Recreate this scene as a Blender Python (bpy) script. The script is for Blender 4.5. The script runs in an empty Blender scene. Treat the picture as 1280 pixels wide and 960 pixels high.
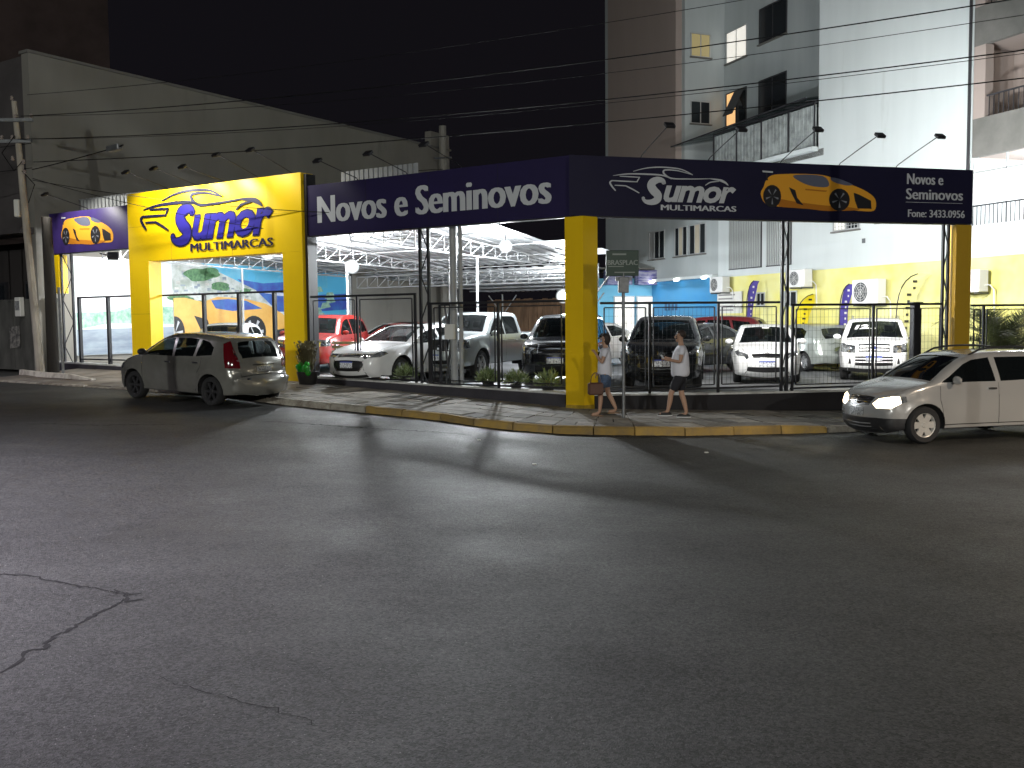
import bpy, bmesh, math, random
import numpy as np
from mathutils import Vector, Matrix
from mathutils.geometry import delaunay_2d_cdt
random.seed(7)
rng = np.random.RandomState(7)
SC = bpy.context.scene
COL = SC.collection
R = math.radians

# ---------------------------------------------------------------- camera
EYE = 2.1
cam_d = bpy.data.cameras.new('camera')
cam = bpy.data.objects.new('camera', cam_d)
COL.objects.link(cam)
cam_d.sensor_width = 36.0
cam_d.lens = 36.0 * 1200 / 1280
cam_d.clip_start = 0.05
cam_d.clip_end = 2000
cam.location = (0, 0, EYE)
_p = math.atan(81 / 1200)
cam.rotation_mode = 'XYZ'
cam.matrix_world = Matrix.Translation((0, 0, EYE)) @ Matrix.Rotation(math.pi / 2 - _p, 4, 'X') @ Matrix.Rotation(-0.010, 4, 'Z')
SC.camera = cam

# ---------------------------------------------------------------- night sky
W = bpy.data.worlds.new('World')
SC.world = W
W.use_nodes = True
wn = W.node_tree
wn.nodes['Background'].inputs[0].default_value = (0.30, 0.27, 0.36, 1)
wn.nodes['Background'].inputs[1].default_value = 0.018
SC.view_settings.view_transform = 'Standard'
SC.view_settings.look = 'None'
SC.view_settings.exposure = 0.0
SC.view_settings.gamma = 1.0
SC.render.engine = 'CYCLES'
SC.cycles.use_denoising = True
SC.cycles.use_adaptive_sampling = True
SC.cycles.adaptive_threshold = 0.02
SC.cycles.max_bounces = 6
SC.cycles.diffuse_bounces = 3
SC.cycles.glossy_bounces = 3
SC.cycles.transparent_max_bounces = 12
SC.cycles.sample_clamp_indirect = 3.0
SC.cycles.caustics_reflective = False
SC.cycles.caustics_refractive = False

# ---------------------------------------------------------------- frames of the two street fronts
CX, CY = 1.42, 20.0
XL, YL = (.838, -.546), (.546, .838)
XR, YR = (.964, .267), (-.267, .964)
AL = math.atan2(-.546, .838)
AR = math.atan2(.267, .964)
def L(t, u, z=None):
    p = (CX + t*XL[0] + u*YL[0], CY + t*XL[1] + u*YL[1])
    return p if z is None else (p[0], p[1], z)
def RR(t, u, z=None):
    p = (CX + t*XR[0] + u*YR[0], CY + t*XR[1] + u*YR[1])
    return p if z is None else (p[0], p[1], z)
WX, WY = (.36, -.933), (.933, .36)
AW = math.atan2(-.933, .36)
W0 = (13.0, 27.4)
def WW(t, u, z=None):
    p = (W0[0] + t*WX[0] + u*WY[0], W0[1] + t*WX[1] + u*WY[1])
    return p if z is None else (p[0], p[1], z)
B0 = L(-19.5, 0)
AB = math.atan2(.838, .546)
def BB(m, u, z=None):            # along the neighbour's side wall; u = towards the lot
    p = (B0[0] + m*.546 + u*.838, B0[1] + m*.838 - u*.546)
    return p if z is None else (p[0], p[1], z)

_gx = [-30, -14, -9, -6.5, -4.8, -3, -1.3, -.5, .8, 3, 5.7, 9, 20]
_gz = [.6, .51, .46, .43, .31, .25, .19, .12, .04, -.03, -.1, -.1, -.15]
def road_z(x, y):
    w = min(1, max(0, (y - 5) / 11)); w = w*w*(3 - 2*w)
    return float(np.interp(x, _gx, _gz)) * w
def lot_z(x, y=0):
    return .5 - .012 * max(-14, min(14, x))

# ---------------------------------------------------------------- materials
MATS = {}
def nd(nt, t, **kw):
    n = nt.nodes.new(t)
    for k, v in kw.items():
        if k.startswith('i_'): n.inputs[k[2:].replace('_', ' ')].default_value = v
        else: setattr(n, k, v)
    return n
def mk(name, col, rough=.6, metal=0., noise=None, bump=None, emit=None, alpha=1., coat=0., spec=.5, col2=None, stretch=None, objrand=0., detail=4., wear=None):
    """principled material; noise=(scale,low,high) mixes col with col2 (default a darker col)"""
    if name in MATS: return MATS[name]
    m = bpy.data.materials.new(name); m.use_nodes = True
    nt = m.node_tree; b = nt.nodes['Principled BSDF']
    c = (*col, 1)
    b.inputs['Base Color'].default_value = c
    b.inputs['Roughness'].default_value = rough
    b.inputs['Metallic'].default_value = metal
    b.inputs['Specular IOR Level'].default_value = spec
    b.inputs['Coat Weight'].default_value = coat
    b.inputs['Coat Roughness'].default_value = .05
    if alpha < 1: b.inputs['Alpha'].default_value = alpha
    m.diffuse_color = c
    last = None
    if noise or bump or objrand or wear:
        tc = nd(nt, 'ShaderNodeTexCoord'); mp = nd(nt, 'ShaderNodeMapping')
        nt.links.new(tc.outputs['Object'], mp.inputs[0])
        if stretch: mp.inputs['Scale'].default_value = stretch
    if noise:
        n = nd(nt, 'ShaderNodeTexNoise'); n.inputs['Scale'].default_value = noise[0]; n.inputs['Detail'].default_value = detail
        n.inputs['Roughness'].default_value = .62
        nt.links.new(mp.outputs[0], n.inputs['Vector'])
        r = nd(nt, 'ShaderNodeMapRange'); r.inputs[1].default_value = noise[1]; r.inputs[2].default_value = noise[2]
        nt.links.new(n.outputs[0], r.inputs[0])
        mx = nd(nt, 'ShaderNodeMix', data_type='RGBA')
        d = col2 if col2 else tuple(v*.55 for v in col)
        mx.inputs[6].default_value = c; mx.inputs[7].default_value = (*d, 1)
        nt.links.new(r.outputs[0], mx.inputs[0]); last = mx.outputs[2]
    if wear:   # (scale, threshold, colour, strength) blotches of their own shape
        n = nd(nt, 'ShaderNodeTexNoise'); n.inputs['Scale'].default_value = wear[0]; n.inputs['Detail'].default_value = 8
        n.inputs['Roughness'].default_value = .7
        nt.links.new(mp.outputs[0], n.inputs['Vector'])
        r = nd(nt, 'ShaderNodeMapRange'); r.inputs[1].default_value = wear[1]; r.inputs[2].default_value = wear[1] + .12; r.inputs[4].default_value = wear[3]
        nt.links.new(n.outputs[0], r.inputs[0])
        mx = nd(nt, 'ShaderNodeMix', data_type='RGBA'); mx.inputs[7].default_value = (*wear[2], 1)
        if last: nt.links.new(last, mx.inputs[6])
        else: mx.inputs[6].default_value = c
        nt.links.new(r.outputs[0], mx.inputs[0]); last = mx.outputs[2]
    if objrand:
        oi = nd(nt, 'ShaderNodeObjectInfo'); hs = nd(nt, 'ShaderNodeHueSaturation')
        r = nd(nt, 'ShaderNodeMapRange'); r.inputs[3].default_value = 1 - objrand; r.inputs[4].default_value = 1 + objrand
        nt.links.new(oi.outputs['Random'], r.inputs[0]); nt.links.new(r.outputs[0], hs.inputs['Value'])
        if last: nt.links.new(last, hs.inputs['Color'])
        else: hs.inputs['Color'].default_value = c
        last = hs.outputs[0]
    if last: nt.links.new(last, b.inputs['Base Color'])
    if bump:
        n = nd(nt, 'ShaderNodeTexNoise'); n.inputs['Scale'].default_value = bump[0]; n.inputs['Detail'].default_value = 5
        nt.links.new(mp.outputs[0], n.inputs['Vector'])
        bp = nd(nt, 'ShaderNodeBump'); bp.inputs['Strength'].default_value = bump[1]; bp.inputs['Distance'].default_value = bump[2] if len(bump) > 2 else .02
        nt.links.new(n.outputs[0], bp.inputs['Height']); nt.links.new(bp.outputs[0], b.inputs['Normal'])
    if emit:
        b.inputs['Emission Color'].default_value = (*emit[0], 1); b.inputs['Emission Strength'].default_value = emit[1]
    MATS[name] = m
    return m
def glassmat(name, tint, opacity, rough=.03):
    if name in MATS: return MATS[name]
    m = bpy.data.materials.new(name); m.use_nodes = True
    nt = m.node_tree; nt.nodes.clear()
    o = nd(nt, 'ShaderNodeOutputMaterial'); tr = nd(nt, 'ShaderNodeBsdfTransparent'); g = nd(nt, 'ShaderNodeBsdfPrincipled')
    tr.inputs[0].default_value = (*tint, 1)
    g.inputs['Base Color'].default_value = (.006, .008, .009, 1); g.inputs['Roughness'].default_value = rough; g.inputs['Specular IOR Level'].default_value = .8
    mx = nd(nt, 'ShaderNodeMixShader'); mx.inputs[0].default_value = opacity
    nt.links.new(tr.outputs[0], mx.inputs[1]); nt.links.new(g.outputs[0], mx.inputs[2]); nt.links.new(mx.outputs[0], o.inputs[0])
    MATS[name] = m
    return m
def pm(name, col, **kw):
    d = dict(rough=.28, coat=.9); d.update(kw)
    return mk(name, col, **d)

# ---------------------------------------------------------------- mesh builder
def rotz(a): return Matrix.Rotation(a, 4, 'Z')
class MB:
    def __init__(s): s.v = []; s.f = []; s.m = []
    def add(s, vs, fs, mi=0, M=None):
        o = len(s.v)
        if M is not None: vs = [tuple(M @ Vector(p)) for p in vs]
        s.v += [tuple(p) for p in vs]; s.f += [tuple(o + i for i in f) for f in fs]; s.m += [mi]*len(fs)
        return s
    def box(s, x0, x1, y0, y1, z0, z1, mi=0, M=None):
        vs = [(x0,y0,z0),(x1,y0,z0),(x1,y1,z0),(x0,y1,z0),(x0,y0,z1),(x1,y0,z1),(x1,y1,z1),(x0,y1,z1)]
        return s.add(vs, [(0,3,2,1),(4,5,6,7),(0,1,5,4),(1,2,6,5),(2,3,7,6),(3,0,4,7)], mi, M)
    def cbox(s, x0, x1, y0, y1, z0, z1, c=.02, mi=0, M=None):      # box with chamfered vertical + horizontal edges
        bm = bmesh.new(); bmesh.ops.create_cube(bm, size=1)
        for v in bm.verts:
            v.co = Vector((x0 + (v.co.x+.5)*(x1-x0), y0 + (v.co.y+.5)*(y1-y0), z0 + (v.co.z+.5)*(z1-z0)))
        bmesh.ops.bevel(bm, geom=bm.edges[:], offset=c, segments=1, affect='EDGES')
        bm.verts.index_update()
        s.add([v.co[:] for v in bm.verts], [[v.index for v in f.verts] for f in bm.faces], mi, M); bm.free(); return s
    def quad(s, a, b, c, d, mi=0, M=None): return s.add([a, b, c, d], [(0,1,2,3)], mi, M)
    def poly(s, pts, mi=0, M=None): return s.add(pts, [tuple(range(len(pts)))], mi, M)
    def tube(s, pts, r, n=6, mi=0, M=None, cap=True, up=(0,0,1)):
        P = [Vector(p) for p in pts]; k = len(P); rs = r if isinstance(r, (list, tuple)) else [r]*k
        vs = []; fs = []
        for i in range(k):
            t = (P[min(i+1, k-1)] - P[max(i-1, 0)])
            if t.length < 1e-9: t = Vector((0,0,1))
            t.normalize(); a = Vector(up)
            if abs(t.dot(a)) > .95: a = Vector((1,0,0)) if abs(t.x) < .9 else Vector((0,1,0))
            e = t.cross(a).normalized(); g = e.cross(t)
            for j in range(n):
                w = 2*math.pi*(j+.5)/n
                vs.append(P[i] + (e*math.cos(w) + g*math.sin(w))*rs[i])
        for i in range(k-1):
            for j in range(n):
                a = i*n+j; b = i*n+(j+1) % n
                fs.append((a, a+n, b+n, b))
        if cap: fs.append(tuple(range(n))); fs.append(tuple(range((k-1)*n, k*n))[::-1])
        return s.add(vs, fs, mi, M)
    def lathe(s, prof, n=16, mi=0, M=None, closed=False, cap=True):            # profile (r,h) about local z
        vs = []; fs = []; k = len(prof)
        for (r, h) in prof:
            for j in range(n):
                w = 2*math.pi*j/n; vs.append((r*math.cos(w), r*math.sin(w), h))
        rng_ = range(k) if closed else range(k-1)
        for i in rng_:
            for j in range(n):
                i2 = (i+1) % k
                fs.append((i*n+j, i*n+(j+1) % n, i2*n+(j+1) % n, i2*n+j))
        if not closed and cap:
            if prof[0][0] > 1e-6: fs.append(tuple(range(n))[::-1])
            if prof[-1][0] > 1e-6: fs.append(tuple(range((k-1)*n, k*n)))
        return s.add(vs, fs, mi, M)
    def prism(s, pts, y0, y1, mi=0, M=None):                         # polygon in local xz extruded along y
        n = len(pts)
        vs = [(p[0], y0, p[1]) for p in pts] + [(p[0], y1, p[1]) for p in pts]
        fs = [tuple(range(n)), tuple(range(n, 2*n))[::-1]] + [(i, n+i, n+(i+1) % n, (i+1) % n) for i in range(n)]
        return s.add(vs, fs, mi, M)
    def sphere(s, c, r, n=10, mi=0, M=None, sc=(1,1,1)):
        prof = [(max(1e-4, math.sin(math.pi*i/n)), -math.cos(math.pi*i/n)) for i in range(n+1)]
        T = Matrix.Translation(c) @ Matrix.Diagonal((r*sc[0], r*sc[1], r*sc[2], 1))
        if M is not None: T = M @ T
        return s.lathe(prof, max(8, n), mi, T)
    def build(s, name, mats, parent=None, smooth=False, loc=None, rot=None):
        me = bpy.data.meshes.new(name); me.from_pydata(s.v, [], s.f)
        mats = mats if isinstance(mats, (list, tuple)) else [mats]
        for m in mats: me.materials.append(m)
        if len(mats) > 1: me.polygons.foreach_set('material_index', s.m)
        me.update()
        bm = bmesh.new(); bm.from_mesh(me); bmesh.ops.recalc_face_normals(bm, faces=bm.faces[:]) if not getattr(s, 'keep', False) else None
        bm.to_mesh(me); bm.free()
        if smooth:
            me.polygons.foreach_set('use_smooth', [True]*len(me.polygons))
            try: me.set_sharp_from_angle(angle=R(smooth if smooth is not True else 40))
            except Exception: pass
        o = bpy.data.objects.new(name, me); COL.objects.link(o)
        if parent is not None: o.parent = parent
        if loc is not None: o.location = loc
        if rot is not None: o.rotation_euler = rot
        return o
def thing(name, label, cat, loc=(0,0,0), rz=0, group=None):
    o = bpy.data.objects.new(name, None); COL.objects.link(o); o.empty_display_size = .2
    o.location = loc; o.rotation_euler = (0, 0, rz); o['label'] = label; o['category'] = cat
    if group: o['group'] = group
    return o
def tag(o, label, cat, group=None):
    o['label'] = label; o['category'] = cat
    if group: o['group'] = group
    return o
def kind(o, k='structure', label=None):
    o['kind'] = k
    if label: o['label'] = label
    return o
def copy_tree(o, parent=None):
    c = o.copy(); COL.objects.link(c)
    if parent is not None: c.parent = parent
    for ch in list(o.children): copy_tree(ch, c)
    return c
def text_mesh(txt, w, h, shear=0., offset=0., extrude=.0, spacing=1.):
    cu = bpy.data.curves.new('t', 'FONT'); cu.body = txt; cu.size = 1; cu.shear = shear; cu.offset = offset; cu.extrude = 0
    cu.space_character = spacing; cu.resolution_u = 3
    ob = bpy.data.objects.new('t', cu); COL.objects.link(ob)
    dg = bpy.context.evaluated_depsgraph_get(); dg.update()
    me = bpy.data.meshes.new_from_object(ob.evaluated_get(dg))
    vs = [tuple(v.co) for v in me.vertices]; fs = [tuple(p.vertices) for p in me.polygons]
    bpy.data.objects.remove(ob); bpy.data.curves.remove(cu); bpy.data.meshes.remove(me)
    xs = [v[0] for v in vs]; ys = [v[1] for v in vs]
    x0, x1, y0, y1 = min(xs), max(xs), min(ys), max(ys)
    return [((v[0]-x0)/(x1-x0)*w, 0, (v[1]-y0)/(y1-y0)*h) for v in vs], fs
def add_text(mb, txt, x, z, w, h, y=0, mi=0, M=None, bold=0., **kw):
    vs, fs = text_mesh(txt, w-bold, h, **kw)
    for k, dx in enumerate((0, bold/2, bold) if bold else (0,)):     # strokes printed three times, shifted: bold without filling the counters
        T = Matrix.Translation((x+dx, y-.0004*k, z))
        mb.add(vs, fs, mi, T if M is None else M @ T)
def catmull(pts, n=6, closed=False):
    P = [np.array(p, float) for p in pts]; k = len(P); out = []
    for i in range(k if closed else k-1):
        p0 = P[(i-1) % k] if closed or i > 0 else P[0]; p1 = P[i]; p2 = P[(i+1) % k]; p3 = P[(i+2) % k] if closed or i+2 < k else P[-1]
        for j in range(n):
            t = j/n
            out.append(tuple(.5*((2*p1) + (p2-p0)*t + (2*p0-5*p1+4*p2-p3)*t*t + (3*p1-p0-3*p2+p3)*t**3)))
    if not closed: out.append(tuple(P[-1]))
    return out
def ribbon(pts, w0, w1=None, mid=None, n=6):
    """flat stroke polygon quads in (x,z); width w0 at ends, mid in the middle"""
    P = catmull(pts, n); k = len(P); quads = []; prev = None
    mid = mid or w0
    w1 = w0 if w1 is None else w1
    for i, p in enumerate(P):
        a = np.array(P[max(0, i-1)]); b = np.array(P[min(k-1, i+1)]); t = b-a; t = t/(np.hypot(*t)+1e-9); nrm = np.array([-t[1], t[0]])
        s = i/(k-1); w = (w0*(1-s)+w1*s) + (mid-(w0+w1)/2)*math.sin(math.pi*s)
        cur = (np.array(p)+nrm*w/2, np.array(p)-nrm*w/2)
        if prev: quads.append((prev[0], prev[1], cur[1], cur[0]))
        prev = cur
    return quads
# ================================================================ vehicles
def pip(px, py, poly):
    """vectorised point in polygon"""
    poly = np.asarray(poly); n = len(poly); inside = np.zeros(len(px), bool); j = n-1
    for i in range(n):
        xi, yi = poly[i]; xj, yj = poly[j]
        c = ((yi > py) != (yj > py)) & (px < (xj-xi)*(py-yi)/((yj-yi) if abs(yj-yi) > 1e-12 else 1e-12)+xi)
        inside ^= c; j = i
    return inside
def densify(poly, step=.09):
    out = []; n = len(poly)
    for i in range(n):
        a = np.array(poly[i], float); b = np.array(poly[(i+1) % n], float); k = max(1, int(np.hypot(*(b-a))/step))
        for j in range(k): out.append(tuple(a+(b-a)*j/k))
    return out
def near_edges(pts, polys, d):
    """mask: point closer than d to any polygon edge"""
    P = np.asarray(pts); m = np.zeros(len(P), bool)
    for poly in polys:
        A = np.asarray(poly); B = np.roll(A, -1, 0)
        for a, b in zip(A, B):
            ab = b-a; l2 = ab@ab+1e-12
            t = np.clip(((P-a)@ab)/l2, 0, 1); q = a+t[:, None]*ab
            m |= np.hypot(*(P-q).T) < d
    return m
def sheet(outline, regions, extra):
    """constrained triangulation; returns verts and {region index or -1: tris}"""
    loops = [outline]+[r for r in regions]
    vs = []; es = []
    for lp in loops:
        o = len(vs); n = len(lp); vs += [Vector(p) for p in lp]; es += [(o+i, o+(i+1) % n) for i in range(n)]
    ex = np.asarray(extra)
    ex = ex[pip(ex[:, 0], ex[:, 1], outline)]
    ex = ex[~near_edges(ex, loops, .012)]
    vs += [Vector(p) for p in ex]
    V, E_, F, *_ = delaunay_2d_cdt(vs, es, [], 0, 1e-4)
    V = np.array([v[:] for v in V]); F = np.array(F)
    c = V[F].mean(1); ins = pip(c[:, 0], c[:, 1], outline)
    F = F[ins]; c = c[ins]; lab = np.full(len(F), -1)
    for i in range(len(regions)-1, -1, -1):
        lab[pip(c[:, 0], c[:, 1], regions[i])] = i
    return V, F, lab
def seam(pts, w=.010):
    P = [np.array(p, float) for p in pts]; l = []; r = []
    for i, p in enumerate(P):
        t = P[min(i+1, len(P)-1)]-P[max(0, i-1)]; t /= np.hypot(*t)+1e-9; n = np.array([-t[1], t[0]])*w/2
        l.append(tuple(p+n)); r.append(tuple(p-n))
    return l+r[::-1]
def circle(c, r, n=18, sx=1.): return [(c[0]+sx*r*math.cos(2*math.pi*i/n), c[1]+r*math.sin(2*math.pi*i/n)) for i in range(n)]

class CarShape:
    def __init__(s, prof, W, H, belt, sill, wheels, R_, ra, tumble=.2, end=.10, r_end=.20, crown=1.):
        P = np.array(catmull(prof, 4)); s.W = W; s.H = H; s.belt = belt; s.sill = sill; s.wheels = wheels; s.R = R_; s.ra = ra; s.th = tumble; s.end = end; s.crown = crown
        keep = [0]
        for i in range(1, len(P)):
            if np.hypot(*(P[i]-P[keep[-1]])) > .035: keep.append(i)
        s.P = P = P[keep]; n = len(P)
        T = np.gradient(P, axis=0); T /= np.hypot(T[:, 0], T[:, 1])[:, None]; s.N = np.stack([T[:, 1], -T[:, 0]], 1)
        s.S = np.concatenate([[0], np.cumsum(np.hypot(*(np.diff(P, axis=0)).T))])
        s.r = np.where(P[:, 1] < belt+.12, .06+(r_end-.06)*np.abs(s.N[:, 0])**2, .07+.03*np.abs(s.N[:, 0]))
        s.x0, s.x1 = P[:, 0].min(), P[:, 0].max()
        s.ye = s.Y(P[:, 0], P[:, 1], edge=True)
    def Y(s, x, z, edge=False):
        x = np.asarray(x, float); z = np.asarray(z, float)
        t = np.clip((z-s.belt)/(s.H-s.belt), 0, 1.1); y = s.W/2-s.th*t**1.15
        c = np.clip((s.belt-z)/(s.belt-s.sill), 0, 1.2); y = y-.10*(c-.4)**2
        e = np.where(x > 0, np.clip((x-(s.x1-.95))/.95, 0, 1), np.clip(((s.x0+.95)-x)/.95, 0, 1)); y = y-s.end*e**2.2
        for xw in s.wheels:
            rr = np.hypot(x-xw, z-s.R)
            y = y+.028*np.exp(-((rr-s.ra-.015)/.07)**2)
        A = s.P[:-1]; B = s.P[1:]
        Q = np.stack([x, z], -1)[..., None, :]
        AB = B-A; t = np.clip(((Q-A)*AB).sum(-1)/(AB*AB).sum(-1), 0, 1)
        D = np.hypot(*np.moveaxis(Q-(A+t[..., None]*AB), -1, 0)); i = D.argmin(-1)
        d = np.take_along_axis(D, i[..., None], -1)[..., 0]; r = s.r[i]
        if edge: d = d*0; r = s.r
        q = np.clip(d/r, 0, 1)
        y = y-r*(1-np.sqrt(np.clip(1-(1-q)**2, 0, 1)))
        return y
    # arclength positions
    def sF(s, z):
        for i in range(len(s.P)-1):
            if s.P[i][1] <= z <= s.P[i+1][1]:
                f = (z-s.P[i][1])/(s.P[i+1][1]-s.P[i][1]+1e-9); return s.S[i]+f*(s.S[i+1]-s.S[i])
        return 0
    def sR(s, z):
        for i in range(len(s.P)-1, 0, -1):
            if s.P[i][1] <= z <= s.P[i-1][1]:
                f = (z-s.P[i][1])/(s.P[i-1][1]-s.P[i][1]+1e-9); return s.S[i]+f*(s.S[i-1]-s.S[i])
        return s.S[-1]
    def sX(s, x):
        k0 = int(np.argmax(s.P[:, 0]))
        for i in range(k0, len(s.P)-1):
            if s.P[i][0] >= x >= s.P[i+1][0]:
                f = (s.P[i][0]-x)/(s.P[i][0]-s.P[i+1][0]+1e-9); return s.S[i]+f*(s.S[i+1]-s.S[i])
        return s.S[-1]
    def yeS(s, S_): return np.interp(S_, s.S, s.ye)
    def strip(s, S_, y, off=0.):
        S_ = np.asarray(S_, float); y = np.asarray(y, float)
        x = np.interp(S_, s.S, s.P[:, 0]); z = np.interp(S_, s.S, s.P[:, 1]); nx = np.interp(S_, s.S, s.N[:, 0]); nz = np.interp(S_, s.S, s.N[:, 1])
        q = np.hypot(nx, nz); nx /= q; nz /= q
        b = (.02+.075*nx*nx)*s.crown*np.clip(1-(y/s.yeS(S_))**2, 0, 1)+off
        return np.stack([x+nx*b, y, z+nz*b], -1)

def car(spec):
    g = spec; sh = CarShape(g['prof'], g['W'], g['H'], g['belt'], g['sill'], g['wheels'], g['R'], g['ra'], g.get('tumble', .2), g.get('end', .1), g.get('r_end', .2))
    root = thing(g['name'], g['label'], g.get('cat', 'car'), group=g.get('group'))
    paint = g['paint']; glass = g.get('glass', MATS['car_glass'])
    table = {'paint': paint, 'gap': MATS['gap'], 'black': MATS['black_plastic'], 'chrome': MATS['chrome'], 'glass': glass, 'lamp': MATS['lamp_lens'], 'lit': MATS['lamp_lit'],
             'red': MATS['tail_red'], 'mesh': MATS['grille_dark'], 'plate': MATS['plate_white'], 'plate_blue': MATS['plate_blue'], 'plate_grey': MATS['plate_grey'], 'amber': MATS['amber'], 'white': MATS['white_print'],
             'paint2': g.get('paint2', paint)}
    acc = {}          # part name -> (MB, [mats])
    def put(part, matkey, V, F):
        if len(F) == 0: return
        if part not in acc: acc[part] = (MB(), [])
        mb, ks = acc[part]
        if matkey not in ks: ks.append(matkey)
        used = np.unique(F); mp = {int(u): i for i, u in enumerate(used)}
        mb.add([tuple(V[u]) for u in used], [tuple(mp[int(i)] for i in f) for f in F], ks.index(matkey))
    # ---- side sheets
    sill, Rw, ra = g['sill'], g['R'], g['ra']
    P = sh.P; out = [tuple(p) for p in P]; bottom = []
    zf, zr = P[0][1], P[-1][1]
    xs_w = sorted(g['wheels'])                     # rear first
    for xw in xs_w:
        zc = sill; dz = zc-Rw; half = math.sqrt(ra*ra-dz*dz); a0 = math.atan2(dz, -half); a1 = math.atan2(dz, half)
        if a0 < 0: a0 += 2*math.pi
        bottom += [(xw+ra*math.cos(a0+(a1-a0)*i/14), Rw+ra*math.sin(a0+(a1-a0)*i/14)) for i in range(15)]
    outline = densify(out+bottom, .12)
    regs = []; meta = []
    for (part, mk_, poly) in g['side']:
        regs.append(densify(poly, .12)); meta.append((part, mk_))
    ex = []
    for fr in (.06, .2, .45, 1.0):
        ex.append((P-sh.N*(sh.r*fr)[:, None]))
    gx, gz = np.meshgrid(np.arange(sh.x0, sh.x1, .13), np.arange(.2, g['H'], .11)); ex.append(np.stack([gx.ravel(), gz.ravel()], 1))
    for xw in g['wheels']:
        for rr in (ra+.02, ra+.06, ra+.12): ex.append(np.array(circle((xw, Rw), rr, 22)))
    V, F, lab = sheet(outline, regs, np.concatenate(ex))
    Yv = sh.Y(V[:, 0], V[:, 1])
    cc = V[F]; area = (cc[:, 1, 0]-cc[:, 0, 0])*(cc[:, 2, 1]-cc[:, 0, 1])-(cc[:, 1, 1]-cc[:, 0, 1])*(cc[:, 2, 0]-cc[:, 0, 0])
    F = np.where((area < 0)[:, None], F[:, ::-1], F)
    for side in (1, -1):
        for li in [-1]+list(range(len(regs))):
            m = lab == li
            if not m.any(): continue
            part, mkey = ('body', 'paint') if li < 0 else meta[li]
            off = -.012 if mkey == 'glass' else (-.006 if mkey in ('gap',) else 0)
            V3 = np.stack([V[:, 0], (Yv+off)*side, V[:, 1]], 1)
            FF = F[m] if side < 0 else F[m][:, ::-1]
            nm = part if part == 'body' else part+('|L' if side > 0 else '|R')+(str(li) if part == 'side_window' else '')
            put(nm, mkey, V3, FF)
    # ---- strip sheet
    o2 = [(s_, -y_) for s_, y_ in zip(sh.S, sh.ye)]+[(s_, y_) for s_, y_ in zip(sh.S[::-1], sh.ye[::-1])]
    o2 = densify(o2, .2)
    regs = []; meta = []
    for r_ in g['strip'](sh):
        part, mkey, poly = r_[:3]
        q = densify(poly, .1); q = [(a, float(np.clip(b, -sh.yeS(a)+1e-4, sh.yeS(a)-1e-4))) for a, b in q]
        regs.append(q); meta.append((part, mkey))
    ex = []
    for s_, y_ in zip(sh.S[1:-1], sh.ye[1:-1]):
        for f_ in (-.93, -.8, -.6, -.4, -.2, 0, .2, .4, .6, .8, .93): ex.append((s_+.003*f_, y_*f_))
    V, F, lab = sheet(o2, regs, np.array(ex))
    cc = V[F]; area = (cc[:, 1, 0]-cc[:, 0, 0])*(cc[:, 2, 1]-cc[:, 0, 1])-(cc[:, 1, 1]-cc[:, 0, 1])*(cc[:, 2, 0]-cc[:, 0, 0])
    F = np.where((area > 0)[:, None], F[:, ::-1], F)
    for li in [-1]+list(range(len(regs))):
        m = lab == li
        if not m.any(): continue
        part, mkey = ('body', 'paint') if li < 0 else meta[li]
        off = {'glass': -.012, 'gap': -.006, 'mesh': -.02, 'chrome': .004, 'plate': .006, 'plate_blue': .006, 'plate_grey': .006, 'lamp': .002}.get(mkey, 0)
        put(part, mkey, sh.strip(V[:, 0], V[:, 1], off), F[m])
    names = {}
    for nm, (mb, ks) in acc.items():
        mb.keep = True
        o = mb.build(nm.split('|')[0], [table[k] for k in ks], root)
        me = o.data; bm = bmesh.new(); bm.from_mesh(me); bmesh.ops.remove_doubles(bm, verts=bm.verts[:], dist=.0025); bm.to_mesh(me); bm.free()
        me.polygons.foreach_set('use_smooth', [True]*len(me.polygons))
        me.set_sharp_from_angle(angle=R(55)); names[nm] = o
    # ---- underbody, arches
    W_ = g['W']; mb = MB()
    xr, xf = xs_w
    mb.box(xr+ra, xf-ra, -W_/2+.1, W_/2-.1, sill-.02, sill+.12)
    mb.box(xr-ra, xf+ra, -W_/2+.34, W_/2-.34, sill-.02, .5)
    mb.box(sh.x0+.18, xr-ra, -W_/2+.2, W_/2-.2, max(zr, .25)+.01, max(zr, .25)+.12)
    mb.box(xf+ra, sh.x1-.18, -W_/2+.2, W_/2-.2, max(zf, .2)+.01, max(zf, .2)+.12)
    for xw in g['wheels']:
        for sd in (-1, 1):
            n = 12; vs = []; fs = []
            for i in range(n+1):
                a = math.pi*1.12*i/n-.06*math.pi
                for yy in (W_/2-.03, W_/2-.36): vs.append((xw+(ra+.004)*math.cos(a), sd*yy, Rw+(ra+.004)*math.sin(a)))
            for i in range(n): fs.append((2*i, 2*i+1, 2*i+3, 2*i+2))
            mb.add(vs, fs); 
    mb.build('underbody', MATS['under'], root)
    # ---- wheels
    wp = None
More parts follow.
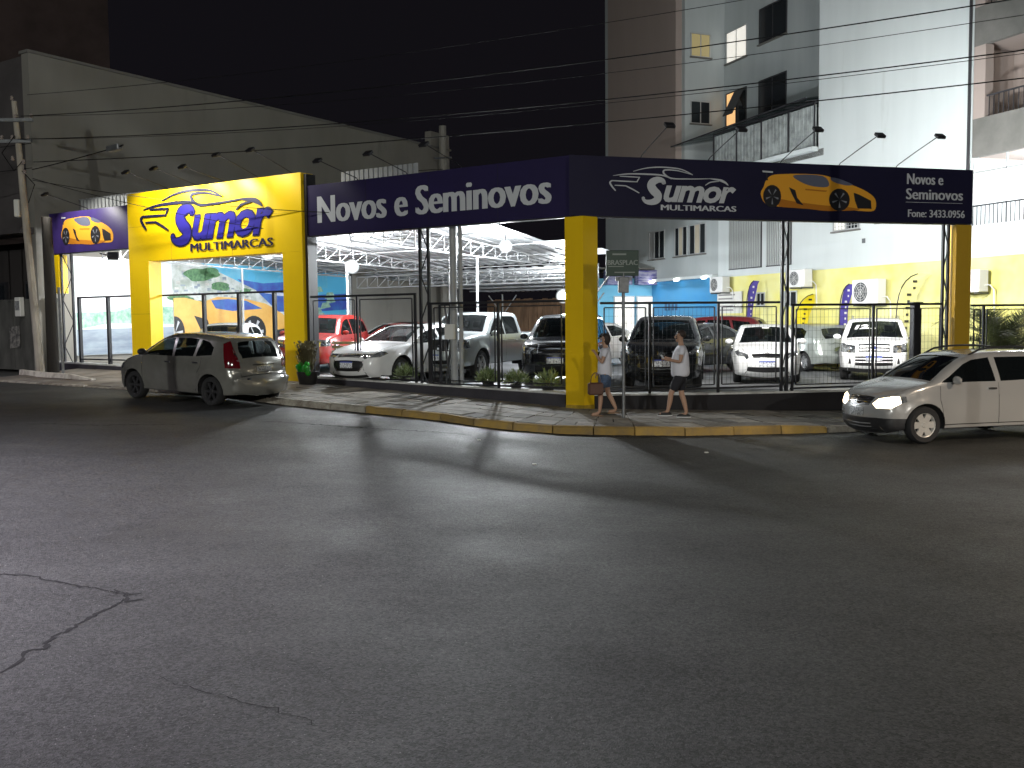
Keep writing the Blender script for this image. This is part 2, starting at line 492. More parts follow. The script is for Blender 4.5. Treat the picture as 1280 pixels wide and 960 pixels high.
    for xw in g['wheels']:
        for sd in (-1, 1):
            M_ = Matrix.Translation((xw, sd*(W_/2-.115), Rw)) @ Matrix.Rotation(-sd*math.pi/2, 4, 'X')
            e = bpy.data.objects.new('wheel', None); COL.objects.link(e); e.parent = root; e.matrix_local = M_; e.empty_display_size = .1
            if wp is None:
                t = MB(); hw = .095; rr = g.get('rim', Rw*.68)
                t.lathe([(rr, -hw), (Rw-.03, -hw-.008), (Rw-.006, -hw+.025), (Rw, 0), (Rw-.006, hw-.025), (Rw-.03, hw+.008), (rr, hw), (rr-.02, hw-.03), (rr-.02, -hw+.03)], 28, closed=True)
                ty = t.build('tyre', MATS['rubber'], e, smooth=True)
                rm = MB(); st = g.get('spokes', 5)
                rm.lathe([(rr+.004, hw-.005), (rr-.012, hw-.012), (rr-.03, hw-.05), (rr-.03, -hw)], 28, mi=0, cap=False)
                rm.lathe([(.001, hw-.02), (.04, hw-.022), (.055, hw-.04), (.055, 0)], 12, mi=0)
                for k in range(st):
                    A_ = Matrix.Rotation(2*math.pi*k/st, 4, 'Z'); w_ = g.get('spoke_w', .05)
                    rm.add([(.03, -w_*.8, hw-.035), (rr-.015, -w_, hw-.025), (rr-.015, w_, hw-.025), (.03, w_*.8, hw-.035), (.03, -w_*.8, hw-.06), (rr-.015, -w_, hw-.06), (rr-.015, w_, hw-.06), (.03, w_*.8, hw-.06)],
                           [(0,1,2,3),(0,4,5,1),(3,2,6,7),(4,7,6,5)], 0, A_)
                rm.lathe([(.001, hw-.075), (rr-.03, hw-.075)], 20, mi=1)
                ri = rm.build('rim', [g.get('rimmat', MATS['alloy']), MATS['under']], e, smooth=True)
                wp = (ty, ri)
            else:
                for q in wp:
                    c = q.copy(); COL.objects.link(c); c.parent = e
    # ---- mirrors, handles
    mx, mz = g['mirror']; yb = float(sh.Y([mx], [mz])[0])
    for sd in (-1, 1):
        mb = MB(); mb.sphere((mx, sd*(yb+.12), mz+.05), .1, 10, 0, sc=(.55, 1.05, .72)); mb.tube([(mx, sd*(yb-.02), mz-.01), (mx, sd*(yb+.08), mz+.02)], .022, 6, 1)
        mb.build('mirror', [g.get('mirrormat', paint), MATS['black_plastic']], root, smooth=True)
    for (hx, hz) in g.get('handles', []):
        yb = float(sh.Y([hx], [hz])[0])
        for sd in (-1, 1):
            mb = MB(); a, b = sorted((sd*(yb-.005), sd*(yb+.032))); mb.cbox(hx-.09, hx+.09, a, b, hz-.014, hz+.014, .008)
            mb.build('door_handle', g.get('handlemat', paint), root)
    # ---- interior
    if g.get('interior', True):
        it = MATS['interior']; zs = sill+.14
        for (sx, sy) in g.get('seats', [(.05, .36), (.05, -.36), (-.85, .36), (-.85, -.36)]):
            mb = MB(); mb.cbox(sx-.05, sx+.42, sy-.24, sy+.24, zs, zs+.3, .05)
            mb.cbox(-.09, .07, -.23, .23, 0, .56, .05, 0, Matrix.Translation((sx, sy, zs+.22)) @ Matrix.Rotation(R(-12), 4, 'Y'))
            mb.cbox(-.05, .04, -.13, .13, .6, .78, .03, 0, Matrix.Translation((sx, sy, zs+.22)) @ Matrix.Rotation(R(-12), 4, 'Y'))
            mb.build('seat', it, root)
        dx = g.get('dash', .82); mb = MB(); mb.cbox(dx-.14, dx+.14, -W_/2+.17, W_/2-.17, g['belt']-.32, g['belt']-.06, .05)
        mb.tube([(dx-.3+.05*math.cos(a), .36+.17*math.cos(a), g['belt']-.06+.16*math.sin(a)) for a in np.linspace(0, 2*math.pi, 15)], .014, 5)
        mb.build('dashboard', it, root)
    for fn in g.get('extra', []): fn(root, sh)
    return root

# ---- helpers for front and rear faces
def both(part, mk_, poly):
    l, r_ = (part, part) if part == 'body' else (part+'|L', part+'|R')
    return [(l, mk_, poly), (r_, mk_, [(a, -b) for a, b in poly])]
def fz(sh, pts, rear=False):
    f = sh.sR if rear else sh.sF
    return [(f(z), y) for y, z in pts]
def rect(y0, y1, z0, z1): return [(y0, z0), (y1, z0), (y1, z1), (y0, z1)]
def span(sh, s0, s1, f0, f1, n=5):
    """polygon across the car between two arclengths, keeping a fraction of the half width"""
    a = [(s_, -sh.yeS(s_)*(f0+(f1-f0)*i/n)) for i, s_ in enumerate(np.linspace(s0, s1, n+1))]
    return a+[(p[0], -p[1]) for p in a[::-1]]
def badge_vw(root, sh, z, r, x=None, nrm=0):
    s_ = sh.sF(z); c = sh.strip([s_], [0], .012)[0]
    mb = MB(); M_ = Matrix.Translation(c) @ Matrix.Rotation(math.pi/2, 4, 'Z') @ Matrix.Rotation(math.pi/2, 4, 'X')
    mb.tube([(r*math.cos(a), r*math.sin(a), 0) for a in np.linspace(0, 2*math.pi, 17)], .008, 5, 0, M_)
    for pts in ([(-.35, .85), (0, .15), (.35, .85)], [(-.85, .45), (-.4, -.8), (0, 0), (.4, -.8), (.85, .45)]):
        mb.tube([(a*r, b*r, 0) for a, b in pts], .007, 4, 0, M_)
    mb.build('badge', MATS['chrome'], root)
def badge_oval(root, sh, z, w, h):
    s_ = sh.sF(z); c = sh.strip([s_], [0], .014)[0]
    mb = MB(); M_ = Matrix.Translation(c) @ Matrix.Rotation(math.pi/2, 4, 'Z') @ Matrix.Rotation(math.pi/2, 4, 'X')
    mb.tube([(w*math.cos(a), h*math.sin(a), 0) for a in np.linspace(0, 2*math.pi, 17)], .007, 5, 0, M_)
    mb.poly([(w*.9*math.cos(a), h*.9*math.sin(a), 0) for a in np.linspace(0, 2*math.pi, 16)[:-1]], 1, M_)
    mb.build('badge', [MATS['chrome'], MATS['plate_blue']], root)
def badge_h(root, sh, z, w, h):
    s_ = sh.sF(z); c = sh.strip([s_], [0], .014)[0]
    mb = MB(); M_ = Matrix.Translation(c) @ Matrix.Rotation(math.pi/2, 4, 'Z') @ Matrix.Rotation(math.pi/2, 4, 'X')
    mb.tube([(w*math.cos(a), h*math.sin(a), 0) for a in np.linspace(0, 2*math.pi, 17)], .007, 5, 0, M_)
    for pts in ([(-.55, -.6), (-.25, .7)], [(.25, -.7), (.55, .6)], [(-.4, -.05), (.4, .05)]):
        mb.tube([(a*w, b*h, 0) for a, b in pts], .009, 4, 0, M_)
    mb.build('badge', MATS['chrome'], root)
def rails(root, sh, x0, x1, y, mat):
    for sd in (-1, 1):
        xs = np.linspace(x0, x1, 9); zt = [np.interp(-x, -sh.P[8:-8, 0], sh.P[8:-8, 1]) for x in xs]
        h = [.0, .06, .075, .08, .08, .08, .075, .06, .0]
        mb = MB(); mb.tube([(x, sd*y, z-.01+k) for x, z, k in zip(xs, zt, h)], .018, 6); mb.build('roof_rail', mat, root, smooth=True)

def specs():
    S = {}
    # ------------------------------------------------ silver five door hatchback, seen from the rear quarter
    def hatch_strip(sh):
        o = []
        cowl, rf = sh.sX(.98), sh.sX(.28)
        o.append(('windshield', 'glass', span(sh, cowl, rf, .93, .90)))
        r0, r1 = sh.sR(1.30), sh.sR(.98)
        o.append(('rear_window', 'glass', span(sh, r0, r1, .80, .84)))
        o += both('taillight', 'red', fz(sh, [(.60, 1.28), (.60, .95), (.60, .80), (.9, .78), (.9, 1.3)], True))
        o.append(('license_plate', 'plate_grey', fz(sh, rect(-.2, .2, .69, .81), True)))
        o.append(('body', 'gap', fz(sh, rect(-.29, .29, .835, .86), True)))
        o.append(('body', 'gap', fz(sh, rect(-.7, .7, .615, .628), True)))
        o += both('reflector', 'lamp', fz(sh, rect(.40, .49, .555, .585), True))
        o += both('body', 'gap', fz(sh, [(.585, .63), (.597, .63), (.597, 1.32), (.585, 1.32)], True))
        o += both('headlight', 'lamp', fz(sh, [(.46, .60), (.8, .62), (.8, .80), (.52, .74)]))
        o.append(('grille', 'mesh', fz(sh, rect(-.36, .36, .60, .70))))
        o.append(('grille', 'mesh', fz(sh, rect(-.5, .5, .30, .42))))
        return o
    S['hatch'] = dict(W=1.70, H=1.47, belt=.96, sill=.25, wheels=(1.24, -1.25), R=.305, ra=.365, tumble=.19, end=.12, mirror=(.80, 1.0), handles=[(.06, .86), (-.82, .88)],
        prof=[(1.86, .2), (1.93, .33), (1.95, .5), (1.92, .62), (1.84, .73), (1.62, .85), (1.32, .94), (1.02, 1.01), (.72, 1.19), (.38, 1.37), (.1, 1.445), (-.4, 1.475), (-1.0, 1.46), (-1.42, 1.41), (-1.58, 1.34), (-1.72, 1.12), (-1.82, .95), (-1.85, .8), (-1.87, .66), (-1.95, .6), (-1.97, .47), (-1.96, .34), (-1.9, .25)],
        side=[('taillight', 'red', [(-1.50, 1.29), (-1.60, 1.02), (-1.66, .80), (-1.85, .79), (-1.95, .8), (-1.8, 1.3), (-1.6, 1.36)]),
              ('side_window', 'glass', [(.90, .985), (.74, 1.07), (.42, 1.27), (.28, 1.335), (-.02, 1.365), (-.06, .99)]),
              ('side_window', 'glass', [(-.13, .99), (-.10, 1.37), (-.5, 1.38), (-.78, 1.36), (-.72, 1.01)]),
              ('quarter_window', 'glass', [(-.80, 1.01), (-.86, 1.355), (-1.12, 1.31), (-1.28, 1.2), (-1.27, 1.05)]),
              ('body', 'gap', seam([(.93, .95), (.95, .8), (.90, .45), (.86, .3)])),
              ('body', 'gap', seam([(-.095, .98), (-.13, .6), (-.16, .3)])),
              ('body', 'gap', seam([(-.98, 1.0), (-.96, .82), (-.86, .68)])),
              ('headlight', 'lamp', [(1.62, .68), (1.9, .6), (2.0, .6), (2.0, .8), (1.7, .82)])],
        strip=hatch_strip)
    # ------------------------------------------------ silver tall hatch with roof rails and dark lower bumper
    def fox_strip(sh):
        o = []
        o.append(('windshield', 'glass', span(sh, sh.sX(1.08), sh.sX(.40), .95, .91)))
        o.append(('rear_window', 'glass', span(sh, sh.sR(1.42), sh.sR(1.05), .8, .84)))
        o += both('headlight', 'lit', fz(sh, [(.36, .66), (.46, .60), (.9, .62), (.9, .80), (.6, .80), (.44, .75)]))
        for z in (.665, .715): o.append(('grille', 'chrome', fz(sh, rect(-.32, .32, z, z+.012))))
        o.append(('grille', 'mesh', fz(sh, [(-.34, .76), (-.30, .63), (-.12, .61), (.12, .61), (.30, .63), (.34, .76)])))
        o.append(('license_plate', 'plate_grey', fz(sh, rect(-.2, .2, .46, .58))))
        for z in (.29, .34): o.append(('body', 'paint', fz(sh, rect(-.34, .34, z, z+.015))))
        o.append(('body', 'black', fz(sh, [(-.95, .19), (.95, .19), (.95, .44), (.6, .45), (.4, .44), (-.4, .44), (-.6, .45), (-.95, .44)])))
        o += both('body', 'gap', [(sh.sF(.80), .66), (sh.sX(1.5), .70), (sh.sX(1.12), .72), (sh.sX(1.12), .73), (sh.sX(1.5), .71), (sh.sF(.80), .67)])
        o += both('taillight', 'red', fz(sh, rect(.62, .9, .9, 1.3), True))
        return o
    S['fox'] = dict(W=1.66, H=1.55, belt=1.0, sill=.26, wheels=(1.26, -1.21), R=.32, ra=.375, tumble=.19, end=.13, mirror=(.74, 1.03), handles=[(-.05, .92), (-.98, .95)],
        prof=[(1.84, .18), (1.93, .28), (1.97, .42), (1.97, .55), (1.93, .68), (1.85, .79), (1.62, .91), (1.32, 1.0), (1.08, 1.06), (.80, 1.24), (.46, 1.42), (.18, 1.51), (-.4, 1.55), (-1.2, 1.54), (-1.6, 1.48), (-1.8, 1.22), (-1.9, 1.0), (-1.94, .7), (-1.97, .42), (-1.92, .28)],
        side=[('headlight', 'lit', [(1.70, .70), (1.86, .61), (2.0, .61), (2.0, .81), (1.72, .82)]),
              ('turn_signal', 'lamp', [(1.60, .72), (1.69, .705), (1.71, .815), (1.62, .82)]),
              ('side_window', 'glass', [(.96, 1.04), (.78, 1.14), (.46, 1.34), (.28, 1.41), (-.08, 1.45), (-.14, 1.04)]),
              ('body', 'paint', [(-.14, 1.04), (-.08, 1.45), (-.2, 1.45), (-.24, 1.04)]),
              ('side_window', 'glass', [(-.24, 1.04), (-.2, 1.45), (-.9, 1.45), (-1.02, 1.06)]),
              ('quarter_window', 'glass', [(-1.1, 1.07), (-1.0, 1.44), (-1.4, 1.38), (-1.5, 1.12)]),
              ('body', 'gap', seam([(.98, .98), (.98, .75), (.92, .45), (.88, .3)])),
              ('body', 'gap', seam([(-.19, 1.02), (-.2, .6), (-.22, .3)])),
              ('body', 'gap', seam([(-1.06, 1.02), (-1.04, .85), (-.95, .7)])),
              ('body', 'black', [(2.1, .1), (1.56, .1), (1.50, .42), (1.60, .44), (2.1, .44)]),
              ('body', 'gap', [(.95, .31), (-.8, .31), (-.8, .325), (.95, .325)])],
        strip=fox_strip, extra=[lambda r, s: badge_vw(r, s, .69, .065), lambda r, s: rails(r, s, .25, -1.35, .58, MATS['black_plastic'])])
    # ------------------------------------------------ sedan
    def sedan_strip(sh):
        o = []
        o.append(('windshield', 'glass', span(sh, sh.sX(1.0), sh.sX(.18), .93, .90)))
        o.append(('sunroof', 'glass', span(sh, sh.sX(-.05), sh.sX(-.5), .62, .62)))
        o.append(('rear_window', 'glass', span(sh, sh.sX(-1.12), sh.sX(-1.7), .86, .9)))
        o += both('headlight', 'chrome', fz(sh, [(.42, .66), (.9, .72), (.9, .735), (.42, .675)]))
        o += both('headlight', 'lamp', fz(sh, [(.38, .69), (.5, .63), (.7, .66), (.95, .72), (.95, .80), (.6, .745), (.38, .735)]))
        o.append(('grille', 'chrome', fz(sh, [(-.36, .69), (.36, .69), (.36, .705), (-.36, .705)])))
        o.append(('grille', 'mesh', fz(sh, rect(-.36, .36, .64, .73))))
        o.append(('license_plate', 'plate_blue', fz(sh, rect(-.2, .2, .53, .555))))
        o.append(('license_plate', 'plate', fz(sh, rect(-.2, .2, .43, .53))))
        o.append(('lower_grille', 'mesh', fz(sh, [(-.34, .36), (.34, .36), (.5, .50), (.44, .58), (-.44, .58), (-.5, .50)])))
        o += both('lower_grille', 'chrome', fz(sh, [(.34, .335), (.54, .50), (.47, .60), (.44, .585), (.50, .50), (.33, .355)]))
        o += both('fog_lamp', 'mesh', fz(sh, [(.60, .36), (.86, .40), (.86, .52), (.64, .47)]))
        o.append(('body', 'black', fz(sh, rect(-.6, .6, .2, .27))))
        o += both('body', 'gap', [(sh.sF(.76), .66), (sh.sX(1.6), .70), (sh.sX(1.05), .72), (sh.sX(1.05), .73), (sh.sX(1.6), .71), (sh.sF(.76), .67)])
        o += both('taillight', 'red', fz(sh, rect(.5, .95, .85, 1.0), True))
        return o
    S['sedan'] = dict(W=1.80, H=1.46, belt=.95, sill=.24, wheels=(1.38, -1.32), R=.33, ra=.385, tumble=.25, end=.16, r_end=.26, mirror=(.80, 1.0), handles=[(-.05, .86), (-1.0, .9)],
        prof=[(2.2, .19), (2.29, .3), (2.33, .45), (2.31, .58), (2.24, .7), (2.02, .81), (1.7, .89), (1.3, .96), (1.02, 1.0), (.62, 1.2), (.22, 1.37), (-.1, 1.43), (-.5, 1.46), (-.95, 1.43), (-1.4, 1.28), (-1.8, 1.11), (-2.15, 1.08), (-2.28, 1.02), (-2.32, .8), (-2.33, .5), (-2.28, .3)],
        side=[('headlight', 'lamp', [(1.85, .76), (2.1, .68), (2.4, .66), (2.4, .9), (1.9, .80)]),
              ('side_window', 'glass', [(.92, .98), (.6, 1.14), (.22, 1.29), (-.1, 1.35), (-.18, .99)]),
              ('side_window', 'glass', [(-.26, .99), (-.2, 1.36), (-.7, 1.36), (-1.1, 1.27), (-1.3, 1.15), (-1.25, 1.03)]),
              ('body', 'gap', seam([(.95, .95), (.98, .7), (.92, .4), (.88, .28)])), ('body', 'gap', seam([(-.22, .98), (-.24, .28)])),
              ('body', 'gap', seam([(-1.3, 1.0), (-1.2, .8), (-1.0, .66)]))],
        strip=sedan_strip)
    # ------------------------------------------------ pickup
    def pick_strip(sh):
        o = []
        o.append(('windshield', 'glass', span(sh, sh.sX(1.24), sh.sX(.66), .93, .92)))
        o += both('headlight', 'lamp', fz(sh, [(.50, .82), (.95, .84), (.95, 1.06), (.52, 1.06)]))
        for y in (-.16, .16): o.append(('grille', 'chrome', fz(sh, [(y-.025, .80), (y+.025, .80), (y*1.5+.02, 1.06), (y*1.5-.02, 1.06)])))
        o.append(('grille', 'mesh', fz(sh, rect(-.44, .44, .80, 1.04))))
        o.append(('body', 'chrome', fz(sh, rect(-.48, .48, .775, .80))))
        o.append(('license_plate', 'plate_blue', fz(sh, rect(-.2, .2, .665, .69))))
        o.append(('license_plate', 'plate', fz(sh, rect(-.2, .2, .56, .665))))
        o.append(('lower_grille', 'mesh', fz(sh, [(-.42, .48), (.42, .48), (.46, .56), (-.46, .56)])))
        o += both('fog_lamp', 'mesh', fz(sh, [(.58, .54), (.9, .58), (.9, .72), (.6, .68)]))
        return o
    def pick_bed(r, s):
        mb = MB(); mb.cbox(-2.55, -1.16, -.66, .66, 1.17, 1.205, .01); mb.build('bed_cover', MATS['under'], r)
    S['pickup'] = dict(W=1.85, H=1.76, belt=1.10, sill=.42, wheels=(1.65, -1.55), R=.39, ra=.46, tumble=.17, end=.10, r_end=.2, mirror=(1.05, 1.16), handles=[(.2, 1.0), (-.62, 1.0)], seats=[(.2, .36), (.2, -.36), (-.6, .36), (-.6, -.36)], dash=1.0,
        prof=[(2.45, .38), (2.58, .45), (2.62, .62), (2.60, .8), (2.56, .98), (2.46, 1.08), (2.1, 1.15), (1.6, 1.19), (1.28, 1.22), (.98, 1.46), (.68, 1.67), (.3, 1.755), (-.3, 1.765), (-.85, 1.75), (-.99, 1.66), (-1.08, 1.3), (-1.14, 1.19), (-1.5, 1.185), (-2.3, 1.18), (-2.58, 1.16), (-2.62, .9), (-2.62, .6), (-2.55, .45)],
        side=[('headlight', 'lamp', [(2.28, .86), (2.7, .82), (2.7, 1.07), (2.32, 1.08)]),
              ('side_window', 'glass', [(1.14, 1.18), (.9, 1.38), (.62, 1.58), (.18, 1.66), (.14, 1.17)]),
              ('side_window', 'glass', [(.06, 1.17), (.1, 1.66), (-.62, 1.66), (-.78, 1.6), (-.84, 1.18)]),
              ('body', 'gap', seam([(1.16, 1.14), (1.14, .7), (1.1, .48)])), ('body', 'gap', seam([(.1, 1.15), (.08, .48)])), ('body', 'gap', seam([(-.9, 1.16), (-.88, .95), (-1.0, .82)])), ('body', 'gap', seam([(-1.1, 1.17), (-1.1, .85)]))],
        strip=pick_strip, extra=[pick_bed])
    # ------------------------------------------------ big black suv with a wide chrome grille
    def suv_strip(sh):
        o = []
        o.append(('windshield', 'glass', span(sh, sh.sX(1.18), sh.sX(.52), .94, .92)))
        o += both('headlight', 'lamp', fz(sh, [(.47, .76), (.92, .78), (.92, .96), (.5, .97)]))
        for z in (.78, .85, .92): o.append(('grille', 'chrome', fz(sh, rect(-.42, .42, z, z+.030))))
        o.append(('grille', 'mesh', fz(sh, rect(-.42, .42, .755, .965))))
        o.append(('grille', 'chrome', fz(sh, rect(-.45, .45, .74, .98))))
        o.append(('license_plate', 'plate_blue', fz(sh, rect(-.2, .2, .655, .68))))
        o.append(('license_plate', 'plate', fz(sh, rect(-.2, .2, .55, .655))))
        o.append(('lower_grille', 'mesh', fz(sh, rect(-.5, .5, .38, .50))))
        o += both('fog_lamp', 'chrome', fz(sh, [(.66, .40), (.70, .40), (.70, .54), (.66, .54)]))
        o += both('fog_lamp', 'lamp', fz(sh, circle((.80, .50), .045, 12)))
        o += both('body', 'gap', [(sh.sF(.98), .60), (sh.sX(1.7), .66), (sh.sX(1.2), .68), (sh.sX(1.2), .69), (sh.sX(1.7), .67), (sh.sF(.98), .61)])
        o.append(('rear_window', 'glass', span(sh, sh.sR(1.55), sh.sR(1.12), .82, .86)))
        o += both('taillight', 'red', fz(sh, rect(.66, .95, .8, 1.1), True))
        return o
    S['suv'] = dict(W=1.84, H=1.72, belt=1.06, sill=.32, wheels=(1.38, -1.32), R=.37, ra=.435, tumble=.2, end=.12, r_end=.2, mirror=(.92, 1.12), handles=[(.0, .98), (-.9, 1.0)], dash=.95,
        prof=[(2.08, .26), (2.18, .36), (2.23, .52), (2.22, .7), (2.18, .86), (2.08, .98), (1.8, 1.06), (1.4, 1.11), (1.18, 1.14), (.86, 1.38), (.56, 1.58), (.25, 1.67), (-.3, 1.71), (-1.2, 1.70), (-1.75, 1.62), (-1.98, 1.3), (-2.06, 1.1), (-2.1, .75), (-2.2, .62), (-2.2, .42), (-2.12, .32)],
        side=[('headlight', 'lamp', [(1.9, .80), (2.3, .77), (2.3, .96), (1.94, .97)]),
              ('side_window', 'glass', [(1.02, 1.12), (.84, 1.28), (.52, 1.49), (.2, 1.57), (-.06, 1.58), (-.1, 1.11)]),
              ('side_window', 'glass', [(-.18, 1.11), (-.14, 1.59), (-.9, 1.58), (-1.05, 1.13)]),
              ('quarter_window', 'glass', [(-1.13, 1.14), (-.99, 1.575), (-1.6, 1.5), (-1.78, 1.2)]),
              ('body', 'gap', seam([(1.04, 1.08), (1.02, .7), (.96, .36)])), ('body', 'gap', seam([(-.14, 1.1), (-.16, .36)])), ('body', 'gap', seam([(-1.1, 1.1), (-1.05, .9), (-.95, .8)])),
              ('body', 'black', [(.93, .2), (-.88, .2), (-.88, .42), (.93, .42)])],
        strip=suv_strip)
    # ------------------------------------------------ rounder crossover with swept lamps
    def cross_strip(sh):
        o = []
        o.append(('windshield', 'glass', span(sh, sh.sX(1.16), sh.sX(.38), .94, .91)))
        o += both('headlight', 'lamp', fz(sh, [(.50, .72), (.60, .69), (.95, .80), (.95, .96), (.78, .93), (.52, .78)]))
        o.append(('grille', 'chrome', fz(sh, rect(-.36, .36, .785, .797))))
        o.append(('grille', 'mesh', fz(sh, [(-.34, .72), (.34, .72), (.40, .81), (-.40, .81)])))
        o.append(('license_plate', 'plate_blue', fz(sh, rect(-.2, .2, .635, .66))))
        o.append(('license_plate', 'plate', fz(sh, rect(-.2, .2, .53, .635))))
        for z in (.42, .48): o.append(('lower_grille', 'chrome', fz(sh, rect(-.5, .5, z, z+.012))))
        o.append(('lower_grille', 'mesh', fz(sh, [(-.44, .34), (.44, .34), (.56, .50), (.48, .60), (-.48, .60), (-.56, .50)])))
        o += both('fog_lamp', 'lamp', fz(sh, [(.66, .52), (.82, .56), (.86, .60), (.70, .57)]))
        o += both('fog_lamp', 'chrome', fz(sh, [(.62, .42), (.85, .40), (.85, .412), (.62, .432)]))
        o.append(('rear_window', 'glass', span(sh, sh.sR(1.48), sh.sR(1.12), .82, .86)))
        o += both('taillight', 'red', fz(sh, rect(.6, .95, .9, 1.1), True))
        return o
    S['cross'] = dict(W=1.82, H=1.67, belt=1.03, sill=.3, wheels=(1.34, -1.3), R=.355, ra=.415, tumble=.23, end=.17, r_end=.26, mirror=(.86, 1.08), handles=[(-.02, .95), (-.95, .99)], dash=.95,
        prof=[(2.02, .22), (2.13, .33), (2.19, .5), (2.17, .66), (2.10, .80), (1.94, .92), (1.66, 1.02), (1.36, 1.08), (1.14, 1.12), (.8, 1.33), (.42, 1.54), (.1, 1.63), (-.4, 1.67), (-1.1, 1.64), (-1.6, 1.55), (-1.9, 1.28), (-2.02, 1.08), (-2.08, .75), (-2.15, .55), (-2.1, .32)],
        side=[('headlight', 'lamp', [(1.72, .96), (1.9, .84), (2.3, .74), (2.3, .98), (1.8, 1.0)]),
              ('side_window', 'glass', [(1.0, 1.09), (.78, 1.23), (.42, 1.43), (.1, 1.51), (-.12, 1.53), (-.14, 1.08)]),
              ('side_window', 'glass', [(-.22, 1.08), (-.2, 1.53), (-.85, 1.52), (-1.15, 1.4), (-1.12, 1.13)]),
              ('quarter_window', 'glass', [(-1.2, 1.15), (-1.22, 1.4), (-1.5, 1.3)]),
              ('body', 'chrome', seam([(1.02, 1.06), (-.18, 1.045), (-1.2, 1.11)], .02)),
              ('body', 'gap', seam([(1.03, 1.03), (1.02, .7), (.96, .36)])), ('body', 'gap', seam([(-.18, 1.03), (-.2, .36)]))],
        strip=cross_strip, extra=[lambda r, s: badge_h(r, s, .765, .085, .045)])
    # ------------------------------------------------ white compact with a thin grille and round badge
    def gol_strip(sh):
        o = []
        o.append(('windshield', 'glass', span(sh, sh.sX(.98), sh.sX(.30), .94, .91)))
        o += both('headlight', 'lamp', fz(sh, [(.44, .64), (.6, .61), (.78, .66), (.95, .74), (.95, .83), (.62, .79), (.46, .72)]))
        for z in (.635, .695): o.append(('grille', 'chrome', fz(sh, rect(-.36, .36, z, z+.012))))
        o.append(('grille', 'mesh', fz(sh, [(-.33, .625), (.33, .625), (.38, .72), (-.38, .72)])))
        o.append(('license_plate', 'plate_blue', fz(sh, rect(-.2, .2, .535, .56))))
        o.append(('license_plate', 'plate', fz(sh, rect(-.2, .2, .44, .535))))
        o.append(('lower_grille', 'mesh', fz(sh, [(-.52, .32), (.52, .32), (.72, .40), (.66, .43), (-.66, .43), (-.72, .40)])))
        o += both('body', 'gap', [(sh.sF(.74), .52), (sh.sX(1.4), .64), (sh.sX(1.02), .68), (sh.sX(1.02), .69), (sh.sX(1.4), .65), (sh.sF(.74), .53)])
        o.append(('rear_window', 'glass', span(sh, sh.sR(1.3), sh.sR(1.0), .8, .84)))
        o += both('taillight', 'red', fz(sh, rect(.58, .9, .8, 1.05), True))
        return o
    S['gol'] = dict(W=1.66, H=1.46, belt=.95, sill=.24, wheels=(1.22, -1.24), R=.295, ra=.35, tumble=.2, end=.13, r_end=.22, mirror=(.78, .99), handles=[(-.02, .86), (-.9, .88)],
        prof=[(1.82, .2), (1.9, .3), (1.94, .45), (1.93, .58), (1.87, .7), (1.68, .82), (1.35, .92), (1.0, .99), (.66, 1.2), (.34, 1.37), (.08, 1.43), (-.4, 1.46), (-1.0, 1.44), (-1.45, 1.38), (-1.65, 1.2), (-1.82, .98), (-1.88, .7), (-1.95, .5), (-1.9, .28)],
        side=[('headlight', 'lamp', [(1.56, .80), (1.8, .7), (2.0, .66), (2.0, .84), (1.62, .86)]),
              ('side_window', 'glass', [(.9, .975), (.66, 1.10), (.32, 1.28), (.05, 1.34), (-.1, 1.35), (-.14, .98)]),
              ('side_window', 'glass', [(-.22, .98), (-.18, 1.35), (-.9, 1.34), (-1.2, 1.24), (-1.2, 1.03)]),
              ('body', 'gap', seam([(.93, .94), (.93, .7), (.88, .3)])), ('body', 'gap', seam([(-.18, .96), (-.2, .3)]))],
        strip=gol_strip, extra=[lambda r, s: badge_vw(r, s, .665, .07)])
    # ------------------------------------------------ white boxy suv
    def eco_strip(sh):
        o = []
        o.append(('windshield', 'glass', span(sh, sh.sX(1.12), sh.sX(.56), .94, .92)))
        o += both('headlight', 'lamp', fz(sh, [(.46, .74), (.9, .76), (.9, .98), (.72, .97), (.46, .92)]))
        for z in (.80, .87): o.append(('grille', 'white', fz(sh, rect(-.36, .36, z, z+.035))))
        o.append(('grille', 'mesh', fz(sh, rect(-.38, .38, .765, .945))))
        o.append(('license_plate', 'plate_blue', fz(sh, rect(-.2, .2, .62, .66))))
        o.append(('license_plate', 'plate', fz(sh, rect(-.2, .2, .55, .62))))
        for z in (.50, .58): o.append(('lower_grille', 'white', fz(sh, rect(-.46, .46, z, z+.03))))
        o.append(('lower_grille', 'white', fz(sh, rect(-.02, .02, .42, .66))))
        o.append(('lower_grille', 'mesh', fz(sh, rect(-.46, .46, .43, .65))))
        o += both('fog_lamp', 'lamp', fz(sh, circle((.74, .55), .05, 12)))
        o += both('fog_lamp', 'mesh', fz(sh, [(.56, .46), (.63, .46), (.61, .60), (.58, .60)]))
        o.append(('body', 'black', fz(sh, rect(-.9, .9, .2, .36))))
        o += both('body', 'gap', [(sh.sF(.97), .44), (sh.sX(1.6), .60), (sh.sX(1.15), .66), (sh.sX(1.15), .67), (sh.sX(1.6), .61), (sh.sF(.97), .45)])
        o.append(('rear_window', 'glass', span(sh, sh.sR(1.5), sh.sR(1.1), .8, .84)))
        o += both('taillight', 'red', fz(sh, rect(.66, .95, .8, 1.1), True))
        return o
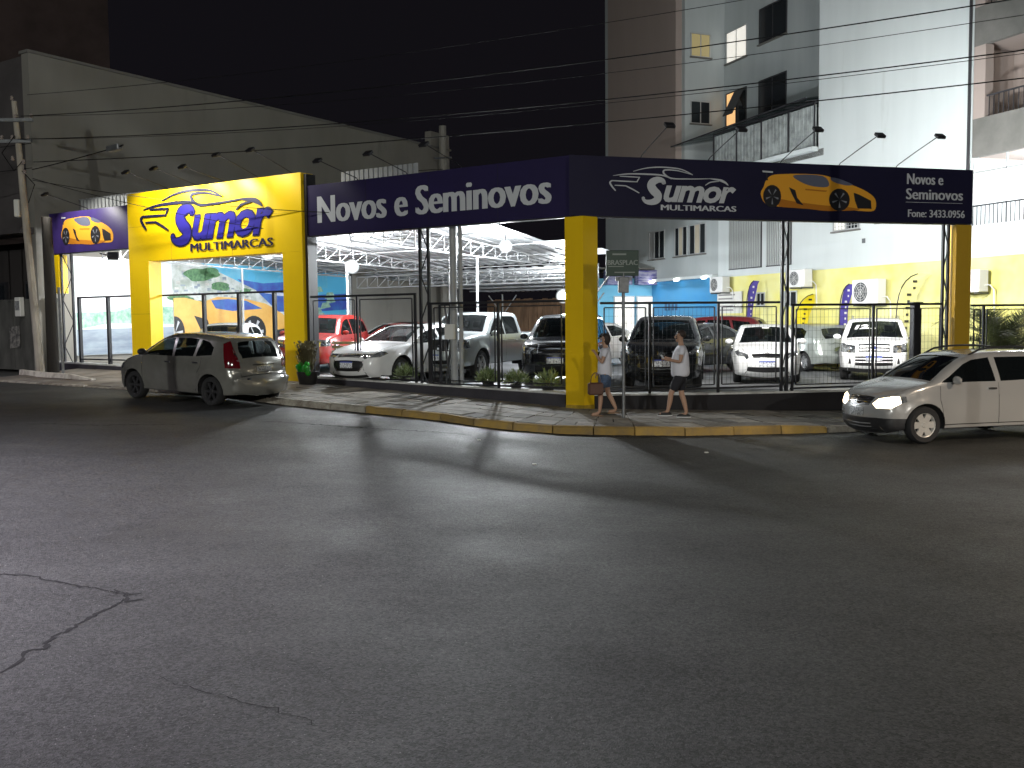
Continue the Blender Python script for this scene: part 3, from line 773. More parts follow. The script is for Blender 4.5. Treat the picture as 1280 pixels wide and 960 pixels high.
    S['eco'] = dict(W=1.74, H=1.64, belt=1.04, sill=.32, wheels=(1.28, -1.21), R=.34, ra=.40, tumble=.17, end=.09, r_end=.14, mirror=(.88, 1.10), handles=[(.0, .95), (-.85, .98)], dash=.92,
        prof=[(1.92, .26), (2.0, .36), (2.04, .5), (2.04, .7), (2.01, .88), (1.92, .99), (1.65, 1.05), (1.3, 1.09), (1.1, 1.12), (.84, 1.34), (.6, 1.51), (.35, 1.60), (-.2, 1.635), (-1.1, 1.63), (-1.75, 1.58), (-1.92, 1.3), (-1.98, 1.1), (-2.0, .7), (-2.08, .5), (-2.02, .32)],
        side=[('headlight', 'lamp', [(1.74, .78), (2.1, .75), (2.1, 1.0), (1.76, .99)]),
              ('side_window', 'glass', [(.98, 1.10), (.82, 1.24), (.56, 1.43), (.3, 1.50), (-.06, 1.52), (-.1, 1.09)]),
              ('side_window', 'glass', [(-.18, 1.09), (-.14, 1.52), (-.85, 1.51), (-.95, 1.1)]),
              ('quarter_window', 'glass', [(-1.05, 1.12), (-.95, 1.505), (-1.5, 1.48), (-1.65, 1.15)]),
              ('body', 'black', [(2.2, .1), (-2.2, .1), (-2.2, .36), (2.2, .36)]),
              ('body', 'gap', seam([(1.0, 1.06), (1.0, .7), (.95, .36)])), ('body', 'gap', seam([(-.14, 1.07), (-.16, .36)]))],
        strip=eco_strip, extra=[lambda r, s: badge_oval(r, s, .853, .085, .035), lambda r, s: rails(r, s, .3, -1.4, .6, MATS['chrome'])])
    return S
SPEC = None
def place_car(key, x, y, z, heading, label, paint, **kw):
    """heading = direction (dx,dy) the bonnet points to"""
    global SPEC
    if SPEC is None: SPEC = specs()
    g = dict(SPEC[key]); g['label'] = label; g['paint'] = paint
    g['name'] = kw.pop('name', {'pickup': 'pickup_truck'}.get(key, 'parked_car')); g.update(kw)
    r = car(g); r.location = (x, y, z); r.rotation_euler = (kw.get('roll', 0), kw.get('pitch', 0), math.atan2(heading[1], heading[0]))
    return r

def car_mats():
    mk('gap', (.012, .012, .012), .6); mk('black_plastic', (.022, .022, .024), .45, bump=(90, .15, .003)); mk('chrome', (.75, .76, .78), .12, 1.0)
    glassmat('car_glass', (.34, .38, .38), .45); glassmat('dark_glass', (.10, .11, .12), .75)
    mk('lamp_lens', (.6, .63, .65), .06, .75, coat=1., noise=(9, .45, .6), col2=(.14, .15, .17), detail=1); mk('lamp_lit', (1, .9, .7), .3, emit=((1, .80, .52), 4.5))
    mk('tail_red', (.11, .004, .008), .12, coat=1.); mk('grille_dark', (.015, .015, .017), .35); mk('plate_white', (.72, .74, .78), .4, noise=(26, .52, .56), col2=(.25, .26, .3), stretch=(1, 1, 1)); mk('plate_blue', (.03, .06, .35), .4)
    mk('plate_grey', (.33, .34, .34), .45, noise=(34, .5, .56), col2=(.10, .10, .11)); mk('amber', (.7, .28, .03), .2); mk('white_print', (.8, .8, .8), .5)
    mk('under', (.014, .014, .015), .8); mk('rubber', (.02, .02, .021), .85, bump=(60, .3, .004)); mk('alloy', (.55, .56, .58), .3, .85); mk('steel_black', (.05, .05, .053), .4, .4); mk('hubcap', (.62, .61, .58), .35, .4)
    mk('interior', (.05, .05, .055), .85)
    pm('paint_silver', (.30, .295, .265), metal=.5, rough=.24, noise=(3, .4, .7), col2=(.25, .245, .22)); pm('paint_fox', (.46, .46, .455), metal=.35, rough=.22); pm('paint_white', (.78, .79, .80)); pm('paint_black', (.012, .013, .016), rough=.15); pm('paint_graphite', (.03, .033, .038), metal=.4, rough=.2)
    pm('paint_red', (.26, .014, .011)); pm('paint_darkred', (.12, .012, .016)); pm('paint_pickup', (.42, .46, .47), metal=.4, rough=.3); pm('paint_grey', (.30, .33, .31), metal=.3)
# ================================================================ scene materials
car_mats()
def asphalt():
    m = bpy.data.materials.new('asphalt'); m.use_nodes = True; nt = m.node_tree; b = nt.nodes['Principled BSDF']; MATS['asphalt'] = m
    tc = nd(nt, 'ShaderNodeTexCoord')
    def noise(scale, det, rough=.6, stretch=None):
        mp = nd(nt, 'ShaderNodeMapping'); nt.links.new(tc.outputs['Object'], mp.inputs[0])
        if stretch: mp.inputs['Scale'].default_value = stretch
        n = nd(nt, 'ShaderNodeTexNoise'); n.inputs['Scale'].default_value = scale; n.inputs['Detail'].default_value = det; n.inputs['Roughness'].default_value = rough
        nt.links.new(mp.outputs[0], n.inputs['Vector']); return n.outputs[0]
    def mr(x, a, b_, c, d):
        r = nd(nt, 'ShaderNodeMapRange'); r.inputs[1].default_value = a; r.inputs[2].default_value = b_; r.inputs[3].default_value = c; r.inputs[4].default_value = d
        nt.links.new(x, r.inputs[0]); return r.outputs[0]
    def math_(op, x, y):
        n = nd(nt, 'ShaderNodeMath', operation=op)
        for i, v in enumerate((x, y)):
            if isinstance(v, (int, float)): n.inputs[i].default_value = v
            else: nt.links.new(v, n.inputs[i])
        return n.outputs[0]
    big = mr(noise(.22, 5, .6, (1, 2.2, 1)), .32, .7, .80, 1.2)
    mid = mr(noise(1.7, 6, .7, (1, 2.6, 1)), .3, .75, .88, 1.14)
    grain = mr(noise(160, 2, .7), .3, .72, .55, 1.5)
    v = nd(nt, 'ShaderNodeTexVoronoi'); v.inputs['Scale'].default_value = 75; nt.links.new(tc.outputs['Object'], v.inputs['Vector'])
    st = mr(v.outputs['Distance'], .0, .25, 2.1, .92)
    sp_ = nd(nt, 'ShaderNodeSeparateColor'); v3 = nd(nt, 'ShaderNodeTexVoronoi'); v3.inputs['Scale'].default_value = 62; nt.links.new(tc.outputs['Object'], v3.inputs['Vector']); nt.links.new(v3.outputs['Color'], sp_.inputs[0])
    st = math_('MULTIPLY', st, mr(sp_.outputs[0], 0, 1, .45, 1.75))
    # polished wheel tracks along the near street, darker oil band between
    lines = mr(noise(.9, 2, .5, (.06, 1.1, 1)), .35, .65, .92, 1.08)
    t = math_('MULTIPLY', math_('MULTIPLY', big, mid), math_('MULTIPLY', grain, math_('MULTIPLY', st, lines)))
    mx = nd(nt, 'ShaderNodeMix', data_type='RGBA'); mx.inputs[6].default_value = (0, 0, 0, 1); mx.inputs[7].default_value = (.043, .044, .042, 1); mx.clamp_factor = False
    nt.links.new(t, mx.inputs[0]); nt.links.new(mx.outputs[2], b.inputs['Base Color'])
    rg = mr(noise(.5, 4, .6), .3, .7, .52, .72); nt.links.new(rg, b.inputs['Roughness'])
    b.inputs['Specular IOR Level'].default_value = .3
    hb = math_('ADD', mr(v.outputs['Distance'], 0, .5, 1, 0), noise(55, 4, .7))
    hb = math_('ADD', hb, math_('MULTIPLY', noise(6, 4, .6), 1.5))
    bp = nd(nt, 'ShaderNodeBump'); bp.inputs['Strength'].default_value = .55; bp.inputs['Distance'].default_value = .013
    nt.links.new(hb, bp.inputs['Height']); nt.links.new(bp.outputs[0], b.inputs['Normal'])
asphalt()
mk('crack', (.006, .006, .006), .95); mk('gutter', (.028, .024, .019), .95, noise=(12, .35, .65), bump=(40, .6)); mk('patch', (.032, .032, .033), .7, noise=(30, .3, .7), bump=(60, .5, .01))
mk('yellow_paint', (.92, .62, .003), .42, noise=(1.3, .45, .9), col2=(.86, .565, .005), wear=(5, .68, (.4, .26, .02), .35))
mk('purple_panel', (.020, .015, .058), .5, spec=.25, noise=(.8, .4, .8), col2=(.022, .016, .072))
mk('letter_silver', (.55, .57, .6), .35); mk('letter_blue', (.034, .028, .27), .35); mk('letter_navy', (.012, .012, .05), .5); mk('letter_white', (.78, .78, .78), .4)
mk('dark_trim', (.012, .012, .016), .5)
mk('steel_dark', (.014, .014, .018), .5, .0, noise=(12, .4, .8)); mk('steel_white', (.30, .31, .32), .5, noise=(5, .45, .8), col2=(.24, .25, .25)); mk('steel_grey', (.22, .23, .24), .45, .5, noise=(9, .4, .8))
mk('base_wall', (.045, .042, .052), .7, noise=(2, .4, .8), bump=(14, .2)); mk('white_cap', (.62, .62, .6), .7, noise=(4, .4, .7), col2=(.4, .4, .38))
mk('slab', (.26, .24, .205), .85, noise=(2.4, .35, .75), col2=(.115, .10, .085), bump=(26, .6, .01), objrand=.45, wear=(1.1, .56, (.085, .062, .042), .7))
mk('grout', (.055, .048, .04), .95, noise=(5, .4, .7), bump=(30, .5)); mk('left_concrete', (.26, .235, .20), .85, noise=(1.1, .35, .7), col2=(.13, .11, .09), bump=(22, .4), objrand=.15)
mk('kerb_white', (.42, .39, .33), .8, noise=(5, .42, .66), col2=(.20, .17, .14), bump=(24, .5, .01), objrand=.15); mk('kerb_yellow', (.33, .215, .055), .85, noise=(4, .40, .72), col2=(.20, .145, .075), bump=(24, .5, .01), objrand=.2)
mk('lot_floor', (.075, .077, .082), .5, noise=(.5, .4, .65), col2=(.14, .145, .15), bump=(40, .25, .006), wear=(.35, .55, (.30, .31, .32), .8))
mk('concrete_wall', (.26, .25, .225), .85, noise=(.35, .3, .7), col2=(.20, .19, .17), bump=(9, .25), wear=(.5, .6, (.13, .125, .112), .6), stretch=(1, 1, .35))
mk('dark_building', (.10, .09, .092), .85, noise=(.5, .35, .7), bump=(10, .3)); mk('old_wall', (.11, .11, .10), .9, noise=(1.4, .35, .65), col2=(.05, .05, .045), bump=(12, .4), stretch=(1, 1, .4))
mk('white_wall', (.60, .65, .66), .8, noise=(1.2, .3, .8), col2=(.54, .59, .60), bump=(30, .08), wear=(1.6, .60, (.43, .46, .45), .45), stretch=(1, 1, .12)); mk('grey_wall', (.42, .46, .47), .85, noise=(1.4, .35, .75), col2=(.36, .40, .41), bump=(30, .1), wear=(1.8, .6, (.30, .32, .32), .4), stretch=(1, 1, .12))
mk('sodium_tint_wall', (.36, .30, .275), .85, noise=(.5, .35, .75), col2=(.31, .26, .235), bump=(30, .1), wear=(1.5, .6, (.24, .20, .18), .4), stretch=(1, 1, .15)); mk('yellow_wall', (.76, .74, .36), .75, noise=(.35, .4, .62), col2=(.75, .69, .17), bump=(30, .08)); mk('blue_wall', (.05, .23, .42), .7, noise=(.7, .4, .7), col2=(.025, .21, .46)); mk('sky_blue_wall', (.16, .45, .62), .7)
mk('balcony_concrete', (.17, .165, .155), .85, noise=(1.2, .35, .7), col2=(.12, .12, .11), bump=(10, .3)); mk('window_frame', (.5, .52, .53), .4, .4); mk('dark_frame', (.03, .03, .035), .5)
mk('window_dark', (.02, .024, .028), .08); mk('window_lit_white', (.6, .6, .58), .4, emit=((1, .96, .86), .75), noise=(3, .4, .6), col2=(.3, .3, .3)); mk('window_lit_warm', (.5, .3, .1), .4, emit=((1, .58, .25), .9)); mk('window_dim', (.25, .2, .1), .4, emit=((.9, .75, .35), .22))
mk('curtain', (.5, .45, .35), .9); mk('corrugated', (.42, .46, .46), .55, .2, noise=(3, .4, .7)); mk('slat_white', (.42, .45, .45), .5)
mk('ac_white', (.75, .76, .76), .4); mk('ac_dark', (.10, .11, .12), .6); mk('roof_sheet', (.34, .35, .36), .5, .2, noise=(1.5, .4, .7)); mk('skylight_glow', (.8, .82, .85), .4, emit=((.9, .96, 1), .8))
mk('bulb', (1, 1, 1), .3, emit=((.92, .97, 1), 60)); mk('floodlight_face', (1, 1, 1), .3, emit=((1, .97, .9), 14)); mk('lamp_off', (.08, .08, .09), .3)
mk('pole_concrete', (.50, .46, .40), .9, noise=(3, .35, .65), col2=(.3, .27, .23), bump=(22, .4), stretch=(1, 1, .3)); mk('wire', (.010, .010, .011), .8, spec=.1); mk('ceramic', (.35, .3, .28), .3)
mk('green_sign', (.012, .04, .026), .45); mk('leaf', (.11, .16, .05), .6, objrand=.1); mk('leaf_pale', (.22, .27, .13), .6); mk('leaf_palm', (.07, .085, .028), .55); mk('dry_grass', (.13, .115, .06), .8); mk('balloon_green', (.02, .42, .03), .15, coat=.8); mk('pot_dark', (.03, .03, .03), .6); mk('soil', (.05, .035, .025), .95)
mk('flag_purple', (.08, .06, .38), .7); mk('flag_yellow', (.85, .70, .02), .7); mk('flag_pale', (.82, .78, .35), .7, alpha=.55)
mk('skin', (.42, .25, .17), .55); mk('hair', (.025, .016, .012), .7); mk('shirt_white', (.66, .66, .72), .85); mk('denim', (.09, .14, .24), .9, noise=(40, .4, .7)); mk('shorts_black', (.018, .018, .024), .9); mk('shoe_black', (.02, .02, .02), .6); mk('sandal', (.25, .16, .1), .7); mk('bag_brown', (.10, .045, .03), .5); mk('phone', (.6, .6, .62), .3)
mk('brown_fence', (.20, .12, .07), .85, noise=(3, .35, .7), stretch=(1, 1, .2)); mk('paper', (.7, .7, .66), .7); mk('fence_wire', (.03, .03, .034), .5, .5)
mk('orange', (.78, .36, .03), .4); mk('orange_dark', (.46, .17, .015), .4); mk('print_black', (.018, .018, .022), .4); mk('print_glass', (.12, .13, .18), .3); mk('print_rim', (.22, .23, .26), .4)
mk('mural_white', (.74, .80, .84), .4); mk('mural_town', (.62, .66, .66), .4, noise=(2.2, .42, .62), col2=(.36, .42, .38)); mk('mural_sky', (.10, .46, .72), .4, noise=(1.2, .45, .8), col2=(.30, .62, .78)); mk('mural_sea', (.05, .08, .42), .4, noise=(2, .4, .7), col2=(.05, .20, .55)); mk('mural_green', (.14, .36, .25), .4, noise=(5, .35, .65), col2=(.45, .62, .52)); mk('mural_road', (.20, .25, .32), .4, noise=(1.6, .4, .6), col2=(.32, .38, .45), stretch=(.4, 1, 2)); mk('mural_tree', (.05, .15, .07), .4, noise=(9, .4, .6), col2=(.12, .28, .12)); mk('mural_house', (.42, .42, .40), .4, noise=(3, .35, .6), col2=(.70, .70, .68)); mk('mural_cloud', (.62, .68, .85), .4); mk('mural_orange', (.84, .50, .13), .4, noise=(1.5, .4, .7), col2=(.74, .38, .08)); mk('mural_cyan', (.10, .48, .78), .4)

# ================================================================ road sheet
def hgrid(name, x0, x1, y0, y1, st, mat, fz_, hole=None):
    xs = np.arange(x0, x1+st/2, st); ys = np.arange(y0, y1+st/2, st); mb = MB(); nx = len(xs)
    mb.v = [(float(x), float(y), fz_(x, y)) for y in ys for x in xs]
    for j in range(len(ys)-1):
        for i in range(nx-1): mb.f.append((j*nx+i, j*nx+i+1, (j+1)*nx+i+1, (j+1)*nx+i)); mb.m.append(0)
    return mb.build(name, mat, smooth=True)
def roadz2(x, y): return road_z(x, y)
road = MB(); xs = [-300, -120, -60] + list(np.arange(-34, 30.1, 1.)) + [45, 90, 300]; ys = [-200, -60, -20, -8] + list(np.arange(-4, 46.1, 1.)) + [70, 120, 400]
road.v = [(float(x), float(y), road_z(x, y)) for y in ys for x in xs]; nx = len(xs)
for j in range(len(ys)-1):
    for i in range(nx-1): road.f.append((j*nx+i, j*nx+i+1, (j+1)*nx+i+1, (j+1)*nx+i)); road.m.append(0)
kind(road.build('road', MATS['asphalt'], smooth=True))

# cracks and patches in the asphalt: irregular thin strips lying on the road
def crack(pts, w, name='crack', jag=.03, seedv=1, mat='crack'):
    rr = random.Random(seedv); P = []
    for a, b in zip(pts[:-1], pts[1:]):
        n = max(2, int(math.dist(a, b)/.045))
        for i in range(n):
            t = i/n; P.append((a[0]+(b[0]-a[0])*t+rr.gauss(0, jag*.4), a[1]+(b[1]-a[1])*t+rr.gauss(0, jag*.4)))
    P.append(pts[-1]); mb = MB(); prev = None
    for i, p in enumerate(P):
        a = P[max(0, i-1)]; b = P[min(len(P)-1, i+1)]; t = Vector((b[0]-a[0], b[1]-a[1])); t = t.normalized() if t.length > 0 else Vector((1, 0)); n = Vector((-t.y, t.x))
        ww = w*rr.uniform(.25, 1.25)*(.35+.65*math.sin(math.pi*min(1, max(0, (i+.5)/len(P)))))
        c = Vector(p); q = (c+n*ww*rr.uniform(.3, .7), c-n*ww*rr.uniform(.3, .7))
        if prev: mb.quad(*[(v.x, v.y, road_z(v.x, v.y)+.004) for v in (prev[0], prev[1], q[1], q[0])])
        prev = q
    return kind(mb.build(name, MATS[mat]), 'stuff')
cr1 = [(-4.9, 7.9), (-4.23, 7.78), (-3.94, 7.73), (-3.64, 7.57), (-3.42, 7.44), (-3.23, 7.36), (-3.07, 7.29), (-2.94, 7.19)]
cr2 = [(-2.93, 7.13), (-2.95, 7.0), (-3.01, 6.67), (-3.05, 6.44), (-3.08, 6.24), (-3.03, 6.06), (-3.15, 6.02), (-3.07, 5.87), (-3.1, 5.65)]
crack(cr1, .028, seedv=3); crack(cr2, .045, seedv=5); crack([(-2.12, 5.55), (-1.85, 5.37), (-1.63, 5.25), (-1.42, 5.13), (-1.3, 5.07), (-1.17, 4.97), (-1.01, 4.86), (-.89, 4.83)], .011, seedv=8)
crack([(-1.29, 5.76), (-1.11, 5.56), (-.9, 5.28)], .004, seedv=9, jag=.06)
crack([(-3.1, 7.35), (-2.98, 7.22), (-2.86, 7.25)], .03, seedv=12); crack([(-2.98, 7.25), (-2.9, 7.05), (-2.78, 7.1)], .03, seedv=13)
crack([(-8.6, 15.7), (-7.7, 15.83), (-6.68, 15.62), (-5.6, 16.2)], .06, seedv=14, jag=.08); crack([(-5.0, 16.9), (-4.35, 17.29), (-3.41, 16.95), (-2.37, 16.55), (-1.37, 16.3), (-.6, 16.2)], .07, seedv=15, jag=.08)
# loose grit and bright specks on the worn left part of the road
mb = MB(); rr = random.Random(4)
for i in range(1500):
    x = rr.uniform(-4.4, .5)-abs(rr.gauss(0, .6)); y = rr.uniform(3.4, 9.5); s_ = rr.uniform(.002, .0075); z = road_z(x, y)
    h = [(math.cos(a+i)*s_*rr.uniform(.6, 1.3), math.sin(a+i)*s_*rr.uniform(.6, 1.3)) for a in (0, 1.6, 3.1, 4.7)]
    mb.add([(x+p[0], y+p[1], z-.001) for p in h]+[(x, y, z+s_*.7)], [(0, 1, 4), (1, 2, 4), (2, 3, 4), (3, 0, 4)])
kind(mb.build('grit', mk('grit', (.17, .165, .16), .5)), 'stuff')
for (px, py) in [(.30, 13.35), (3.05, 15.0), (-.55, 15.6)]:
    mb = MB(); mb.cbox(-.03, .03, -.022, .022, 0, .018, .005)
    o = mb.build('litter', MATS['paper'], loc=(px, py, road_z(px, py))); tag(o, {.30: 'small white scrap of litter on the road, nearest to the camera', 3.05: 'small white scrap of litter on the road right of the signpost', -.55: 'small white scrap of litter on the road by the yellow kerb'}[px], 'litter')

# ================================================================ kerb, pavement
KP = [L(t, -3.05) for t in np.arange(-17.5, -1.2, .95)] + [(-.72, 17.62), (.0, 17.3), (.72, 17.13), (1.45, 17.07), (2.2, 17.12)] + [RR(t, -3.12) for t in np.arange(.9, 24, .98)]
def sub(P, step):
    out = []
    for a, b in zip(P[:-1], P[1:]):
        n = max(1, int(round(math.dist(a, b)/step)))
        for i in range(n): out.append((a[0]+(b[0]-a[0])*i/n, a[1]+(b[1]-a[1])*i/n))
    return out+[P[-1]]
def facade_pt(p):
    """foot on the building line for a kerb point (both fronts)"""
    dx, dy = p[0]-CX, p[1]-CY
    tl = dx*XL[0]+dy*XL[1]; tr = dx*XR[0]+dy*XR[1]
    if tl < -.9: return L(tl, -.12)
    if tr > .9: return RR(tr, -.12)
    f = (p[0]+.72)/(2.9); f = min(1, max(0, f)); a = L(-.9, -.12); b = RR(.9, -.12); c = (CX, CY-.2)
    return (a[0]+(c[0]-a[0])*f*2, a[1]+(c[1]-a[1])*f*2) if f < .5 else (c[0]+(b[0]-c[0])*(f*2-1), c[1]+(b[1]-c[1])*(f*2-1))
def fac_z(x):
    return float(np.interp(x, [-30, -14, -11, -5.2, 1.2, 3.6, 7.2, 12, 20], [.78, .74, .70, .57, .25, .13, -.02, -.05, -.1]))
def kerb_top(x, y):
    h = float(np.interp(x, [-30, -9.6, -8.5, -5, 5, 6.5, 9, 20], [.04, .04, .08, .13, .15, .10, .09, .09]))
    return road_z(x, y)+h
def pave_z(p, q, v):      # p kerb point, q facade point, v 0..1
    a = kerb_top(*p); b = fac_z(q[0]); return a+(b-a)*v
for k_, (i0, i1, w_) in enumerate(((2, 17, .16), (17, 26, .22), (26, 34, .15))):
    crack([(p[0], p[1]-.10) for p in KP[i0:i1]], w_, name='gutter_dirt', jag=.05, seedv=40+k_, mat='gutter')
mb = MB(); rr = random.Random(77)
for i in range(260):
    p = KP[rr.randint(3, len(KP)-10)]; x = p[0]+rr.gauss(0, .5); y = p[1]-.06-abs(rr.gauss(0, .16)); s_ = rr.uniform(.008, .028); a = rr.uniform(0, 3); z = road_z(x, y)+.006
    mb.add([(x+s_*math.cos(a), y+s_*math.sin(a), z), (x+s_*.4*math.cos(a+1.6), y+s_*.4*math.sin(a+1.6), z+.004), (x-s_*math.cos(a), y-s_*math.sin(a), z+.006), (x-s_*.4*math.cos(a+1.6), y-s_*.4*math.sin(a+1.6), z+.002)], [(0, 1, 2, 3)])
kind(mb.build('dead_leaves', mk('dead_leaf', (.16, .10, .05), .9)), 'stuff')
# kerb stones
kerb = MB(); K2 = sub(KP, 3.0)
kroot = MB()
for i in range(len(KP)-1):
    a, b = KP[i], KP[i+1]; kroot.quad((a[0], a[1], road_z(*a)-.25), (b[0], b[1], road_z(*b)-.25), (b[0], b[1], road_z(*b)-.02), (a[0], a[1], road_z(*a)-.02))
kr = kind(kroot.build('kerb', MATS['grout']))
rr = random.Random(11)
for i in range(len(KP)-1):
    a = Vector(KP[i]); b = Vector(KP[i+1]); d = (b-a); ln = d.length; d.normalize(); n = Vector((-d.y, d.x))     # n towards the pavement
    if n.y < 0: n = -n
    za, zb = kerb_top(*a), kerb_top(*b); xm = (a.x+b.x)/2
    j = lambda s: rr.uniform(-s, s)
    g_ = .012; w = .15; top = []
    a2 = a+d*g_; b2 = b-d*g_
    r1 = road_z(*a)-.1; r2 = road_z(*b)-.1; bev = .03
    jo = j(.012); jz = j(.010)
    vs = []
    for p, zt, zr_ in ((a2, za+jz+j(.006), r1), (b2, zb+jz+j(.006), r2)):
        f0 = p-n*jo
        vs += [(f0.x, f0.y, zr_), (f0.x+n.x*.012, f0.y+n.y*.012, zt-bev), (f0.x+n.x*.045, f0.y+n.y*.045, zt), (f0.x+n.x*w, f0.y+n.y*w, zt), (f0.x+n.x*w, f0.y+n.y*w, zr_)]
    fs = [(0, 5, 6, 1), (1, 6, 7, 2), (2, 7, 8, 3), (3, 8, 9, 4), (0, 1, 2, 3, 4), (9, 8, 7, 6, 5)]
    mb = MB(); mb.add(vs, fs)
    mb.build('kerb_stone', MATS['kerb_yellow'] if -3.0 < xm < 5.6 else MATS['kerb_white'], kr)
# pavement bed + slabs
bed = MB(); prev = None
for p in sub(KP, .5):
    q = facade_pt(p); cur = [(p[0]+(q[0]-p[0])*v, p[1]+(q[1]-p[1])*v, pave_z(p, q, v)-.03) for v in (.04, .35, .7, 1.06)]
    if prev:
        for k in range(3): bed.quad(prev[k], cur[k], cur[k+1], prev[k+1])
    prev = cur
pave = kind(bed.build('pavement', MATS['grout']))
PS = sub(KP, .98); rows = 5; rr = random.Random(5)
n_sl = 0
for i in range(len(PS)-1):
    p0, p1 = PS[i], PS[i+1]; q0, q1 = facade_pt(p0), facade_pt(p1); xm = (p0[0]+p1[0])/2
    if xm < -15.5 or xm > 11.5: continue
    left = xm < -8.6
    rws = 2 if left else rows; e0 = .052
    for r_ in range(rws):
        sh_ = 0 if left else (.5 if (r_ % 2) else 0)
        v0 = e0+(1-e0)*r_/rws; v1 = e0+(1-e0)*(r_+1)/rws; gp = .010 if left else .011
        nn = 1 if left or rr.random() < .55 else 2
        for k in range(nn):
            u0 = k/nn; u1 = (k+1)/nn; vs = []; dz = rr.uniform(-.006, .006)
            for (u, v) in ((u0+gp, v0+gp*.6), (u1-gp, v0+gp*.6), (u1-gp, v1-gp*.6), (u0+gp, v1-gp*.6)):
                P_ = [(p0[c]+(p1[c]-p0[c])*u) for c in (0, 1)]; Q_ = [(q0[c]+(q1[c]-q0[c])*u) for c in (0, 1)]
                x = P_[0]+(Q_[0]-P_[0])*v+rr.uniform(-.012, .012); y = P_[1]+(Q_[1]-P_[1])*v+rr.uniform(-.012, .012)
                vs.append((x, y, pave_z(P_, Q_, v)+dz+rr.uniform(-.004, .004)))
            vs2 = [(x, y, z-.06) for x, y, z in vs]
            mb = MB(); mb.add(vs+vs2, [(0, 1, 2, 3), (7, 6, 5, 4), (0, 4, 5, 1), (1, 5, 6, 2), (2, 6, 7, 3), (3, 7, 4, 0)])
            mb.build('slab', MATS['left_concrete'] if left else MATS['slab'], pave); n_sl += 1
def pz(x, y):
    """height of the pavement under a point (by its nearest kerb segment)"""
    best = None
    for p in sub(KP, .25):
        q = facade_pt(p); ax, ay = q[0]-p[0], q[1]-p[1]; l2 = ax*ax+ay*ay; v = ((x-p[0])*ax+(y-p[1])*ay)/l2; vv = min(1, max(0, v))
        d = math.hypot(p[0]+ax*vv-x, p[1]+ay*vv-y)
        if best is None or d < best[0]: best = (d, pave_z(p, q, vv))
    return best[1]
# raised white kerb piece by the driveway at the far left, gutter line
mbk = MB(); pts = [(-14.55, 28.3), (-13.6, 27.35), (-12.2, 26.3), (-11.3, 25.75)]
kw = None
for i, (a, b) in enumerate(zip(pts[:-1], pts[1:])):
    mb = MB(); d = Vector((b[0]-a[0], b[1]-a[1])).normalized(); n = Vector((-d.y, d.x))*.16; z0 = pz(*a)-.02; z1 = pz(*b)-.02; h0, h1 = .15, (.15 if i < 2 else .05)
    vs = [(a[0], a[1], z0), (b[0]-d.x*.02, b[1]-d.y*.02, z1), (b[0]-d.x*.02+n.x, b[1]-d.y*.02+n.y, z1), (a[0]+n.x, a[1]+n.y, z0)]
    vs += [(vs[0][0]+n.x*.15, vs[0][1]+n.y*.15, z0+h0), (vs[1][0]+n.x*.15, vs[1][1]+n.y*.15, z1+h1), (vs[2][0]-n.x*.15, vs[2][1]-n.y*.15, z1+h1), (vs[3][0]-n.x*.15, vs[3][1]-n.y*.15, z0+h0)]
    mb.add(vs, [(0, 1, 5, 4), (1, 2, 6, 5), (2, 3, 7, 6), (3, 0, 4, 7), (4, 5, 6, 7)])
    mb.build('kerb_stone', mk('kerb_white_paint', (.70, .66, .58), .7, noise=(4, .45, .7), col2=(.35, .3, .25), bump=(20, .4)), kr)
# ================================================================ the car lot floor
Cc = (CX, CY); mb = MB()
poly = [L(-19.6, .12), (CX+.05, CY+.15), RR(22, .12), RR(24, 30), L(6, 40), L(-19.6, 40)]
mb.poly([(p[0], p[1], 0) for p in poly])
bm_ = bmesh.new(); me = bpy.data.meshes.new('t'); me.from_pydata(mb.v, [], mb.f); bm_.from_mesh(me)
bmesh.ops.triangulate(bm_, faces=bm_.faces[:]); bmesh.ops.subdivide_edges(bm_, edges=bm_.edges[:], cuts=6, use_grid_fill=True)
for v in bm_.verts: v.co.z = lot_z(v.co.x)
me.clear_geometry(); bm_.to_mesh(me); bm_.free(); me.materials.append(MATS['lot_floor'])
o = bpy.data.objects.new('lot_floor', me); COL.objects.link(o); kind(o)
# low dark plinth under each fence run
def plinth(fr, ang, t0, t1, label, top):
    n = max(1, int((t1-t0)/1.2)); root = thing('low_wall', label, 'wall', (0, 0, 0)); mb = MB(); cap = MB()
    for i in range(n):
        a = t0+(t1-t0)*i/n; b = t0+(t1-t0)*(i+1)/n; ga = fac_z(fr(a, 0)[0])-.2; ta, tb = top(a), top(b)
        def hexa(m, u0, u1, za, zb, ya, yb):
            v = [(*fr(a, u0), za), (*fr(b, u0), zb), (*fr(b, u1), zb), (*fr(a, u1), za), (*fr(a, u0), ya), (*fr(b, u0), yb), (*fr(b, u1), yb), (*fr(a, u1), ya)]
            fs = [(0, 1, 5, 4), (2, 3, 7, 6), (4, 5, 6, 7), (3, 2, 1, 0)]
            if i == 0: fs.append((3, 0, 4, 7))
            if i == n-1: fs.append((1, 2, 6, 5))
            m.add(v, fs)
        hexa(mb, -.1, .1, ga, ga, ta-.04, tb-.04); hexa(cap, -.06, .30, ta-.039, tb-.039, ta, tb)
    mb.build('wall_body', MATS['base_wall'], root); cap.build('coping', MATS['white_cap'], root); return root
topL = lambda t: float(np.interp(t, [-19, -8, 0], [.92, .72, .54])); topR = lambda t: float(np.interp(t, [0, 3, 10, 20], [.53, .46, .40, .36]))
plinth(L, AL, -7.7, -.3, 'low dark plinth under the fence between the yellow arch and corner post', topL)
plinth(L, AL, -19.0, -14.9, 'low dark plinth under the fence left of the yellow arch', topL)
MATS['base_wall'] = mk('base_black', (.014, .013, .016), .7, noise=(2, .4, .8), bump=(14, .2))
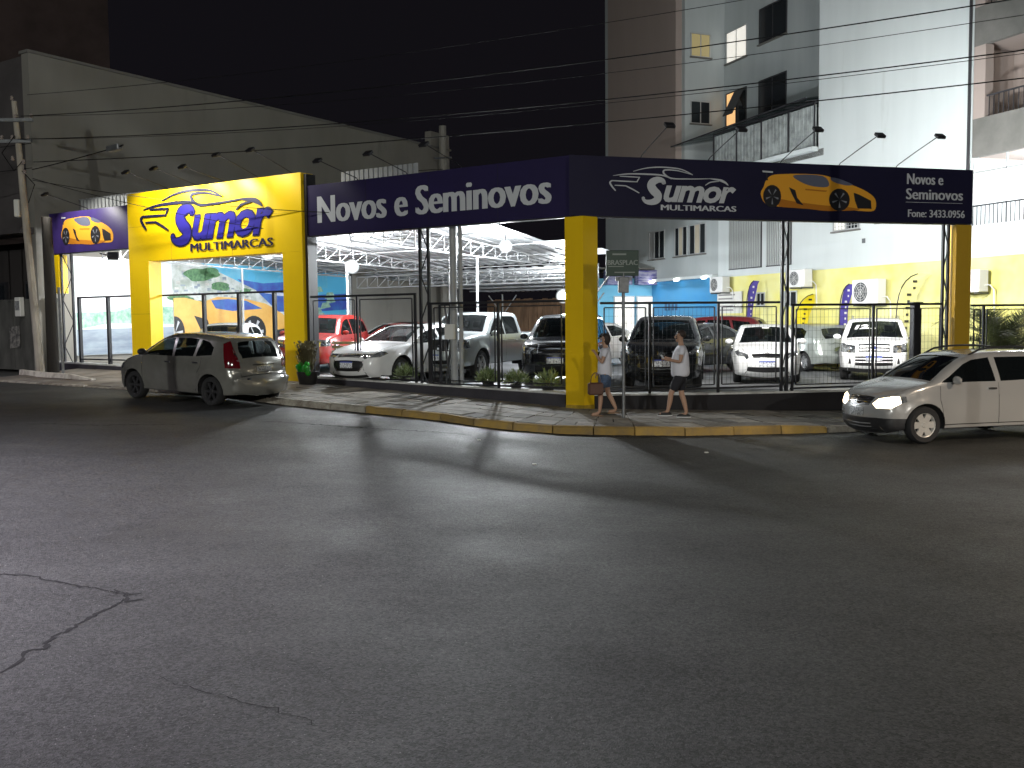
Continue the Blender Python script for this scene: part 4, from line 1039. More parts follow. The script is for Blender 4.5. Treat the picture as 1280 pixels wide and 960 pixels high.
plinth(RR, AR, .3, 18, 'low black plinth under the fence right of the yellow corner post', topR)
# ================================================================ yellow arch, sign boards, posts
def tL(name, label, cat, t, u, z, group=None): return thing(name, label, cat, L(t, u, z), AL, group)
def tR(name, label, cat, t, u, z, group=None): return thing(name, label, cat, RR(t, u, z), AR, group)
LOGO_CAR = [([(230,120),(300,100),(380,90),(470,92),(530,102),(590,130)], 3, 3, 7), ([(590,130),(500,108),(430,105),(411,113),(418,132),(460,155),(560,156),(700,150)], 3, 4, 9), ([(700,150),(760,158),(790,170),(812,188)], 4, 2, 14),
            ([(110,150),(200,137),(330,135),(410,140),(460,160)], 2, 3, 9), ([(668,192),(700,172),(752,165)], 3, 3, 7),
            ([(150,152),(268,155)], 4, 5, 6), ([(268,153),(252,182)], 6, 6, 6), ([(254,183),(105,180)], 5, 6, 7), ([(105,179),(92,192),(104,215),(125,240)], 7, 5, 9), ([(120,207),(185,209)], 4, 6, 6), ([(183,208),(225,228),(265,250)], 6, 4, 7)]
def logo(root, x, z, w, h, y, mat_stroke, mat_word, mat_small, outline=None, sw=1.):
    """line drawing of a car over the two words; x,z = lower left; design box 775 x 260"""
    fx = lambda px: x+(px-88)/776*w; fzz = lambda py: z+(352-py)/262*h
    mb = MB()
    for pts, a, b, c in LOGO_CAR:
        P_ = [(px, py) for px, py in pts]
        for q in ribbon(P_, a*sw, b*sw, c*sw): mb.add([(fx(p[0]), y, fzz(p[1])) for p in q]+[(fx(p[0]), y-.015, fzz(p[1])) for p in q], [(3,2,1,0),(4,5,6,7),(0,1,5,4),(2,3,7,6)])
    mb.build('car_outline', mat_stroke, root)
    sx = w/776; sz = h/262
    def word(off, yy, grow):
        mb = MB()
        # big swung S as a heavy ribbon, then italic 'umor'
        S_ = [(418,192),(408,172),(380,166),(348,180),(338,205),(352,232),(376,258),(372,288),(340,303),(305,300),(284,280)]
        for q in ribbon(S_, 16+grow, 12+grow, 52+grow, n=5): mb.poly([(fx(p[0]), yy, fzz(p[1])) for p in q])
        for c_, r_ in (((290, 280), 10), ((410, 184), 10)): mb.poly([(fx(c_[0]+(r_+grow/2)*math.cos(a)), yy, fzz(c_[1]+(r_+grow/2)*math.sin(a))) for a in np.linspace(0, 2*math.pi, 11)[:-1]])
        add_text(mb, 'umor', fx(412-grow/2), fzz(301+grow/2), (862-412+grow)*sx, (104+grow)*sz, y=yy, shear=.28, offset=off, spacing=.92)
        return mb
    if outline: word(.045, y+.004, 13).build('lettering_edge', outline, root)
    word(.032, y-.004, 0).build('lettering', mat_word, root)
    mb = MB(); add_text(mb, 'MULTIMARCAS', fx(395), fzz(350), (864-395)*sx, 34*sz, y=y-.004, bold=5.5*sx); mb.build('lettering', mat_small, root)
def supercar(root, x, z, w, h, y):
    """flat print of an orange sports car (design box 640 x 215)"""
    fx = lambda px: x+(px-60)/640*w; fzz = lambda py: z+(315-py)/215*h
    def P(pts, mat, k, sm=True):
        q = catmull(pts, 3, True) if sm else pts
        MB().poly([(fx(a), y-.003*k, fzz(b)) for a, b in q]).build('print', MATS[mat], root)
    P([(62,225),(78,185),(90,150),(120,122),(180,113),(300,108),(400,112),(455,128),(540,155),(620,185),(678,222),(695,262),(682,302),(620,306),(540,302),(430,310),(330,300),(250,296),(160,292),(90,280)], 'orange', 1)
    P([(150,250),(240,262),(330,272),(420,280),(540,285),(600,300),(430,310),(330,302),(240,297),(160,290)], 'orange_dark', 2)
    P([(232,122),(300,112),(395,117),(428,150),(420,176),(350,176),(285,158)], 'print_glass', 2)
    P([(438,124),(480,128),(560,158),(520,164),(452,146)], 'print_glass', 2)
    P([(212,184),(246,200),(256,240),(292,282),(254,272),(226,218)], 'print_black', 3, False)
    P([(566,204),(600,215),(664,246),(668,292),(590,292),(574,250)], 'print_black', 3, False)
    P([(300,190),(420,196),(412,204),(300,198)], 'orange_dark', 3, False)
    for c, rx, rz in (((122, 236), 48, 62), ((487, 246), 58, 63)):
        P([(c[0]+rx*math.cos(a), c[1]+rz*math.sin(a)) for a in np.linspace(0, 2*math.pi, 19)[:-1]], 'print_black', 4, False)
        for i in range(5):
            a = 2*math.pi*i/5+.3; e = .13; P([(c[0]+rx*.12*math.cos(a), c[1]+rz*.12*math.sin(a)), (c[0]+rx*.72*math.cos(a-e), c[1]+rz*.72*math.sin(a-e)), (c[0]+rx*.72*math.cos(a+e), c[1]+rz*.72*math.sin(a+e))], 'print_rim', 5, False)
    P([(70,98),(126,100),(126,109),(72,107)], 'letter_silver', 2, False); P([(88,108),(96,108),(100,150),(90,150)], 'print_black', 2, False)

# arch
ar = tL('entrance_arch', 'tall yellow entrance arch with blue word Sumor and car outline', 'arch', -14.8, -.12, 0)
Wd = 14.8-7.83
mb = MB(); zt = 5.80
mb.box(0, .88, 0, .42, .45, 3.85); mb.box(.88-.0, 1, .06, .42, 0.45, 3.85) if False else None
mb.build('left_leg', MATS['yellow_paint'], ar); ar.children[0].name = 'leg'
mb = MB(); mb.box(Wd-.70, Wd, 0, .42, .35, 3.85); mb.build('leg', MATS['yellow_paint'], ar)
mb = MB(); mb.box(0, Wd, 0, .42, 3.852, zt); mb.build('header_panel', MATS['yellow_paint'], ar)
MB().box(Wd+.001, Wd+.09, .1, .42, .45, zt-.03).build('edge_trim', MATS['dark_trim'], ar)
mb = MB()
for z_ in (2.35,): mb.box(-.003, .883, -.003, .423, z_, z_+.008)
mb.box(1.9, 1.91, -.003, 0, 3.86, zt-.01); mb.box(4.4, 4.41, -.003, 0, 3.86, zt-.01); mb.box(.02, Wd-.02, -.003, 0, 4.84, 4.846)
mb.build('panel_joint', mk('joint', (.45, .32, .02), .6), ar)
logo(ar, .62, 4.02, 5.35, 1.66, -.02, MATS['letter_navy'], MATS['letter_blue'], MATS['letter_navy'], outline=MATS['letter_navy'], sw=1.45)
# left purple board with the sports car
sb = tL('sign_board', 'purple sign board with orange sports car left of the yellow arch', 'sign', -18.92, 0, 4.28)
mb = MB(); mb.box(0, 18.92-14.82, 0, .16, 0, 1.24); mb.build('panel', mk('purple_bright', (.05, .03, .16), .38, noise=(.8, .4, .8)), sb)
mb = MB(); mb.box(-.02, 4.1, -.006, .17, -.03, -.002); mb.build('edge_trim', MATS['dark_trim'], sb)
supercar(sb, .62, .17, 2.65, .92, -.004)
# long purple board
nb = tL('sign_board', 'long purple sign board lettered Novos e Seminovos', 'sign', -7.72, 0, 4.23)
mb = MB(); mb.box(0, 7.60, 0, .16, 0, 1.24); mb.build('panel', MATS['purple_panel'], nb)
mb = MB(); mb.box(0, 7.6, -.006, .17, -.03, -.002); mb.build('edge_trim', MATS['dark_trim'], nb)
mb = MB(); add_text(mb, 'Novos e Seminovos', .32, .29, 6.75, .66, y=-.006, bold=.075); mb.build('lettering', MATS['letter_silver'], nb)
mb = MB()
for x_ in (1.9, 3.8, 5.7): mb.box(x_, x_+.008, -.002, 0, .01, 1.23)
mb.build('panel_joint', MATS['dark_trim'], nb)
# right navy board
rb = tR('sign_board', 'long navy sign board with silver Sumor logo, sports car and phone number', 'sign', -.08, 0, 4.22)
mb = MB(); mb.add([(-.13, 0, 0), (0, 0, 0), (0, 0, 1.23), (-.13, 0, 1.23)], [(0,1,2,3)]); mb.box(0, 9.78, 0, .16, 0, 1.23); mb.build('panel', mk('navy_panel', (.012, .011, .036), .5, spec=.25, noise=(.8, .4, .8), col2=(.010, .009, .03)), rb)
mb = MB(); mb.box(0, 9.78, -.006, .17, -.03, -.002); mb.build('edge_trim', MATS['dark_trim'], rb)
logo(rb, .74, .14, 2.93, .90, -.012, MATS['letter_silver'], MATS['letter_silver'], MATS['letter_silver'])
supercar(rb, 4.25, .19, 2.95, .85, -.004)
mb = MB(); add_text(mb, 'Novos e', 7.98, .86, .98, .24, y=-.005, bold=.022); add_text(mb, 'Seminovos', 7.96, .52, 1.55, .245, y=-.005, bold=.022); add_text(mb, 'Fone: 3433.0956', 8.02, .12, 1.55, .17, y=-.005, bold=.014); mb.box(7.96, 9.5, -.005, -.001, .45, .458)
mb.build('lettering', MATS['letter_silver'], rb)
for b_, w_ in ((sb, 4.1), (nb, 7.6), (rb, 9.78)): MB().box(.02, w_-.02, .161, .185, .02, 1.2).build('back_sheet', MATS['steel_grey'], b_)
# posts
cp = thing('corner_post', 'thick yellow corner post where the two sign boards meet', 'post', L(-.31, -.06, .1), 0)
a0, a1, a2, a3 = Vector((0, 0)), Vector(L(.14, -.1))-Vector(L(-.31, -.06)), Vector(RR(.40, .0))-Vector(L(-.31, -.06)), Vector(L(-.2, .38))-Vector(L(-.31, -.06))
mb = MB(); pts = [a0, a1, a2, a3]
mb.add([(p.x, p.y, 0) for p in pts]+[(p.x, p.y, 4.10) for p in pts], [(3,2,1,0),(4,5,6,7),(0,1,5,4),(1,2,6,5),(2,3,7,6),(3,0,4,7)]); mb.build('shaft', mk('yellow_post', (.84, .54, .005), .42, noise=(1.3, .45, .9), col2=(.78, .49, .006), wear=(4, .66, (.3, .2, .03), .4)), cp)
c_ = (a0+a1+a2+a3)/4
mb = MB(); s_ = 1.07; pts2 = [c_+(p-c_)*s_ for p in pts]; mb.add([(p.x, p.y, -.02) for p in pts2]+[(p.x, p.y, .20) for p in pts2], [(3,2,1,0),(4,5,6,7),(0,1,5,4),(1,2,6,5),(2,3,7,6),(3,0,4,7)]); mb.build('base_collar', mk('yellow_dirty', (.5, .33, .03), .7, noise=(6, .4, .7)), cp)
ep = tR('end_post', 'ochre yellow post under the right end of the navy board', 'post', 9.24, -.04, -.1)
MB().box(0, .42, 0, .32, 0, 4.28).build('shaft', mk('yellow_shade', (.52, .31, .02), .5, noise=(1.3, .45, .9), col2=(.45, .27, .02)), ep); MB().box(.421, .44, .05, .3, .1, 4.2).build('edge_trim', MATS['dark_trim'], ep)  # yellow post; its shade is put into the browner colour
yb = tL('sign_box', 'short yellow box hanging under the left end of the purple board', 'sign', -18.96, .0, 3.05)
MB().box(0, .44, 0, .3, 0, 1.19).build('panel', MATS['yellow_paint'], yb); MB().box(.03, .41, -.004, 0, .02, .03).build('edge_trim', MATS['dark_trim'], yb)

# steel lattice posts
def lattice(fr, ang, t, u, z0, z1, w, d, label, mat='steel_dark', n=10, group=None):
    r = thing('lattice_post', label, 'post', (*fr(t, u), z0), ang, group); H_ = z1-z0
    for x in (-w/2, w/2):
        MB().box(x-.028, x+.028, -d/2-.03, -d/2+.03, 0, H_).build('leg', MATS[mat], r)
    mb = MB(); n = max(5, n-3)
    for i in range(n):
        a, b = H_*i/n, H_*(i+1)/n; s = 1 if i % 2 else -1
        for y in (-d/2,): mb.tube([(-s*w/2, y, a), (s*w/2, y, b)], .014, 4)
    mb.build('lacing', MATS[mat], r); return r
lattice(L, AL, -4.13, .18, .45, 4.24, .24, .2, 'black steel lattice post standing left of the white column')
lattice(RR, AR, 4.82, .15, .3, 4.22, .13, .2, 'black steel lattice post in the middle of the right fence')
lattice(RR, AR, 9.08, .22, .3, 4.22, .14, .2, 'black steel lattice post beside the ochre end post')
lattice(L, AL, -18.2, .22, .7, 4.3, .55, .3, 'black steel lattice post under the left purple board', n=8)
wc = tL('column', 'white round steel column standing behind the long board', 'column', -3.38, .30, .5)
mb = MB(); mb.tube([(-.09, 0, 0), (-.09, 0, 3.75)], .085, 10); mb.build('tube', MATS['steel_white'], wc, smooth=True); mb = MB(); mb.tube([(.1, .02, 0), (.1, .02, 3.75)], .05, 8); mb.build('tube', MATS['steel_white'], wc, smooth=True)
mb = MB(); mb.cbox(-.24, .02, -.17, -.085, 1.15, 1.5, .01); mb.build('meter_box', MATS['paper'], wc); MB().box(-.2, .2, -.14, .14, -.02, .02).build('base_plate', MATS['steel_dark'], wc)

# ---------------------------------------------------------------- fences
def fence(fr, ang, t0, t1, zb, zt, posts, label, wire=.10, frames=True, u=.0, bot=.06, matn='steel_dark', thick=.019, bays=None):
    n = len(posts); r = thing('fence', label, 'fence', (*fr(t0, u), zb), ang); H_ = zt-zb
    for p in posts:
        w = thick*1.3; MB().box(p-t0-w, p-t0+w, -w, w, -.05, H_+.0).build('post', MATS[matn], r)
    MB().box(0, t1-t0, -thick, thick, H_-.04, H_+.01).build('rail', MATS[matn], r)
    MB().box(0, t1-t0, -thick*.7, thick*.7, bot, bot+.04).build('rail', MATS[matn], r)
    pp = sorted(set([t0]+list(posts)+[t1]))
    for a, b in zip(pp[:-1], pp[1:]):
        if b-a < .35: continue
        if frames:
            mb = MB(); x0, x1, y0, y1 = a-t0+.09, b-t0-.09, bot+.10, H_-.11; k = .012
            mb.box(x0-k, x0+k, -k, k, y0, y1); mb.box(x1-k, x1+k, -k, k, y0, y1); mb.box(x0+k, x1-k, -k, k, y0-k, y0+k); mb.box(x0+k, x1-k, -k, k, y1-k, y1+k); mb.build('panel_frame', MATS[matn], r)
        if wire:
            mb = MB(); x0, x1, y0, y1 = a-t0+.1, b-t0-.1, bot+.1, H_-.1; q = .0018
            for x in np.arange(x0+wire, x1, wire): mb.box(x-q, x+q, -q, q, y0, y1)
            for y in np.arange(y0+wire*1.5, y1, wire*1.5): mb.box(x0, x1, -q, q, y-q, y+q)
            o = mb.build('wire_mesh', MATS['fence_wire'], r); o['kind'] = 'stuff'
    return r
fence(L, AL, -17.7, -14.9, .92, 2.91, [-17.66, -16.2], 'black fence with wide panels left of the yellow arch', wire=0, frames=False, u=.1, thick=.035)
fence(L, AL, -13.9, -8.6, .80, 2.90, [-12.13, -10.7, -9.34], 'black fence and gate posts seen through the yellow arch', wire=0, frames=False, u=.32, bot=.0, thick=.035)
fence(L, AL, -7.7, -4.33, .62, 2.72, [-6.15, -4.36], 'black fence with shrubs below, between arch and lattice post', wire=0)
fence(L, AL, -4.0, -.35, .56, 2.49, [-3.9, -2.04], 'black fence and gate frame between lattice post and corner post', wire=0)
fence(RR, AR, .45, 4.68, .48, 2.43, [1.57, 3.18], 'black mesh fence behind the two pedestrians', wire=.10)
fence(RR, AR, 4.95, 8.95, .42, 2.37, [5.0, 7.07, 8.25], 'black mesh fence between the right lattice post and ochre post', wire=.10)
fence(RR, AR, 9.72, 17.5, .38, 2.33, [10.08, 12.4, 14.6], 'black mesh fence in front of the palm at the far right', wire=.10)
gp = tR('gate_post', 'thick black steel gate post between white boxy car and ochre post', 'post', 8.22, .05, .25)
MB().cbox(-.085, .085, -.08, .08, 0, 2.13, .01).build('shaft', MATS['steel_dark'], gp); MB().box(-.13, .13, -.11, .11, 2.131, 2.15).build('cap', MATS['steel_dark'], gp)
# pivot frame of the sliding gate beside the left lattice post
gf = tL('gate_leaf', 'narrow folded black gate leaf between lattice post and white column', 'gate', -3.98, .45, .5)
mb = MB()
for x in (0, .42): mb.box(x-.03, x+.03, -.02, .02, 0, 1.95)
for z in (0, 1.93): mb.box(.03, .39, -.02, .02, z, z+.05)
mb.build('frame', MATS['steel_dark'], gf)
mb = MB(); mb.tube([(.14, 0, .05), (.30, 0, 1.0), (.14, 0, 1.93)], .028, 5); mb.tube([(.30, 0, .05), (.14, 0, 1.0), (.30, 0, 1.93)], .028, 5); mb.build('brace', MATS['steel_dark'], gf)

# ---------------------------------------------------------------- sign arm lamps
def arm_lamp(fr, ang, t, zb, zh, out, label, lit=0., tin=0.):
    r = thing('arm_lamp', label, 'lamp', (*fr(t, .05), zb), ang, 'arm lamps over the sign boards'); h = zh-zb
    mb = MB(); mb.tube([(0, 0, -.02), (0, -.08, .05), (-.02*tin, -out*.5, h*.55), (0, -out, h)], .011, 5); mb.build('arm', MATS['dark_trim'], r)
    mb = MB(); M_ = Matrix.Translation((0, -out-.05, h)) @ Matrix.Rotation(R(35), 4, 'X'); mb.cbox(-.10, .10, -.09, .07, -.035, .03, .012, 0, M_); mb.build('lamp_head', MATS['dark_trim'], r)
    mb = MB(); mb.quad((-.08, -.07, -.037), (.08, -.07, -.037), (.08, .05, -.037), (-.08, .05, -.037), 0, M_); mb.build('lens', MATS['floodlight_face'] if lit else MATS['lamp_off'], r)
    if lit:
        l = bpy.data.lights.new('sign_spot', 'SPOT'); l.energy = lit; l.spot_size = R(118); l.spot_blend = .35; l.shadow_soft_size = .06; l.color = (1, .97, .90)
        o = bpy.data.objects.new('sign_spot', l); COL.objects.link(o); o.parent = r; o.location = (0, -out-.02, h-.09)
        d = Vector((0, out, -1.3)); o.rotation_euler = d.to_track_quat('-Z', 'Y').to_euler()
    return r
desc = ['first', 'second', 'third', 'fourth', 'fifth']
for i, (t, zh, lit) in enumerate([(-13.11, 6.14, 210), (-11.93, 6.13, 220), (-10.78, 6.07, 220), (-9.49, 6.24, 70), (-8.26, 6.23, 60)]):  # weak light in the rightmost lamps is added to fill the arch
    arm_lamp(L, AL, t, 5.80, zh, 1.33, f'{desc[i]} arm lamp from the left over the yellow arch', lit)
for i, (t, zh) in enumerate([(-6.06, 5.71), (-4.54, 5.72), (-2.98, 5.75)]):
    arm_lamp(L, AL, t, 5.46, zh+.05, 1.33, f'{desc[i]} arm lamp from the left over the Novos e Seminovos board', 0)
for i, (t, zh) in enumerate([(1.38, 5.8), (2.94, 5.79), (4.67, 5.86), (6.14, 5.80), (7.62, 5.84)]):
    arm_lamp(RR, AR, t, 5.44, zh+.05, 1.4, f'{desc[i]} arm lamp from the left over the navy board', 0)
arm_lamp(L, AL, -16.9, 5.52, 5.85, 1.33, 'arm lamp over the left purple board with the sports car', 260)

# ---------------------------------------------------------------- canopy over the lot
cn = tL('canopy', 'white steel truss canopy with sheet roof over the left of the lot', 'canopy', -19.3, .4, .6)
def c3(t, u, z): return (t+19.3, u-.4, z-.6)
zroof = lambda u: 5.05-.085*u
mb = MB(); te = lambda u: -4.7-.09*(u-.4)
def ribbed(t0, ta, tb, ua, ub, za, zb, n):
    m = MB()
    for i in range(n):
        f, g2 = i/n, (i+1)/n; dz = .03 if i % 2 else 0
        a0_, a1_ = t0+(ta-t0)*f, t0+(ta-t0)*g2; b0_, b1_ = t0+(tb-t0)*f, t0+(tb-t0)*g2
        m.quad(c3(a0_, ua, za+dz), c3(a1_, ua, za+dz), c3(b1_, ub, zb+dz), c3(b0_, ub, zb+dz))
        if i: m.quad(c3(a0_, ua, za), c3(a0_, ua, za+.03), c3(b0_, ub, zb+.03), c3(b0_, ub, zb))
    return m.build('roof_sheet', MATS['roof_sheet'], cn)
ribbed(-19.2, te(.5), te(11.6), .5, 11.6, zroof(.5), zroof(11.6), 60)
ribbed(-17, -6.0, -10.9, 12.2, 21.5, 3.98, 3.42, 44)
for u in np.arange(12.4, 21.4, 1.5):
    f = (u-12.2)/9.3; z = 3.98-f*.56-.05; mb = MB(); mb.box(2.3, 19.3-6.05-4.9*f, u-.43, u-.37, z-.66, z-.60); mb.build('purlin', MATS['steel_white'], cn)
for u in np.arange(.9, 11.6, 2.1):
    z = zroof(u)-.07; mb = MB(); mb.box(.1, 19.3+te(u), u-.42, u-.38, z-.62, z-.585); mb.build('purlin', MATS['steel_white'], cn)
def truss(p0, p1, h0, h1, n, r=.026, mat='steel_white'):
    A, B = Vector(p0), Vector(p1); mb = MB(); U = Vector((0, 0, 1))
    mb.tube([A, B], r, 5); mb.tube([A+U*h0, B+U*h1], r, 5)
    for i in range(n+1):
        f = i/n; a = A.lerp(B, f); hh = h0+(h1-h0)*f; mb.tube([a, a+U*hh], r*.6, 4)
        if i < n: b = A.lerp(B, f+1/n); h2 = h0+(h1-h0)*(f+1/n); mb.tube([a, b+U*h2], r*.6, 4)
    mb.build('truss', MATS[mat], cn)
truss(c3(-6.8, .5, 4.1), c3(-6.8, 11.5, 3.86), .72, .12, 17); truss(c3(-12, .5, 4.12), c3(-12, 11.5, 3.86), .76, .15, 17); truss(c3(-17, .5, 4.12), c3(-17, 11.5, 3.86), .76, .15, 17)
truss(c3(-17, 12.0, 3.42), c3(-6.0, 12.0, 3.42), .45, .45, 20)
for (t, u, z) in [(-6.8, 6.0, 4.0), (-12, 6, 4.0), (-17, 6, 4.0), (-6.8, 11.6, 3.9), (-12, 11.6, 3.9), (-17, 11.6, 3.9), (-6.3, 12.3, 3.8), (-11.3, 21.2, 3.3), (-16, 21.2, 3.3)]:
    mb = MB(); a = c3(t, u, lot_z(0)+.02); b = c3(t, u, z); mb.tube([a, b], .04, 8); mb.build('column', MATS['steel_white'], cn, smooth=True)
    if u < 12.2: continue
    mb = MB(); mb.tube([c3(t, u, z-1.0), c3(t-.8, u, z-.05)], .03, 4); mb.tube([c3(t, u, z-1.0), c3(t+.8, u, z-.05)], .03, 4); mb.build('knee_brace', MATS['steel_white'], cn)
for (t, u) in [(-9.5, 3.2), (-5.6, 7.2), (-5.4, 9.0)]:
    mb = MB(); z = zroof(u)-.02; mb.quad(c3(t, u, z), c3(t+1.2, u, z), c3(t+1.2, u+1.2, z-.1), c3(t, u+1.2, z-.1)); mb.build('skylight_glow', MATS['skylight_glow'], cn)  # panels shine by their own material, no lamp in them

# bright hanging lamps under the canopy
def glare_halo():
    if 'halo_glow' in MATS: return MATS['halo_glow']
    m = bpy.data.materials.new('halo_glow'); m.use_nodes = True; nt = m.node_tree; nt.nodes.clear(); MATS['halo_glow'] = m
    o = nd(nt, 'ShaderNodeOutputMaterial'); tr = nd(nt, 'ShaderNodeBsdfTransparent'); e = nd(nt, 'ShaderNodeEmission'); e.inputs[0].default_value = (.92, .97, 1, 1); e.inputs[1].default_value = 7
    mx = nd(nt, 'ShaderNodeMixShader'); lw = nd(nt, 'ShaderNodeLayerWeight'); lw.inputs[0].default_value = .5; p1 = nd(nt, 'ShaderNodeMath', operation='SUBTRACT'); p1.inputs[0].default_value = 1; nt.links.new(lw.outputs['Facing'], p1.inputs[1]); p2 = nd(nt, 'ShaderNodeMath', operation='POWER'); p2.inputs[1].default_value = 2.2; nt.links.new(p1.outputs[0], p2.inputs[0]); p3 = nd(nt, 'ShaderNodeMath', operation='MULTIPLY'); p3.inputs[1].default_value = .22; nt.links.new(p2.outputs[0], p3.inputs[0]); nt.links.new(p3.outputs[0], mx.inputs[0]); nt.links.new(tr.outputs[0], mx.inputs[1]); nt.links.new(e.outputs[0], mx.inputs[2]); nt.links.new(mx.outputs[0], o.inputs[0]); return m
def bulb(p, zc, label, power, rad=.15, col=(.92, .97, 1)):
    r = thing('pendant_lamp', label, 'lamp', p); x = MB(); x.tube([(0, 0, rad), (0, 0, zc-p[2])], .012, 5); x.build('cord', MATS['dark_trim'], r)
    x = MB(); x.lathe([(.03, rad*1.25), (.06, rad*1.0), (.06, rad*.8)], 10); x.build('socket', MATS['paper'], r)
    x = MB(); x.sphere((0, 0, 0), rad, 10); x.build('bulb', mk('bulb_%d' % power, (1, 1, 1), .3, emit=(col, power/(39.5*rad*rad))), r, smooth=True)
    gl = MB(); gl.sphere((0, 0, 0), rad*2.4, 16); gl.build('halo_shell', glare_halo(), r, smooth=True)  # glare halo round the bulb, built as a faint glowing shell
    return r
LP = dict(a=1600, b=2900, c=1500)
bulb(L(-10.86, 5, 3.79), 4.6, 'left bright bulb hanging by the coastal mural', LP['a'], .10)
bulb(L(-5.12, 5, 4.13), 4.65, 'largest bright bulb under the canopy, above the pickup truck', LP['b'], .085)
bulb(L(-8.47, 14, 2.95), 3.75, 'small distant bright bulb just left of the corner post', LP['c'], .12)
bulb(L(-14.6, 5.0, 4.42), 4.75, 'bright bulb behind the header of the yellow arch', 800, .12)  # bulb added out of sight to lift the mural

# floodlights fixed to the back of the boards, lighting the lot
def flood(fr, ang, t, u, z, aim, power, label, size=100, col=(1, .985, .94)):
    p = Vector((*fr(t, u), z)); r = thing('floodlight', label, 'floodlight', p, ang, 'floodlights behind the boards')
    tgt = Vector(aim)-p; q = (Matrix.Rotation(-ang, 3, 'Z') @ tgt).to_track_quat('-Z', 'Y')
    M_ = q.to_matrix().to_4x4(); mb = MB(); mb.cbox(-.16, .16, -.12, .12, -.05, .05, .015, 0, M_); mb.build('housing', MATS['dark_trim'], r)
    mb = MB(); mb.quad((-.14, -.1, -.052), (.14, -.1, -.052), (.14, .1, -.052), (-.14, .1, -.052), 0, M_); mb.build('lens', MATS['floodlight_face'], r)
    mb = MB(); mb.tube([(0, 0, .0), (0, -(u-.16), .05)], .02, 5); mb.build('bracket', MATS['dark_trim'], r)
    l = bpy.data.lights.new('flood_light', 'SPOT'); l.energy = power; l.spot_size = R(size); l.spot_blend = .5; l.shadow_soft_size = .12; l.color = col
    o = bpy.data.objects.new('flood_light', l); COL.objects.link(o); o.parent = r; o.rotation_mode = 'QUATERNION'; o.rotation_quaternion = q; o.location = M_ @ Vector((0, 0, -.08))
flood(RR, AR, 3.4, .45, 4.5, (9.5, 31, 1.0), 2300, 'floodlight behind the navy board near its logo', 125)
flood(RR, AR, 7.6, .5, 4.35, (12.3, 29, 3.2), 2300, 'floodlight behind the navy board near its phone number', 130)
flood(RR, AR, 9.2, .5, 5.1, (12.2, 29.5, 9.5), 900, 'floodlight on top of the right end of the navy board', 110, (.86, .95, 1))
flood(L, AL, -16.6, .6, 4.15, BB(3, 0, 2.4), 700, 'floodlight behind the left purple board', 120)
# ================================================================ white apartment building along the right of the lot
# frame: local x towards the street, y into the building, z up
bd = thing('apartment_building', 'white apartment building with yellow painted base and balconies, right of the lot', 'building', (*WW(0, 0), .2), AW)
Z = lambda z: z-.2
TOP = 19.0
def bx(name, mat, *a): mb = MB(); mb.box(*a[:4], Z(a[4]), Z(a[5])); return mb.build(name, MATS[mat], bd)
bx('lower_wall', 'yellow_wall', -12.7, 5.0, .02, .3, .2, 3.70)
# lower wall: white band with openings handled as proud frames
bx('white_wall', 'white_wall', -12.7, 5.0, 0, .3, 3.702, 4.58)
bx('white_wall', 'white_wall', -12.7, 0, 0, .3, 4.582, 7.85)
bx('white_wall', 'white_wall', -6.58, 0, 0, .3, 7.852, TOP)
bx('return_wall', 'white_wall', -6.58, -6.3, .302, 2.6, 7.852, TOP)
bx('grey_wall', 'grey_wall', -22.5, -12.702, 0, .3, 3.85, 7.84)
bx('grey_wall', 'sodium_tint_wall', -22.5, -16.05, -.004, .3, 7.842, TOP)  # brown stands for warm street light, put into the wall colour
bx('grey_wall', 'grey_wall', -16.05, -15.8, .302, 2.6, 7.85, TOP)      # side of the light well
bx('grey_wall', 'grey_wall', -15.8, -6.58, 2.3, 2.6, 7.85, TOP)
bx('terrace_floor', 'balcony_concrete', -15.8, -6.3, .0, 2.3, 7.6, 7.84)
bx('end_wall', 'grey_wall', -22.8, -22.5, 0, 9, .2, TOP)
# metal clad terrace parapet with sloping canopy
mb = MB()
for i in range(58):
    x = -12.9+i*.108; d = .025 if i % 2 else 0; mb.box(x, x+.106, -.06-d, -.04, Z(7.95), Z(9.36))
o = mb.build('corrugated_cladding', MATS['corrugated'], bd); o['kind'] = 'stuff'
mb = MB()
for x in (-12.9, -11.3, -9.7, -8.1, -6.66): mb.box(x-.03, x+.03, -.12, -.09, Z(7.9), Z(9.42))
mb.box(-12.9, -6.6, -.13, -.03, Z(9.42), Z(9.47)); mb.build('cladding_frame', MATS['dark_frame'], bd)
bx('ledge', 'white_wall', -12.9, -6.6, -.25, 0, 7.78, 7.93)
mb = MB(); mb.add([(-15.6, -.5, Z(9.40)), (-6.62, -.5, Z(9.55)), (-6.62, 2.2, Z(10.05)), (-15.6, 2.2, Z(9.9))], [(0,1,2,3)]); mb.add([(-15.6, -.5, Z(9.36)), (-6.62, -.5, Z(9.51)), (-6.62, 2.2, Z(10.01)), (-15.6, 2.2, Z(9.86))], [(3,2,1,0)])
mb.build('glass_canopy', glassmat('canopy_glass', (.6, .65, .66), .35), bd)
mb = MB()
for x in np.arange(-15.6, -6.6, 1.12): mb.box(x, x+.05, -.5, 2.2, Z(9.9), Z(9.9)) if False else mb.tube([(x, -.5, Z(9.43)), (x, 2.2, Z(9.95))], .022, 4)
mb.tube([(-15.6, -.5, Z(9.4)), (-6.62, -.5, Z(9.55))], .03, 4); mb.build('canopy_frame', MATS['dark_frame'], bd)

